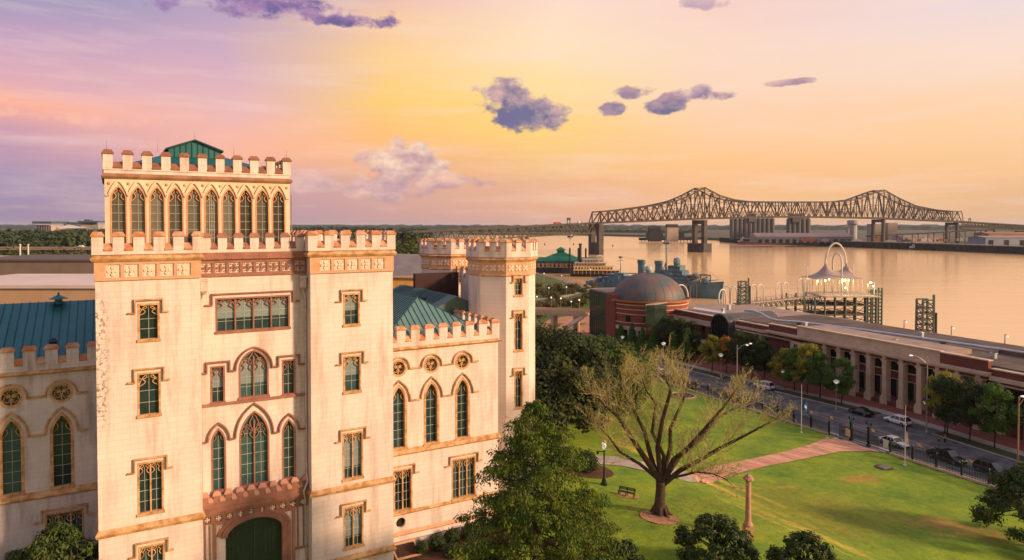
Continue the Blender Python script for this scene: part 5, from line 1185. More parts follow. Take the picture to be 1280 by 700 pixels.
# people walking on the street
def person(label, px, py, top, bottom, skin=(.32,.18,.12), h=1.72, an=0, hairc=(.02,.015,.01)):
    p = G(px, py, RZ); k = h/1.75
    V_ = {'pel':(0,0,.95,.15),'sp':(0,.01,1.2,.135),'ch':(0,.01,1.4,.16),'nk':(0,.0,1.52,.06),'hd':(0,.02,1.62,.10),'ht':(0,.01,1.72,.09),
          'hl':(.10,0,.9,.10),'kl':(.11,.12,.5,.065),'al':(.11,.02,.1,.045),'tl':(.11,.2,.05,.04),'hr':(-.10,0,.9,.10),'kr':(-.11,.02,.5,.065),'ar':(-.11,-.22,.14,.045),'tr':(-.11,-.1,.05,.04),
          'sl':(.2,0,1.42,.06),'el':(.27,-.1,1.15,.045),'wl':(.25,.08,.97,.03),'fl':(.24,.14,.92,.035),'sr':(-.2,0,1.42,.06),'er':(-.27,.02,1.15,.045),'wr':(-.25,.2,1.02,.03),'fr':(-.24,.27,1.02,.035)}
    E_ = [('pel','sp'),('sp','ch'),('ch','nk'),('nk','hd'),('hd','ht'),('pel','hl'),('hl','kl'),('kl','al'),('al','tl'),('pel','hr'),('hr','kr'),('kr','ar'),('ar','tr'),('ch','sl'),('sl','el'),('el','wl'),('wl','fl'),('ch','sr'),('sr','er'),('er','wr'),('wr','fr')]
    def sk(name, keys, mat, grow=1.0, par=None):
        ks = [q for q in V_ if q in keys]; ix = {q: i for i, q in enumerate(ks)}; me = bpy.data.meshes.new(name); me.from_pydata([tuple(c*k for c in V_[q][:3]) for q in ks], [(ix[a], ix[c]) for a, c in E_ if a in ix and c in ix], [])
        o = bpy.data.objects.new(name, me); C.objects.link(o); o.modifiers.new('skin', 'SKIN'); o.modifiers.new('sub', 'SUBSURF').levels = 1; o.modifiers['sub'].render_levels = 2
        for i, q in enumerate(ks): me.skin_vertices[0].data[i].radius = (V_[q][3]*grow*k,)*2
        me.skin_vertices[0].data[0].use_root = True; me.materials.append(mat)
        if par: o.parent = par
        return o
    body = sk('person', list(V_), pm('skin_%d' % int(skin[0]*100), skin, None, 3, .7)); body.location = (p.x, p.y, RZ); body.rotation_euler = (0,0,an); tag(body, label, 'person', 'people on the street')
    sk('shirt', ['sp','ch','sl','sr','el','er'], top, 1.18, body); sk('trousers', ['pel','hl','kl','hr','kr']+(['al','ar'] if bottom[1] else []), bottom[0], 1.18, body)
    b = MB(); b.lathe([(.10,1.60),(.115,1.68),(.09,1.77),(.03,1.80)], (0,-.015,0), 12); b.v = [(x*k, y*k, z_*k) for x, y, z_ in b.v]; b.build('hair', pm('dark_hair', hairc, None, 3, .7), body, smooth=True)
    return body
person('person in dark top and pale shoes crossing the street, the left one of two', 1173.5, 556, pm('black_shirt', (.03,.03,.035), None, 2, .8), (pm('dark_shorts', (.03,.04,.03), None, 2, .8), False), an=2.6)
person('person in a maroon top walking on the right of the pair in the street', 1181, 555, pm('maroon_shirt', (.20,.03,.04), None, 2, .8), (pm('black_leggings', (.02,.02,.025), None, 2, .8), True), skin=(.45,.26,.18), h=1.66, an=2.9)
# ================================================================== the cantilever bridge
BA = Vector((132.0, 1093.0)); BD = Vector((189.0, 97.0)).normalized(); BN = Vector((BD.y, -BD.x))     # BN points to the near side
def BPt(px, py):
    d = cam_ray(px, py); det = d.x*(-BD.y)+d.y*BD.x; t = (BA.x*(-BD.y)+BA.y*BD.x)/det; p = d*t; return (Vector((p.x, p.y))-BA).dot(BD), CZ+p.z
STEELB = pm('rust_streaked_bridge_steel', (.035,.036,.034), (.07,.042,.03), .12, .7)
PIERC = pm('dark_bridge_pier', (.09,.085,.085), (.06,.055,.055), .08, .9)
bridge = thing('cantilever_bridge', 'long dark steel cantilever truss bridge with two peaks crossing the river', 'bridge', (BA.x, BA.y, 0), math.atan2(BD.y, BD.x))
HW = 12.0
top = [(747.5,265),(770,263),(790,260.5),(815,257),(839,251.7),(856,245),(874.5,234.8),(894,245),(912,250),(930,252.2),(960,252.6),(1000,252.6),(1041,252.4),(1064,249.8),(1082,243),(1098,237.6),(1117,248),(1138,257.5),(1165,262.6),(1187,264.4)]
bot = [(741.5,279),(875,273.6),(960,271.4),(1030,271.6),(1098,273),(1197,277.2)]
topS = [BPt(*p) for p in top]; botS = [BPt(*p) for p in bot]
def tz(s): return lerp_tab(topS, s)
def bz(s): return lerp_tab(botS, s)
s_p = [BPt(745,279)[0], BPt(874.5,274)[0], BPt(1098,273)[0], BPt(1190,277)[0]]
s0, s1 = botS[0][0], botS[-1][0]
PX = [741.5,747.5+2]+[]
nodes = []
def subdiv(a, b, n): return [a+(b-a)*i/n for i in range(n)]
nodes = subdiv(s0+6, s_p[1], 14)+subdiv(s_p[1], s_p[2], 28)+subdiv(s_p[2], s1-6, 16)+[s1-6]
for sg, nm in ((-1,'truss'),(1,'truss')):
    b = MB(); y = sg*HW
    P = lambda s, z: (s, y, z)
    b.bar(P(s0, bz(s0)), P(nodes[0], tz(nodes[0])), 1.2); b.bar(P(s1, bz(s1)), P(nodes[-1], tz(nodes[-1])), 1.2)
    for i, (a, c) in enumerate(zip(nodes, nodes[1:])):
        b.bar(P(a, tz(a)), P(c, tz(c)), 1.9); b.bar(P(a, bz(a)), P(c, bz(c)), 1.8, 2.3)
        mp_ = abs(a-s_p[1]) < 120 or abs(a-s_p[2]) < 130
        b.bar(P(a, bz(a)), P(a, tz(a)), 1.4 if i % 2 == 0 else .8)
        m_ = (a+c)/2; bzm = (bz(a)+bz(c))/2; tzm = (tz(a)+tz(c))/2; hh = tzm-bzm
        if i % 2 == 0: b.bar(P(a, bz(a)), P(c, tz(c)), 1.45)
        else: b.bar(P(a, tz(a)), P(c, bz(c)), 1.45)
        if hh > 30: b.bar(P(a, bz(a)+hh*.5), P(c, bz(c)+hh*.5), .8); b.bar(P(m_, bzm+hh*.5), P(c if i % 2 == 0 else a, bzm), .8); b.bar(P(m_, bzm), P(m_, bzm+hh*.5), .5)
        elif hh > 18: b.bar(P(m_, bzm+hh*.5), P(c if i % 2 == 0 else a, bzm), .7); 
    b.bar(P(s0, bz(s0)), P(nodes[0], bz(nodes[0])), 1.4); b.bar(P(s1, bz(s1)), P(nodes[-1], bz(nodes[-1])), 1.4)
    b.build(nm, STEELB, bridge)
b = MB()
for i, a in enumerate(nodes):
    zt = tz(a); b.bar((a,-HW,zt), (a,HW,zt), .8)
    if i+1 < len(nodes): c = nodes[i+1]; b.bar((a,-HW,zt),(c,HW,tz(c)),.45); b.bar((a,HW,zt),(c,-HW,tz(c)),.45)
    hh = zt-bz(a); 
    if hh > 14: b.bar((a,-HW,zt-hh*.25),(a,HW,zt-hh*.25),.5); b.bar((a,-HW,zt),(a,0,zt-hh*.25),.4); b.bar((a,HW,zt),(a,0,zt-hh*.25),.4)
b.build('top_bracing', STEELB, bridge)
# approach decks
lap = [(496,291.5),(560,288.5),(640,284.6),(690,282.0),(741.5,279.6)]; rap = [(1197,277.6),(1235,279.6),(1290,283),(1380,289)]
lS = [BPt(*p) for p in lap]; rS = [BPt(*p) for p in rap]; allS = lS+botS[1:]+rS[1:]
b = MB()
for (a, za), (c, zc) in zip(allS, allS[1:]): b.bar((a,0,za+.3), (c,0,zc+.3), 2*HW-1.2, 1.5); b.bar((a,-HW+.6,za+1.6), (c,-HW+.6,zc+1.6), .3, .9); b.bar((a,HW-.6,za+1.6), (c,HW-.6,zc+1.6), .3, .9)
b.build('deck', PIERC, bridge)
for tab, dep, nm in ((lS, 14.0, 'approach_truss'), (rS, 12.0, 'approach_truss')):
    A, Z = tab[0][0], tab[-1][0]; n = int((Z-A)/(15 if tab is lS else 13))
    for sg in (-1, 1):
        b = MB(); y = sg*(HW-2.5); zf = lambda s: lerp_tab(tab, s)-.6; dp_ = lambda s, dep=dep: dep*(.55+.45*abs(math.cos(PI*(s-A)/((Z-A)/3)))) if tab is lS else dep
        for i in range(n):
            a = A+(Z-A)*i/n; c = A+(Z-A)*(i+1)/n; m_ = (a+c)/2
            b.bar((a,y,zf(a)),(c,y,zf(c)),1.0); b.bar((a,y,zf(a)-dep),(c,y,zf(c)-dep),1.1); b.bar((a,y,zf(a)-dep),(m_,y,zf(m_)),.9); b.bar((m_,y,zf(m_)),(c,y,zf(c)-dep),.9); b.bar((a,y,zf(a)),(a,y,zf(a)-dep),.5); b.bar((m_,y,zf(m_)),(m_,y,zf(m_)-dep),.45)
        b.build(nm, pm('olive_bridge_steel', (.10,.10,.055), (.08,.07,.05), .2, .7), bridge)
def pier(s, zt, kind):
    b = MB()
    if kind == 'end':
        for sg in (-1, 1): b.box(s-4.2, sg*11-4, WATZ-3, s+4.2, sg*11+4, zt)
        b.box(s-3.4,-11,zt-7,s+3.4,11,zt-.1); b.box(s-4.0,-11,WATZ-3,s+4.0,11,WATZ+19)
        for sg in (-1, 1): b.add([(s-3.3,sg*7,zt-7),(s-3.3,sg*3,zt-7),(s-3.3,sg*7,zt-12),(s+3.3,sg*7,zt-7),(s+3.3,sg*3,zt-7),(s+3.3,sg*7,zt-12)], [(0,1,2),(3,5,4),(0,3,4,1),(1,4,5,2),(2,5,3,0)])
    elif kind == 'main':
        for sg in (-1, 1): b.box(s-3.4, sg*11.5-3.6, WATZ+12, s+3.4, sg*11.5+3.6, zt-1)
        b.box(s-2.8,-11,zt-8,s+2.8,11,zt-1.2); c = MB(); c.box(s-9,-20,WATZ-3,s+9,20,WATZ+13.5); c.box(s-9.6,-20.6,WATZ+13.5,s+9.6,20.6,WATZ+15); cs_ = fixn(c.build('caisson', PIERC, bridge))
        c = MB(); [c.bar((s-9.8,y,WATZ),(s-9.8,y,WATZ+14),.7) for y in (-18,-9,0,9,18)]; c.build('fender', STEELB, cs_)
    else:
        for sg in (-1, 1): b.box(s-2.6, sg*11-2.6, -12, s+2.6, sg*11+2.6, zt-1)
        b.box(s-2.2,-10,zt-7,s+2.2,10,zt-1.2)
    fixn(b.build('pier', PIERC, bridge))
pier(s_p[0], bz(s_p[0])-1.2, 'end'); pier(s_p[1], bz(s_p[1])-1, 'main'); pier(s_p[2], bz(s_p[2])-1, 'land'); pier(s_p[3], bz(s_p[3])-1, 'land')
for px_ in (1238, 1275): s_ = BPt(px_,280)[0]; b = MB(); [b.box(s_-1.6, sg*9-1.6, -12, s_+1.6, sg*9+1.6, lerp_tab(rS, s_)-12) for sg in (-1,1)]; b.box(s_-1.4,-9,lerp_tab(rS,s_)-15,s_+1.4,9,lerp_tab(rS,s_)-12.1); fixn(b.build('pier', PIERC, bridge))
for px_ in (655,570): s_ = BPt(px_,285)[0]; b = MB(); b.box(s_-2,-11,WATZ-3,s_+2,11,WATZ+4); [b.box(s_-1.8, sg*9-2, WATZ, s_+1.8, sg*9+2, lerp_tab(lS, s_)-14.3) for sg in (-1,1)]; fixn(b.build('pier', PIERC, bridge))
for pa1, pb1, zt in ((704,717.5,9),(1204,1220,8)):
    sa, sb_ = BPt(pa1,281)[0], BPt(pb1,281)[0]; za = lerp_tab(allS, (sa+sb_)/2); b = MB(); m_ = (sa+sb_)/2
    for y in (-HW, HW): 
        b.bar((sa if y < 0 else sb_,y,za),(sa if y < 0 else sb_,y,za+zt),1.0)
    b.bar((sa,-HW,za+zt),(sb_,HW,za+zt),1.0); b.bar((sa,-HW,za+zt-1.5),(sb_,HW,za+zt-1.5),.5)
    g_ = b.build('sign_gantry', STEELB, bridge)
    for f in (.25,.5,.8):
        x = sa+(sb_-sa)*f; y = -HW+2*HW*f; c = MB(); c.box(x-2.2,y-.4,za+zt-1.6,x+2.2,y+.4,za+zt+1.8); c.build('sign_panel', pm('sign_back', (.03,.035,.035), None, 2, .6), g_)
truckm = [pm('truck_red', (.3,.03,.02), None, 2, .5), pm('truck_dark', (.03,.04,.05), None, 2, .5), pm('truck_white', (.5,.5,.5), None, 2, .5)]
for i, (px_, mi, ln, lab) in enumerate(((695,0,12,'red lorry on the approach deck of the bridge'),(800,1,10,'dark lorry on the bridge deck left of the first peak'),(723,2,7,'white van on the bridge deck just before the truss'))):
    s_ = BPt(px_,280)[0]; z_ = lerp_tab(allS, s_); q = BA+BD*s_-BN*(-4); r = thing('lorry', lab, 'lorry', (q.x, q.y, z_+1.1), math.atan2(BD.y, BD.x), 'traffic on the bridge')
    b = MB(); b.box(-ln/2,-1.3,.9,ln/2-2.4,1.3,3.9); b.build('cargo_box', truckm[mi], r); b = MB(); b.box(ln/2-2.2,-1.2,.7,ln/2,1.2,2.9); b.box(ln/2-1.2,-1.1,1.9,ln/2+.02,1.1,2.7); b.build('cab', truckm[(mi+1)%3], r)
    for x in (-ln/2+1.5, ln/2-1.4):
        for sg in (-1,1): b = MB(); b.tube([(x,sg*1.0,.5),(x,sg*1.35,.5)], .5, 10); b.build('wheel', TYRE, r)
# ================================================================== far bank
HZD = pm('far_woods', (.020,.042,.036), (.035,.055,.04), .01, .95, rnd=.4)
def wood_mass(name, pts, n, size, hgt, mat, label, seed=1, jit=0, lo=.15):
    """leafy mass over a ground polyline band: pts = [(x,y,width)]"""
    rnd = random.Random(seed); b = MB(); L_ = [0]
    for a, c in zip(pts, pts[1:]): L_.append(L_[-1]+math.hypot(c[0]-a[0], c[1]-a[1]))
    tabx = [(L_[i], pts[i][0]) for i in range(len(pts))]; taby = [(L_[i], pts[i][1]) for i in range(len(pts))]; tabw = [(L_[i], pts[i][2]) for i in range(len(pts))]
    ncl = max(8, n//60)
    for _ in range(ncl):
        t = rnd.random()*L_[-1]; w = lerp_tab(tabw, t); x = lerp_tab(tabx, t)+rnd.uniform(-w/2, w/2)*.6; y = lerp_tab(taby, t)+rnd.uniform(-w/2, w/2)
        h = hgt*rnd.uniform(.7, 1.12); r = h*rnd.uniform(.38, .6); z0 = max(ground(x, y), -9)
        for k in range(60):
            th = rnd.random()*2*PI; ph = rnd.uniform(-.7, 1); rr = r*rnd.uniform(.75, 1.05); cp = math.sqrt(1-ph*ph)
            c = Vector((x+rr*cp*math.cos(th), y+rr*cp*math.sin(th), z0+h-r+rr*ph*.95 if ph > -.4 else z0+h*rnd.uniform(.1,.5)))
            nn = Vector((cp*math.cos(th)+rnd.uniform(-.5,.5), cp*math.sin(th)+rnd.uniform(-.5,.5), ph+.3)).normalized(); u = nn.orthogonal().normalized(); v = nn.cross(u); s_ = size*rnd.uniform(.6,1.3); a = rnd.random()*PI
            u2 = u*math.cos(a)+v*math.sin(a); v2 = v*math.cos(a)-u*math.sin(a)
            b.add([c-u2*s_, c-v2*s_*.7, c+u2*s_, c+v2*s_*.7], [(0,1,2,3)])
    o = b.build(name, mat); return tag(o, label, 'woods', kind='stuff')
def ridge(name, pts, hgt, wid, mat, label, seed=2, seg=30, cap=None):
    """far wood: a lumpy canopy body built at its real distance, depth and height"""
    rnd = random.Random(seed); b = MB(); rows = []
    for (ax, ay), (bx_, by) in zip(pts, pts[1:]):
        d = math.hypot(bx_-ax, by-ay); n = int(d/seg)
        for i in range(n): f = i/n; rows.append((ax+(bx_-ax)*f, ay+(by-ay)*f))
    for (x, y) in rows:
        dx, dy = x, y; l = math.hypot(x, y); dx /= l; dy /= l
        for j, (off, hf) in enumerate(((0,0),(.02,.75),(.15,1),(.4,.95),(.7,1.05),(1,.9),(1.02,0))):
            j2 = rnd.uniform(-.4,.4)*seg; h = hgt*hf*rnd.uniform(.72,1.15)
            b.v.append((x+dx*wid*off+dy*j2, y+dy*wid*off-dx*j2+rnd.uniform(-.3,.3)*seg, -8+h if hf else -10))
    for i in range(len(rows)-1):
        for j in range(6): b.f.append((i*7+j, (i+1)*7+j, (i+1)*7+j+1, i*7+j+1))
    b.m = [0]*len(b.f); return tag(fixn(b.build(name, mat)), label, 'woods', kind='stuff')
ridge('far_woods', [(-9000,6500),(-3500,6000),(0,5600),(2500,5200),(6500,4200)], 36, 900, HZD, 'dark blue green belt of woods along the horizon beyond the river', 3, 40)
MIDW = pm('mid_woods_leaves', (.03,.055,.022), (.055,.075,.025), .02, .9, rnd=.5)
def fp(px, py, z=-9.0): return G(px, py, z)
ridge('levee_woods', [tuple(fp(x, y).xy) for x, y in ((560,290),(660,290),(740,290.5),(800,291),(880,291.5))], 17, 200, MIDW, 'green wooded levee on the far bank below the left end of the bridge', 5, 14)
DOCK = pm('dark_timber_dock', (.014,.018,.024), (.03,.03,.032), .08, .9)
CONCD = pm('dock_deck', (.20,.16,.13), (.12,.10,.09), .03, .9)
SHED = pm('pale_blue_grey_shed', (.20,.21,.24), (.15,.16,.19), .03, .7); SHEDR = pm('dusty_pink_roof', (.34,.24,.24), (.26,.2,.2), .03, .8)
def wl(px, py): return G(px, py, WATZ).xy
dk = thing('river_dock', 'long black piled dock wall along the far bank', 'dock', (*wl(1090,309.6), WATZ))
dpts = [wl(900,302.3), wl(940,305), wl(1000,306.5), wl(1099,310.4), wl(1190,314), wl(1280,318), wl(1420,324)]
o0 = wl(1090,309.6); b = MB(); c = MB()
for a, e in zip(dpts, dpts[1:]):
    a = a-o0; e = e-o0; dn = Vector((-(e-a).y, (e-a).x)).normalized(); dn = dn if dn.y > 0 else -dn
    k = int((e-a).length/9)
    b.add([(a.x,a.y,-2),(e.x,e.y,-2),(e.x,e.y,11.5),(a.x,a.y,11.5)], [(0,1,2,3)])
    for i in range(k): p = a.lerp(e, i/k)-dn*.8; b.lathe([(.7,-2),(.7,12.3 if i % 3 else 13.5)], (p.x, p.y, 0), 5)
    q = [a-dn*1.5, e-dn*1.5, e+dn*40, a+dn*40]; c.poly([(v.x, v.y) for v in q], lambda u, z_, d: (u, z_, d), 11.5, 12.4)
b.build('piled_wall', DOCK, dk); fixn(c.build('dock_deck', CONCD, dk))
def far_box(name, label, cat, px0, px1, pyb, pyt, dep, thick, mat, roof=None, rmat=None, group=None, zbase=-8.0, extra=None):
    a = D(px0, pyb, dep); c = D(px1, pyb, dep); zt = D(px0, pyt, dep).z; w = c.x-a.x; r = thing(name, label, cat, ((a.x+c.x)/2, dep, zbase), 0, group); h = zt-zbase
    b = MB(); b.box(-w/2, 0, 0, w/2, thick, h); fixn(b.build('wall', mat, r))
    if roof: 
        b = MB(); b.add([(-w/2-1,-1,h),(w/2+1,-1,h),(w/2+1,thick+1,h),(-w/2-1,thick+1,h),(-w/2-1,thick/2,h+roof),(w/2+1,thick/2,h+roof)], [(0,1,5,4),(2,3,4,5),(1,2,5),(3,0,4),(0,3,2,1)]); fixn(b.build('roof', rmat or mat, r))
    if extra: extra(r, w, h)
    return r
SILO = pm('grey_concrete_silo', (.075,.09,.105), (.13,.12,.12), .03, .9, stretch=(1,1,.2))
def silos(label, px0, px1, pyb, pyt, dep, n, tower):
    a = D(px0, pyb, dep); c = D(px1, pyb, dep); w = (c.x-a.x)/n; r = thing('grain_elevator', label, 'grain silos', (a.x, dep, -8)); h = D(px0, pyt, dep).z+8
    for i in range(n): b = MB(); b.lathe([(w*.5,0),(w*.5,h),(w*.1,h+w*.15)], (w*(i+.5),0,0), 14); b.build('silo', SILO, r)
    b = MB(); b.box(w*tower, -w*.8, h*.85, w*(tower+1.6), w*.8, h*1.25); b.box(w*.3,-w*.25,h*1.02,w*(n-.3),w*.25,h*1.1); fixn(b.build('headhouse', SILO, r)); return r
silos('grey grain silos with a tower seen below the middle of the bridge, left group', 912, 968, 296, 273.5, 1800, 10, 4)
silos('smaller group of grey grain silos right of the taller one', 983, 1013, 294, 274, 1750, 5, 1)
ch = thing('white_tower', 'white cylindrical terminal tower with a wider cap beside the second bridge pier', 'tower', (*D(1066,295,1650).xy, -8))
b = MB(); b.lathe([(9,0),(9,38)], (0,0,0), 14); b.box(-14,-6,0,-9,6,30); fixn(b.build('shaft', pm('chalk_white', (.42,.40,.38), (.33,.31,.3), .05, .8), ch)); b = MB(); b.lathe([(10,38),(12.5,41),(12.5,49),(9,50)], (0,0,0), 14); b.build('cap', MATS['chalk_white'], ch)
far_box('warehouse', 'long pale blue warehouse with a pinkish roof on the dock', 'warehouse', 946, 1066, 301, 296, 1480, 45, SHED, 8, SHEDR, 'warehouses on the far bank', extra=lambda r, w, h: [fixn(MB().box(-w/2+w*k/14+3,-.6,0,-w/2+w*k/14+11,0.2,h*.6).build('loading_door', DOCK, r)) for k in range(14)])
far_box('warehouse', 'white blue warehouse at the far right of the dock', 'warehouse', 1232, 1330, 303, 297, 1280, 50, pm('white_blue_shed', (.28,.31,.37), None, .05, .7), 3, SHEDR, 'warehouses on the far bank', extra=lambda r, w, h: [fixn(MB().box(-w/2+w*k/5+6,-.6,0,-w/2+w*k/5+14,0.2,h*.7).build('loading_door', DOCK, r)) for k in range(5)])
far_box('warehouse', 'orange brown long shed behind the right end warehouse', 'warehouse', 1236, 1340, 297, 292, 1500, 50, pm('orange_shed', (.42,.22,.13), None, .05, .8), 3, pm('orange_shed_roof', (.36,.2,.14), None, .05, .8), 'warehouses on the far bank')
far_box('terminal_building', 'beige block building framed by the legs of the second bridge pier', 'building', 1092, 1102, 297, 280, 1560, 30, pm('beige_render', (.40,.33,.26), (.32,.26,.21), .05, .9))
far_box('terminal_building', 'beige tower block right of the second bridge pier', 'building', 1110, 1122, 297, 278.5, 1560, 30, MATS['beige_render'])
far_box('warehouse', 'white and pink low sheds right of the second bridge pier', 'warehouse', 1128, 1180, 301, 296, 1500, 40, pm('chalk_pink', (.48,.36,.35), None, .05, .8), 3, SHEDR, 'warehouses on the far bank')
far_box('dock_house', 'blackish conveyor house on piles in the water left of the main pier', 'dock building', 812, 826, 296, 286.5, 1850, 25, DOCK, 8, DOCK, 'black loading buildings', -14)
far_box('dock_house', 'pale loading house on piles in the water near the main pier', 'dock building', 834, 848, 296, 284, 1850, 25, MATS['beige_render'], 8, DOCK, 'black loading buildings', -14)
b = MB()
q0 = D(800,299,1900); q1 = D(865,301,1900); b.box(0,0,0,q1.x-q0.x,20,7)
for k in range(16): x = (q1.x-q0.x)*(k+.5)/16; b.lathe([(1,-10),(1,0)], (x,-1,0), 5); 
for x in (20,52,85,110): b.box(x,4,7,x+12,16,7+9+(x%7)); b.bar((x,5,16),(x+30,5,30),2)
dkh = fixn(b.build('loading_dock', DOCK, loc=(q0.x, 1900, WATZ+4))); tag(dkh, 'low black loading dock on piles in the river left of the main bridge pier', 'dock')
b = MB(); q0 = D(1150,300,1420)
for k in range(7): x = k*32; b.bar((x,0,0),(x,0,14+k*1.5),1.2); b.bar((x+12,0,0),(x+12,0,14+k*1.5),1.2); b.bar((x,0,12+k*1.5),(x+12,0,2),.6)
b.bar((-30,0,12),(230,0,26),3.2,2.2); tag(b.build('conveyor', STEELB, loc=(q0.x-80, 1420, -8+3)), 'long sloping dock conveyor on trestles below the bridge', 'conveyor')
rnd = random.Random(11)
for k in range(12):
    px_ = 1010+k*21+rnd.uniform(-4,4); q = D(px_, 300, 1420+rnd.uniform(0,80)); w = rnd.uniform(6,16); h = rnd.uniform(3,7)
    b = MB(); b.box(-w,-4,0,w,4,h); b.box(-w*.4,-3,h,w*.2,3,h*1.5)
    tag(fixn(b.build('dock_stack', [pm('stack_rust', (.3,.14,.08), None, .2, .9), pm('stack_grey', (.3,.3,.32), None, .2, .9), pm('stack_green', (.08,.16,.12), None, .2, .9), pm('stack_white', (.5,.48,.46), None, .2, .8)][k%4], loc=(q.x, q.y, -8+3.5))), ['rusty','grey','dull green','whitish'][k%4]+' container stack on the dock deck', 'container stack', 'container stacks on the dock')
# barges and tug
def hull(b, Ln, Wd, H, bow=.2, z0=-.6):
    h = Ln/2; w = Wd/2; P = [(-h,-w*.8),(-h*.9,-w),(h*(1-bow*1.4),-w),(h*(1-bow*.5),-w*.55),(h,0),(h*(1-bow*.5),w*.55),(h*(1-bow*1.4),w),(-h*.9,w),(-h,w*.8)]
    n = len(P); b.add([(x*.96,y*.8,z0) for x, y in P]+[(x,y,H+(max(0,x/h)**4)*H*.35) for x, y in P], [tuple(range(n))[::-1], tuple(range(n,2*n))]+[(i,(i+1)%n,(i+1)%n+n,i+n) for i in range(n)])
p = wl(965,305.8)
bg_ = thing('river_barge', 'long reddish brown barge moored at the far dock', 'barge', (p.x, p.y-14, WATZ), -.2); b = MB(); b.box(-80,-9,-1,80,9,5.5); b.box(-74,-7,5.5,70,7,7.5); fixn(b.build('hull', pm('barge_red', (.17,.06,.05), (.12,.05,.05), .05, .8), bg_)); b = MB(); b.box(-80,-9.1,4.6,80,9.1,5.7); fixn(b.build('rub_rail', DOCK, bg_))
def tug(label, p, an, Ln=22, col=(.5,.5,.5), z=WATZ):
    r = thing('tugboat', label, 'boat', (p.x, p.y, z), an, 'small boats on the river'); b = MB(); hull(b, Ln, Ln*.32, Ln*.1); fixn(b.build('hull', DOCK, r)); m = pm('tug_white_%d' % int(col[0]*100), col, None, 1, .6)
    b = MB(); b.box(-Ln*.3,-Ln*.11,Ln*.1,Ln*.2,Ln*.11,Ln*.22); b.box(-Ln*.12,-Ln*.09,Ln*.22,Ln*.15,Ln*.09,Ln*.34); b.box(-Ln*.0,-Ln*.07,Ln*.34,Ln*.12,Ln*.07,Ln*.44); fixn(b.build('deckhouse', m, r)); b = MB(); b.lathe([(Ln*.03,Ln*.34),(Ln*.03,Ln*.55)], (-Ln*.2,0,0), 8); b.bar((0,0,Ln*.44),(0,0,Ln*.62),Ln*.01); b.build('funnel', DOCK, r); return r
tug('dark tugboat moored at the left end of the red barge', wl(925,304)-Vector((0,16)), 0, 34)
tug('white towboat lying against the dock under the right bridge span', wl(1139,311.8)-Vector((0,12)), .1, 30, (.6,.6,.6))
tug('tiny boat in mid river far upstream under the left approach', G(713,296.5,WATZ).xy, 1.2, 44, (.3,.3,.3))
for px_, py_, lab in ((681,305.8,'small dark buoy in the river left of the casino roof peak'),(717,305.8,'small dark buoy in the river above the casino roof'),(766,307.6,'tiny buoy in open water right of the end pier')):
    p = G(px_, py_, WATZ); b = MB(); b.lathe([(1.6,-.5),(1.7,1),(.7,2.2),(.3,4)], (0,0,0), 10); tag(b.build('river_buoy', DOCK, loc=p), lab, 'buoy', 'buoys in the river')
# ================================================================== grey destroyer museum ship
SHIPG = pm('navy_grey_paint', (.11,.21,.25), (.06,.12,.15), .15, .6); SHIPD = pm('dark_boot_top', (.02,.025,.03), None, .3, .7)
bow = G(902,374,WATZ).xy; stern = Vector((56, 512)); dv = (bow-stern); LS = dv.length; ctr = (bow+stern)/2
ship = thing('destroyer', 'blue grey world war destroyer moored behind the planetarium dome', 'warship', (ctr.x, ctr.y, WATZ), math.atan2(dv.y, dv.x))
h = LS/2; st = [(-h,2.2,5.0),(-h*.92,4.4,4.8),(-h*.6,5.8,4.8),(-h*.1,6.1,5.0),(h*.3,5.9,5.6),(h*.31,5.9,7.4),(h*.6,4.6,8.0),(h*.85,2.4,9.0),(h,.3,10.0)]
def shiphull(z_lo, zfrac, mat, name):
    b = MB(); k = 7
    for x, w, zt in st:
        zt_ = zt*zfrac if zfrac < 1 else zt
        for y, z_ in ((-w,zt_),(-w*.97,zt_*.5+z_lo*.5),(-w*.75,z_lo),(0,z_lo-.2),(w*.75,z_lo),(w*.97,zt_*.5+z_lo*.5),(w,zt_)): b.v.append((x+(1.5*z_/10 if x > h*.9 else 0), y, z_))
    n = len(st)
    for i in range(n-1):
        for j in range(k-1): b.f.append((i*k+j, i*k+j+1, (i+1)*k+j+1, (i+1)*k+j))
        b.f.append((i*k, (i+1)*k, (i+1)*k+k-1, i*k+k-1))
    b.f += [tuple(range(k)), tuple((n-1)*k+j for j in range(k))]; b.m = [0]*len(b.f); return fixn(b.build(name, mat, ship))
hl_ = shiphull(-1, 1, SHIPG, 'hull')
b = MB(); [b.box(x,-w-.06,-.6,x2,w+.06,1.9) for (x,w,_),(x2,_,_) in ((st[2],st[3]),(st[3],st[4]))]; fixn(b.build('boot_topping', SHIPD, hl_))
def sbox(name, L_, parent=ship, mat=SHIPG): b = MB(); [b.box(*q) for q in L_]; return fixn(b.build(name, mat, parent))
sbox('deckhouse', [(-h*.55,-3.2,4.8,h*.28,3.2,7.6),(-h*.35,-3,7.6,-h*.2,3,9.6),(h*.0,-4.4,7.4,h*.62,4.4,10.6),(h*.05,-3.6,10.6,h*.56,3.6,12.6)])
br_ = sbox('bridge_tower', [(h*.28,-3.4,12.6,h*.52,3.4,15),(h*.31,-2.8,15,h*.48,2.8,17.4),(h*.2,-2.5,12.6,h*.28,2.5,14.5),(h*.34,-3.6,17.2,h*.46,3.6,17.7)])
def gun(x, z_, dirn, s=1):
    b = MB(); b.lathe([(1.9*s,0),(2.1*s,.4),(2.0*s,2.4),(1.4*s,3.0)], (x,0,z_), 10); t = b.build('gun_turret', SHIPG, ship, smooth=False); b = MB(); b.tube([(x+dirn*1.5,0,z_+1.6),(x+dirn*7.5*s,0,z_+2.4)], [.24,.16], 8); b.build('gun_barrel', SHIPG, t)
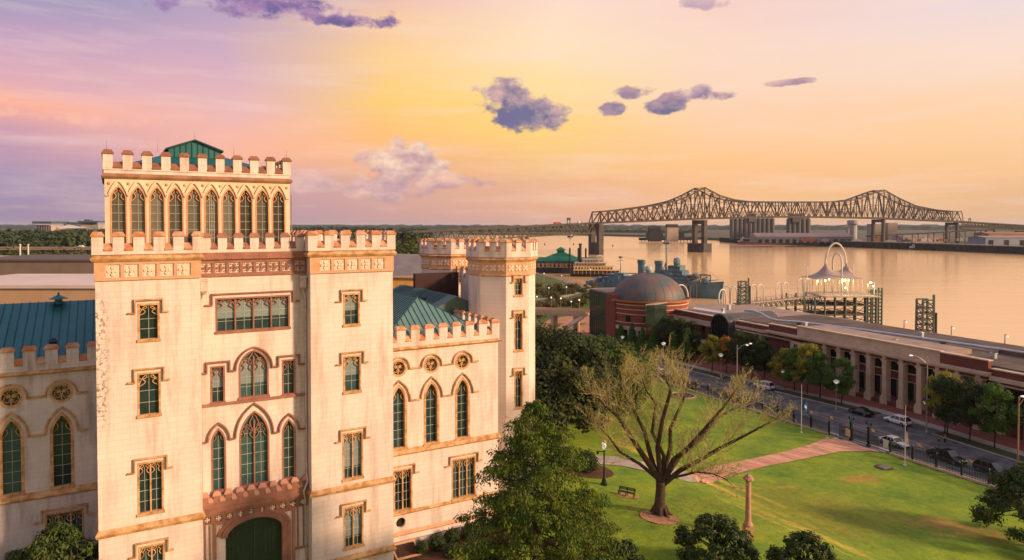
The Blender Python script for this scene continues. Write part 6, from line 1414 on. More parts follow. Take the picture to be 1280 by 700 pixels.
gun(h*.79,8.3,1,1.2); gun(h*.66,10.6,1,1.2); gun(-h*.42,7.7,-1); gun(-h*.6,7.6,-1); gun(-h*.8,4.9,-1); gun(h*.02,7.6,1,.7)
for x in (h*.14,-h*.12):
    b = MB(); b.lathe([(2.1,7.6),(2.0,17.6),(2.4,18),(2.3,20),(1.6,20)], (x,0,0), 14); b.v = [(x+(a-x)*1.35, y*.8, z_) for a, y, z_ in b.v]; b.build('funnel', SHIPG, ship)
b = MB(); b.lathe([(1.6,17.7),(2.2,19),(2.0,21.4),(1.0,22.2)], (h*.40,0,0), 12); b.bar((h*.40,-2.8,20.4),(h*.40,2.8,20.4),.9); b.build('gun_director', SHIPG, br_)
b = MB(); b.tube([(h*.25,0,10),(h*.25,0,33)], [.5,.2], 8); b.bar((h*.25,-5,26),(h*.25,5,26),.35); b.bar((h*.25-2.4,0,30.5),(h*.25+2.4,0,30.5),.7,1.2); b.bar((h*.25,-3,29),(h*.25,3,29),.2); b.tube([(h*.25,0,20),(h*.25-3.5,2,10)],.25,6); b.tube([(h*.25,0,20),(h*.25-3.5,-2,10)],.25,6); b.build('fore_mast', SHIPG, ship)
b = MB(); b.tube([(-h*.45,0,7),(-h*.45,0,22)], [.35,.15], 6); b.bar((-h*.45,-2.5,19),(-h*.45,2.5,19),.3); b.box(-h*.45-1,-.8,20.5,-h*.45+1,.8,21.6); b.build('aft_mast', SHIPG, ship)
for x in (-h*.3,-h*.08,h*.12): 
    for sg in (-1,1): b = MB(); b.lathe([(1.3,0),(1.3,1.2)], (x,sg*4.2,7.6), 8); b.tube([(x,sg*4.2,8.5),(x+1.5,sg*6.2,10)], .14, 5); b.build('gun_tub', SHIPG, ship)
b = MB()
for i in range(26):
    x = -h*.95+i*h*1.9/26; w = lerp_tab([(a, w_) for a, w_, _ in st], x)-.2; z_ = lerp_tab([(a, t_) for a, _, t_ in st], x)
    for sg in (-1,1): b.bar((x,sg*w,z_),(x,sg*w,z_+1.1),.07)
for (x,w,z_),(x2,w2,z2) in zip(st, st[1:]):
    for sg in (-1,1): b.bar((x,sg*(w-.2),z_+1.1),(x2,sg*(w2-.2),z2+1.1),.06)
b.build('railings', SHIPG, ship)
rnd = random.Random(77)
for _ in range(60):
    x = rnd.uniform(-.9,.72)*h; y = rnd.uniform(-3.4,3.4); z_ = 5 if x < -h*.55 else (7.6 if x < 0 else (12.6 if x < h*.5 else 10.6)); s_ = rnd.uniform(.3,1.0)
    if x > h*.62: z_ = 8.2
    b = MB(); b.box(x-s_,y-s_*.6,z_-.3,x+s_,y+s_*.6,z_+rnd.uniform(.6,2.2)); b.build('deck_fitting', pm('light_navy_grey', (.30,.40,.43), (.08,.12,.14), .6, .6), ship)
b = MB()
for z_, x0, x1, y in ((13.6,.30,.50,3.45),(16.2,.32,.47,2.85),(9.2,.05,.58,4.45),(11.4,.08,.52,3.65)):
    k = x0*h
    while k < x1*h: b.box(k,-y,z_,k+.7,-y+.1,z_+.7); b.box(k,y-.1,z_,k+.7,y,z_+.7); k += 1.5
b.build('portholes', SHIPD, ship)
b = MB(); b.tube([(-h*.45,0,21),(-h*.12,0,20),(h*.25,0,32),(h*.97,0,11)], .06, 4); b.build('rigging', SHIPD, ship)
sbox('aft_deckhouse', [(-h*.72,-2.8,4.8,-h*.5,2.8,8.4),(-h*.52,-2.4,7.6,-h*.36,2.4,11.2)])
ship.scale = (1, 1.2, 1.12)
gt = thing('mooring_gantry', 'brown steel mooring frame standing over the destroyer hull near its bow', 'gantry', (*G(873,372,WATZ).xy, WATZ), math.atan2(dv.y, dv.x))
b = MB()
for x in (-3.5,3.5):
    for y in (-8.5,8.5): b.bar((x,y,-2),(x,y,14.5),.5)
    b.bar((x,-8.5,14.2),(x,8.5,14.2),.5); b.bar((x,-8.5,11),(x,8.5,14),.3)
for y in (-8.5,8.5): b.bar((-3.5,y,14.2),(3.5,y,14.2),.5); b.bar((-3.5,y,10),(3.5,y,14),.3)
b.build('frame', pm('brown_rusty_steel', (.10,.05,.03), None, 1, .8), gt); b = MB(); b.lathe([(1.1,-3),(1.1,8)], (0,-11,0), 10); b.build('dolphin_pile', STEELB, gt)
# ================================================================== green roofed casino landing and riverboat
GRF = pm('green_metal_roof', (.006,.12,.075), (.008,.16,.10), .2, .5, metal=.2); CRM = pm('cream_siding', (.55,.45,.34), (.5,.4,.3), .2, .8)
p = G(700,341,WATZ).xy; cz_ = thing('casino_landing', 'casino landing building with big green hipped roofs over cream arcades on dark piles', 'pavilion', (p.x, p.y, WATZ), -.12)
b = MB(); b.box(-48,-9,0,41,16,5.5); fixn(b.build('floating_base', DOCK, cz_)); b = MB(); b.box(-47,-7,5.5,39,14,10.5); fixn(b.build('wall', CRM, cz_))
b = MB(); [b.box(-46+3.3*k,-9.2,5.5,-45.4+3.3*k,-8.6,10.6) for k in range(26)]; b.box(-47,-9.3,8.6,40,-8.5,8.9); fixn(b.build('arcade_posts', CRM, cz_))
for k in range(15): fixn(MB().box(-45.5+4.4*k,-7.2,6.2,-43.5+4.4*k,-6.9,9.4).build('window', MGL, cz_))
def hip(b, x0, x1, y0, y1, z0, z1, rx, ry): cx, cy = (x0+x1)/2, (y0+y1)/2; b.add([(x0,y0,z0),(x1,y0,z0),(x1,y1,z0),(x0,y1,z0),(cx-rx,cy-ry,z1),(cx+rx,cy-ry,z1),(cx+rx,cy+ry,z1),(cx-rx,cy+ry,z1)], [(0,1,5,4),(1,2,6,5),(2,3,7,6),(3,0,4,7),(4,5,6,7),(0,3,2,1)])
b = MB(); hip(b,-50,42,-11,18,10.5,15,38,2); fixn(b.build('main_roof', GRF, cz_))
b = MB(); hip(b,-22,24,-12,19,11.6,18.5,7,4); fixn(b.build('centre_roof', GRF, cz_)); b = MB(); hip(b,-7,9,-3,10,17.5,20.5,2,2); b.box(-3,1,20,4,7,22); hip(b,-5,6,-1,9,22,25,.2,.2); fixn(b.build('cupola', GRF, cz_))
b = MB(); hip(b,-64,-48,-6,10,13,20,4,2); b.box(-62,-4,5,-50,8,13); fixn(b.build('side_pavilion', GRF, cz_))
for x in (10,18,25): b = MB(); b.lathe([(.8,-2),(.8,24),(.1,25)], (x,-14,0), 8); b.build('mooring_pile', DOCK, cz_)
p = G(750,346,WATZ).xy; rb_ = thing('riverboat', 'cream casino riverboat with a golden lit deck and tall black chimneys beside the green roofed landing', 'riverboat', (p.x, p.y+6, WATZ), -.15)
GOLD = pm('golden_lit_deck', (.60,.36,.08), (.5,.3,.07), .3, .7, emit=(1,.55,.1), es=.25)  # golden light on the deck put into its colour and a faint glow
b = MB(); hull(b, 52, 17, 2.6); fixn(b.build('hull', DOCK, rb_))
for i, (x0, x1, z0, z1, w) in enumerate(((-22,18,2.6,5.6,7.6),(-22,12,6.1,9,7),(-21,6,9.5,12.2,6.2),(-14,0,12.6,15.2,4))):
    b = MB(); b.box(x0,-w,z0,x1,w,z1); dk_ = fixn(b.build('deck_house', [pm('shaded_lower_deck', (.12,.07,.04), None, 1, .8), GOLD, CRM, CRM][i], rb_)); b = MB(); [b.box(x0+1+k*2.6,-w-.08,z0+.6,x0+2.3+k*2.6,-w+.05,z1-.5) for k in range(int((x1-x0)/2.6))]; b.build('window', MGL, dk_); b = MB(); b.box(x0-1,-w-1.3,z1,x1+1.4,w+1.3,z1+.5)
    for k in range(12): x = x0+(x1-x0)*k/11; b.bar((x,-w-1.1,z0-.2),(x,-w-1.1,z1),.35); b.bar((x0-1,-w-1.15,z0+1),(x1+1.2,-w-1.15,z0+1),.16)
    fixn(b.build('gallery', CRM, dk_))
for y in (-3.4,3.4): b = MB(); b.lathe([(1,12),(1,28),(1.5,28.5),(1.5,29.3),(1,29.5)], (-17,y,0), 10); b.build('chimney', SHIPD, rb_)
b = MB(); b.box(-2,-1.8,15.6,3,1.8,18); hip(b,-3,4,-2.4,2.4,18,19.4,1,.3); fixn(b.build('pilot_house', CRM, rb_)); b = MB(); b.box(18,-1,2.6,33,1,3.3); fixn(b.build('gangway', DOCK, rb_))
# ================================================================== river pavilion and its pier
GRNP = pm('green_painted_steel', (.05,.13,.12), (.10,.08,.06), .3, .6); WHS = pm('white_painted_steel', (.62,.60,.58), (.5,.48,.45), .4, .5); CANV = pm('pale_tensile_canvas', (.38,.31,.27), (.32,.26,.23), .1, .8)
def wp(px, py, dep): return D(px, py, dep)
dep = 312.0; pc = D(1046, 368, dep); DZ = pc.z
pav = thing('river_pavilion', 'tent roofed pavilion with tall white arches on green scaffold piles in the river', 'pavilion', (pc.x, pc.y, DZ))
sx1 = dep/FPX; hx = lambda px: (px-1046)*sx1
b = MB(); b.box(hx(1020),-9,-.5,hx(1086),13,0); fixn(b.build('platform', CONC, pav))
pil_ = MB()
for i in range(8):
    x = hx(996)+ (hx(1084)-hx(996))*i/7
    for y in (-8, 2, 12): pil_.tube([(x,y,-14.5),(x,y,-.5)], .38, 6)
    for zz in (-4,-8,-12):
        pil_.bar((x,-8,zz),(x,12,zz),.3)
        if i < 7: x2 = hx(996)+(hx(1084)-hx(996))*(i+1)/7; pil_.bar((x,-8,zz),(x2,-8,zz),.32); pil_.bar((x,12,zz),(x2,12,zz),.3); pil_.bar((x,-8,zz),(x2,-8,zz+4 if i%2 else zz-2),.2)
pil_.build('pile_frame', GRNP, pav)
for zz in (-4.2,-8.4): b = MB(); b.box(hx(1012),-8,zz-.2,hx(1080),10,zz); b.build('lower_deck', pm('rusty_deck', (.30,.15,.09), (.2,.1,.07), .3, .9), pav)
for px_ in (1087,1093,1100.5):
    b = MB(); x = hx(px_); zt = 2.2 if px_ < 1100 else 3
    for dx in (-.75,.75): b.tube([(x+dx,0,-15),(x+dx,0,zt)], .4, 6)
    k = -14
    while k < zt-1.4: b.bar((x-.75,0,k),(x+.75,0,k+1.4),.2); b.bar((x+.75,0,k),(x-.75,0,k+1.4),.2); k += 1.6
    b.build('lattice_pile', GRNP, pav)
def arch_tube(b, x0, x1, y0, y1, z0, z1, r, n=14, straight=.55):
    cx, cy = (x0+x1)/2, (y0+y1)/2; zs = z0+(z1-z0)*straight; P = [(x0,y0,z0)]+[(cx-(x1-x0)/2*math.cos(PI*k/n), cy-(y1-y0)/2*math.cos(PI*k/n), zs+(z1-zs)*math.sin(PI*k/n)) for k in range(n+1)]+[(x1,y1,z0)]; b.tube(P, r, 8)
b = MB(); arch_tube(b, hx(1033.5), hx(1060), 2, 2, 0, 23.0, .42); b.build('great_arch', WHS, pav, smooth=True)
b = MB(); arch_tube(b, hx(1044), hx(1049.5), -6, 7, 0, 18.5, .38, straight=.75); b.build('small_arch', WHS, pav, smooth=True)
# canopy: two peaks joined, sagging like stretched cloth
cv = MB(); nu, nv = 34, 16; x0, x1 = hx(1012.5), hx(1070)
for j in range(nv+1):
    for i in range(nu+1):
        x = x0+(x1-x0)*i/nu; y = -7+17*j/nv; e = 1-abs(2*j/nv-1)
        d1 = math.hypot(x-hx(1033.5), (y-1.5)*.8); d2 = math.hypot(x-hx(1060), (y-1.5)*.8); z_ = 7.2+6.0*math.exp(-d1/2.6)+6.0*math.exp(-d2/2.6)+1.3*e**.5*(1-abs(2*i/nu-1)**2)
        cv.v.append((x, y, z_))
for j in range(nv):
    for i in range(nu): cv.f.append((j*(nu+1)+i, j*(nu+1)+i+1, (j+1)*(nu+1)+i+1, (j+1)*(nu+1)+i)); cv.m.append(0)
cvo = cv.build('tent_roof', CANV, pav, smooth=True); cvo.modifiers.new('s', 'SOLIDIFY').thickness = .12
for px_ in (1013.5,1019,1026,1034,1041,1052,1059,1064,1069,1076):
    for y in (-6,9): b = MB(); b.tube([(hx(px_),y,0),(hx(px_),y,7.6 if px_ < 1071 else 5.4)], .15, 6); b.build('canopy_post', pm('cream_lit_post', (.5,.40,.26), None, 2, .5), pav)
for a_, z_, w in ((1010,9.2,8),(1068,9.8,9),(1094,4.8,9)):
    b = MB(); arch_tube(b, hx(a_-w/2-1), hx(a_+w/2+1), -3, 5, -.2 if a_ < 1090 else -2, z_*1.35 if a_ < 1090 else 5.2, .2); b.build('side_arch', WHS, pav, smooth=True)
b = MB()
for k in range(25): x = hx(1012)+(hx(1086)-hx(1012))*k/24; b.bar((x,-9,0),(x,-9,1.2),.1)
for zz in (.5,1.2): b.bar((hx(1012),-9,zz),(hx(1086),-9,zz),.1)
b.build('railing', WHS, pav)
LIT = pm('lit_floodlight', (.9,.8,.6), None, 1, .4, emit=(1.0,.80,.42), es=9)
for i, (px_, y, z_) in enumerate(((1014,-6.5,6.6),(1029,-2,6.4),(1047,-6.5,6.8),(1058,-2,6.6),(1079,-6.5,5.8),(1084,-5,4.2),(1040,3,6.6),(1050,-5,3.4))):
    b = MB(); b.lathe([(.1,-.35),(.45 if i in (2,4) else .3,-.1),(.45 if i in (2,4) else .3,.15),(.1,.3)], (hx(px_),y,z_), 10); b.build('floodlight', LIT, pav)
    l = bpy.data.lights.new('floodlight', 'POINT'); l.energy = 1100 if i in (2,4) else 400; l.color = (1,.72,.34); l.shadow_soft_size = .5; lo_ = bpy.data.objects.new('floodlight_lamp', l); C.objects.link(lo_); lo_.location = (hx(px_), y-.6, z_-.6); lo_.parent = pav
# pier truss bridge from the levee to the pavilion
pa0, pb0 = D(920, 379, 292), D(1024, 369.5, 312); pier_ = thing('pier_walkway', 'green trussed footbridge with white hoops running out to the tent roofed pavilion', 'footbridge', pa0)
vb = pb0-pa0; Lg = vb.length; n = 16; side = Vector((vb.y, -vb.x, 0)).normalized()*-1.8
b = MB(); b.bar((0,0,-.15), vb-Vector((0,0,.15)), 4, .3); fixn(b.build('deck', pm('pinkish_deck', (.42,.30,.25), (.36,.26,.22), .4, .9), pier_))
for sg in (-1,1):
    b = MB()
    for i in range(n):
        a = vb*i/n+side*sg; c = vb*(i+1)/n+side*sg; m_ = (a+c)/2; b.bar(a-Vector((0,0,.3)), c-Vector((0,0,.3)), .28); b.bar(a-Vector((0,0,3)), c-Vector((0,0,3)), .32); b.bar(a-Vector((0,0,3)), m_-Vector((0,0,.3)), .24); b.bar(m_-Vector((0,0,.3)), c-Vector((0,0,3)), .24); b.bar(a-Vector((0,0,.3)), a-Vector((0,0,3)), .2); b.bar(a, a+Vector((0,0,1.3)), .1)
    b.bar(side*sg+Vector((0,0,1.3)), vb+side*sg+Vector((0,0,1.3)), .1); b.bar(side*sg+Vector((0,0,.7)), vb+side*sg+Vector((0,0,.7)), .07); b.build('truss', GRNP, pier_)
for px_ in (913,945,976,1004):
    a = vb*((px_-920)/104)
    for dy in (-1.2, 1.2):
        b = MB(); q = a+Vector((dy*1.2,0,0)); arch_tube(b, q.x-1.7, q.x+1.7, q.y-1.2, q.y+1.2, q.z, q.z+(7.2 if px_ != 1004 else 8.2), .2, straight=.7); b.build('hoop', WHS, pier_, smooth=True)
for px_ in (1005,1010,1014): a = vb*((px_-920)/104); b = MB(); b.tube([(a.x,a.y,-14),(a.x,a.y,-.3)], .35, 6); b.build('pile', GRNP, pier_)
def lattice_tower(label, px0, px1, pyb, pyt, dep, z0=-16):
    a = D(px0, pyb, dep); c = D(px1, pyb, dep); w = c.x-a.x; zt = D(px0, pyt, dep).z; r = thing('mooring_tower', label, 'mooring tower', ((a.x+c.x)/2, dep, z0), 0, 'lattice mooring towers'); h = zt-z0; b = MB(); t = w/2
    for x in (-t, t):
        for y in (-t, t): b.bar((x*1.05,y*1.05,-1),(x*.95,y*.95,h+(1.6 if x > 0 and y < 0 else 0)),.5)
    k = 0.0; i = 0
    while k < h-1.2:
        for y in (-t, t): b.bar((-t,y,k),(t,y,k),.3); b.bar((-t if i%2 else t,y,k),(t if i%2 else -t,y,k+1.7),.24)
        for x in (-t, t): b.bar((x,-t,k),(x,t,k),.3); b.bar((x,-t,k),(x,t,k+1.7),.22)
        k += 1.7; i += 1
    b.bar((-t,-t,h),(t,-t,h),.4); b.bar((-t,t,h),(t,t,h),.4); b.build('lattice', GRNP, r); b = MB(); b.tube([(t*1.35,-t,-1),(t*1.35,-t,h*.85)],.35,8); b.build('guide_pile', STEELB, r)
lattice_tower('green lattice mooring tower at the land end of the pier walkway', 924, 934, 379, 352, 287, -4)
lattice_tower('green lattice mooring tower standing alone in the water right of the pavilion', 1149, 1163, 416, 374.5, 205)
for (px_, dep_, hh) in ((851,262,0),(903,275,0)):
    a = D(px_, 377 if px_ < 880 else 373, dep_); r = thing('white_hoop_arch', 'white steel hoop arch standing '+('close right of the dome' if px_ < 880 else 'on the terrace left of the lattice tower'), 'arch', a, 0, 'white hoops on the terrace'); b = MB(); s_ = dep_/FPX; w = (19 if px_ < 880 else 11)*s_/2
    arch_tube(b, -w, w, -1, 1, -5.0, (377-356)*s_ if px_ < 880 else 8*s_+1, .3, straight=.62); b.build('tube', WHS, r, smooth=True)
    for x in (-w, w): b2 = MB(); b2.lathe([(.6,-5.3),(.6,-4.7)], (x, -1 if x < 0 else 1, 0), 10); b2.build('foot', CONC, r)
for i, (px_, py_, dp_) in enumerate(((1130,408,168),(1189,416,158),(1256,427,146))):
    q = D(px_, py_, dp_); r = thing('levee_lamp', 'small twin globe lamp on the levee '+('nearest the lattice tower','middle of three','at the far right')[i], 'lamp', (q.x, q.y, 5.6), 0, 'small lamps on the levee behind the roof'); h = q.z-5.6+1.6; b = MB(); b.lathe([(.1,-.2),(.06,h)], (0,0,0), 6); b.bar((-.05,0,h-.2),(.5,0,h-.2),.08); b.build('pole', IRON, r); b = MB(); b.lathe([(.05,h-.9),(.24,h-.75),(.2,h-.4),(.05,h-.25)], (.5,0,0), 8); b.build('globe', GLOBE, r)
# small lamps on the riverside green
for i, (px_, pyb, pyt) in enumerate(((671,383,370),(689,392,371),(701,397,372),(714,392,376),(724,402,374),(680,352,341),(702,352,344),(686,372,359),(708,371,358),(738,350,336))):
    q = G(px_, pyb, -5.5); h = zof(px_, pyt, q)+5.5; r = thing('promenade_lamp', 'slim white headed lamp on the riverside green, '+['left end by the turret','second by the turret','beside the elevated walkway','right above the walkway','nearest the glass block','on the far shore path, left','on the far shore path, middle','among the shrubs, left','among the shrubs, right','at the shore before the riverboat'][i], 'lamp', q, 0, 'lamps on the riverside green')
    b = MB(); b.lathe([(.16,0),(.09,.5),(.07,h-.6)], (0,0,0), 8); b.build('pole', STEEL, r); b = MB(); b.lathe([(.15,h-.6),(.34,h-.4),(.28,h-.1),(.1,h)], (0,0,0), 10); b.build('globe', pm('lit_globe', (.8,.8,.78), None, 1, .3, emit=(1,.85,.8), es=.7), r)
# ================================================================== city behind the castle
BEI = pm('tan_panel_wall', (.50,.34,.20), (.44,.29,.17), .3, .85); WRF = pm('pale_membrane_roof', (.62,.52,.46), (.5,.42,.38), .08, .9)
def block(name, label, cat, px0, px1, dep, zt, z0, thick, wall, roof, rz=0, win=0, group=None):
    a = (px0-640)/FPX*dep; c = (px1-640)/FPX*dep; r = thing(name, label, cat, ((a+c)/2, dep, z0), rz, group); w = (c-a); h = zt-z0
    b = MB(); b.box(-w/2,0,0,w/2,thick,h); fixn(b.build('wall', wall, r)); b = MB(); b.box(-w/2-.3,-.3,h,w/2+.3,thick+.3,h+.5); fixn(b.build('flat_roof', roof, r))
    for k in range(win): x = -w/2+w*(k+.5)/win; b = MB(); b.box(x-w/win*.3,-.15,h*.35,x+w/win*.3,.1,h*.7); b.build('window', MGL, r)
    return r
block('office_block', 'wide tan panelled building with pale flat roof behind the left wing', 'building', -120, 128, 105, 20.9, 0, 24, BEI, WRF)
block('office_block', 'low building with dark flat roof edge behind the wide tan building', 'building', -60, 160, 175, 21.3, 0, 30, pm('grey_brown_wall', (.22,.17,.14), None, .3, .9), pm('dark_roof_edge', (.12,.10,.09), None, .2, .9))
block('yellow_building', 'long yellow building with a raised right end at the left edge', 'building', -80, 47, 235, 18.6, 0, 22, pm('yellow_render', (.62,.46,.20), (.5,.36,.16), .1, .9), WRF, 0, 12)
block('yellow_building', 'peach pavilion roofed building beside the left tower', 'building', 74, 118, 215, 19.3, 0, 20, pm('peach_render', (.55,.36,.22), None, .1, .9), WRF)
gh = thing('gabled_hall', 'hall with grey pitched roof and yellow corrugated wall seen right of the tower', 'building', (0,0,0))
q0 = D(488,366,112); gh.location = (q0.x, 112, 0); s_ = 112/FPX
b = MB(); b.box(-6,0,0,45*s_,16,D(500,345,112).z); fixn(b.build('wall', pm('yellow_corrugated_wall', (.66,.38,.09), (.5,.28,.07), 1.8, .7, stretch=(3,3,.1)), gh))
z1 = D(500,345,112).z; z2 = D(500,319,118).z
b = MB(); b.add([(-6.3,-.4,z1-.1),(45.5*s_,-.4,z1-.4),(36*s_,9,z2),(-6.3,9,z2+.3),(-6.3,17,z1),(45.5*s_,17,z1)], [(0,1,2,3),(3,2,5,4),(1,5,2),(0,3,4)]); fixn(b.build('roof', pm('grey_shingle_roof', (.20,.18,.19), (.15,.14,.15), .5, .9), gh))
b = MB(); b.box(8.2*s_-.5,-.3,0,44*s_,-.05,D(500,364,112).z); fixn(b.build('porch', DOORG, gh))
# stadium far left
sdm = thing('stadium', 'large grey green football stadium above the trees at the far left', 'stadium', (*D(85,288,1700).xy, 0)); u = 1700/FPX
STG = pm('stadium_green_steel', (.05,.09,.09), (.09,.12,.12), .02, .8); STC = pm('stadium_concrete', (.42,.36,.31), (.3,.27,.25), .03, .9)
b = MB(); b.box(-40*u,0,0,-22*u,60,30.5); b.box(-40*u,60,0,38*u,140,26); b.box(16*u,0,0,38*u,60,31); fixn(b.build('stands', STC, sdm))
b = MB(); b.box(-42*u,-8,33,-18*u,60,39); b.box(-22*u,50,31,16*u,70,37); b.box(6*u,45,36,13*u,60,44); b.box(14*u,-6,36,40*u,60,40); fixn(b.build('upper_decks', STG, sdm))
b = MB(); b.add([(-12*u,-14,22),(24*u,-14,22),(4*u,-8,31),(-12*u,6,22),(24*u,6,22)], [(0,1,2),(1,4,2),(4,3,2),(3,0,2)]); fixn(b.build('white_canopy', pm('white_fabric', (.6,.56,.52), None, .05, .8), sdm))
b = MB(); [b.box((-38+k*3.1)*u,-.6,5,(-37+k*3.1)*u,.1,28) for k in range(6)]; fixn(b.build('ramp_openings', MGL, sdm))
ov = thing('highway_overpass', 'elevated concrete highway crossing the trees at the far left', 'overpass', (*D(60,310,520).xy, 0)); z_ = D(60,310,520).z
b = MB(); b.box(-70,0,z_-1.4,60,12,z_); b.box(-70,-.3,z_,60,0,z_+1); fixn(b.build('deck', pm('overpass_concrete', (.34,.26,.22), None, .05, .9), ov))
for k in range(7): b = MB(); b.box(-62+19*k,3,-2,-60+19*k,9,z_-1.4); b.build('column', MATS['overpass_concrete'], ov)
for k in range(5):
    a = D(76+9*k, 308.5, 500-7*k); b = MB(); b.box(-2.4,-1,0,2.4,1,1.1); b.box(-1.5,-.9,1.1,1.2,.9,1.8); tag(fixn(b.build('distant_car', [WHT, GRY, RED, DKG, WHT][k], loc=(a.x, 524, z_+.02))), ['white','silver','dark red','charcoal','pale'][k]+' car far off on the elevated highway', 'car', 'cars on the far highway')
block('low_house', 'small pink orange building among the trees above the highway', 'building', 8, 35, 620, 12.5, -2, 20, pm('salmon_render', (.5,.3,.2), None, .1, .9), WRF, 0, 6)
tm = thing('radio_mast', 'thin red and white lattice mast on the skyline right of the lantern', 'mast', (*D(364,283,420).xy, 0)); b = MB(); zt = D(364,244,420).z
for dx, dy in ((-.7,-.4),(.7,-.4),(0,.8)): b.bar((dx,dy,0),(dx*.6,dy*.6,zt),.16)
k = 8.0; 
while k < zt: b.bar((-.6,-.35,k),(.6,-.35,k+1.5),.1); b.bar((.6,-.35,k),(0,.6,k+1.5),.1); b.bar((-.8,-.45,k),(.8,-.45,k),.12); k += 1.6
b.build('lattice', pm('mast_paint', (.35,.2,.2), (.4,.4,.42), .15, .7), tm)
for dx in (0,14):
    q = D(4+dx*.75, 327, 230); b = MB(); b.lathe([(.25,0),(.2,4.6),(.35,4.7),(.35,5)], (0,0,0), 8); tag(b.build('vent_pipe', WHS, loc=(q.x, 238, 18.9)), 'white vent pipe on the yellow building roof, '+('left one' if dx == 0 else 'right one'), 'vent pipe', 'vent pipes on the roof')
# ================================================================== trees and shrubs
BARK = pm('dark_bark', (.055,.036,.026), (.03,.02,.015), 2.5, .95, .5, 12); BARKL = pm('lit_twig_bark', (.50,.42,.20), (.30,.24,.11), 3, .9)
OAKL = pm('oak_leaves', (.022,.062,.012), (.14,.18,.020), .30, .7, rnd=.35, transl=.25, lo=.42, hi=.72); OAKL2 = pm('dark_oak_leaves', (.016,.034,.012), (.06,.075,.016), .3, .7, rnd=.4, transl=.2)
CYPL = pm('cypress_needles', (.022,.075,.012), (.20,.23,.022), .95, .8, rnd=.22, transl=.3, lo=.40, hi=.72)
MAGL = pm('magnolia_leaves', (.018,.055,.012), (.085,.095,.020), .9, .55, rnd=.55, spec=.2, lo=.42, hi=.75)
PECL = pm('sparse_yellow_leaves', (.38,.38,.06), (.22,.26,.04), .5, .8, rnd=.6, transl=.4)
STRG = pm('street_tree_leaves', (.03,.10,.018), (.11,.20,.025), .7, .75, rnd=.5, transl=.3); YELG = pm('yellowing_leaves', (.42,.36,.04), (.14,.19,.03), .6, .8, rnd=.5, transl=.35); ORAL = pm('orange_leaves', (.55,.19,.03), (.32,.2,.03), .7, .8, rnd=.6, transl=.35)
SHR = pm('shrub_leaves', (.022,.045,.014), (.05,.075,.02), .8, .8, rnd=.5, transl=.2)
def leaves(b, pts, size, rnd, asp=.6, flat=0.0, mi=0):
    for c, nn in pts:
        n = Vector((nn[0]+rnd.uniform(-.7,.7), nn[1]+rnd.uniform(-.7,.7), nn[2]+rnd.uniform(-.4,.8))); n = n.normalized() if n.length > .01 else Vector((0,0,1))
        u = n.orthogonal().normalized(); v = n.cross(u); a = rnd.random()*6.283; ca, sa = math.cos(a), math.sin(a); s_ = size*rnd.uniform(.55,1.3)
        u2 = (u*ca+v*sa)*s_; v2 = (v*ca-u*sa)*s_*asp; c = Vector(c)
        k = len(b.v); b.v += [tuple(c-u2), tuple(c-v2+n*s_*.12), tuple(c+u2), tuple(c+v2+n*s_*.12)]; b.f.append((k,k+1,k+2,k+3)); b.m.append(mi)
def blob_pts(rnd, blobs, n, shell=.45, zmin=None):
    tot = sum(r*r for *_, r in blobs); out = []
    for (x, y, z, r) in blobs:
        for _ in range(int(n*r*r/tot)):
            th = rnd.random()*6.283; ph = rnd.uniform(-.85,1); cp = math.sqrt(1-ph*ph); rr = r*(1-shell*rnd.random()**1.6)*rnd.uniform(.8,1.3)
            d = (cp*math.cos(th), cp*math.sin(th), ph); p = (x+d[0]*rr, y+d[1]*rr, z+d[2]*rr*.85)
            if zmin is None or p[2] > zmin: out.append((p, d))
    return out
def limb(b, p, q, r0, r1, rnd, n=5, wob=.12, sides=7):
    p = Vector(p); q = Vector(q); L_ = (q-p).length; P = [p]
    for i in range(1, n): P.append(p.lerp(q, i/n)+Vector([rnd.uniform(-1,1)*wob*L_*.4 for _ in range(3)])+Vector((0,0,L_*.04*math.sin(PI*i/n))))
    P.append(q); b.tube(P, [r0+(r1-r0)*i/n for i in range(n+1)], sides, False); return P
def tree(label, loc, H, blobs, nleaf, leaf, lmat, tr, seed, name='tree', trunk_h=None, cat='tree', group=None, asp=.6, shell=.45, bark=None):
    rnd = random.Random(seed); r = thing(name, label, cat, loc, rnd.random()*0, group)
    b = MB(); th = trunk_h or H*.35; b.tube([(0,0,-.4),(0,0,.3),(.1,0,th*.6),(0,.1,th)], [tr*1.5,tr*1.05,tr*.85,tr*.75], 10, False)
    for (x, y, z, rr) in blobs[:24]: limb(b, (0,0.05,th*rnd.uniform(.75,1)), (x*.85, y*.85, z-rr*.1), tr*.5, tr*.1, rnd)
    b.build('trunk', bark or BARK, r, smooth=True)
    b = MB(); leaves(b, blob_pts(rnd, blobs, nleaf, shell), leaf, rnd, asp); b.build('crown', lmat, r); return r
def oak_blobs(rnd, R_, H, n, zb, rmin, rmax, sq=1):
    out = []
    for i in range(n):
        t = 2*PI*i/n*2.4+rnd.uniform(-.3,.3); f = math.sqrt(rnd.uniform(.05,1)); z = zb+(H-zb)*(rnd.uniform(.55,.9) if f < .6 else rnd.uniform(.2,.72)); r = rnd.uniform(rmin, rmax)
        out.append((math.cos(t)*f*(R_-r*.6), math.sin(t)*f*(R_-r*.6)*sq, min(z, H-r*.8), r))
    return out
rnd = random.Random(21)
p = G(750,525); tree('spreading live oak with yellow green lit crown behind the bare tree', p, 14.5, oak_blobs(rnd, 9.5, 14.2, 38, 1.2, 1.8, 3.0), 36000, .30, OAKL, .6, 5, 'live_oak', 4)
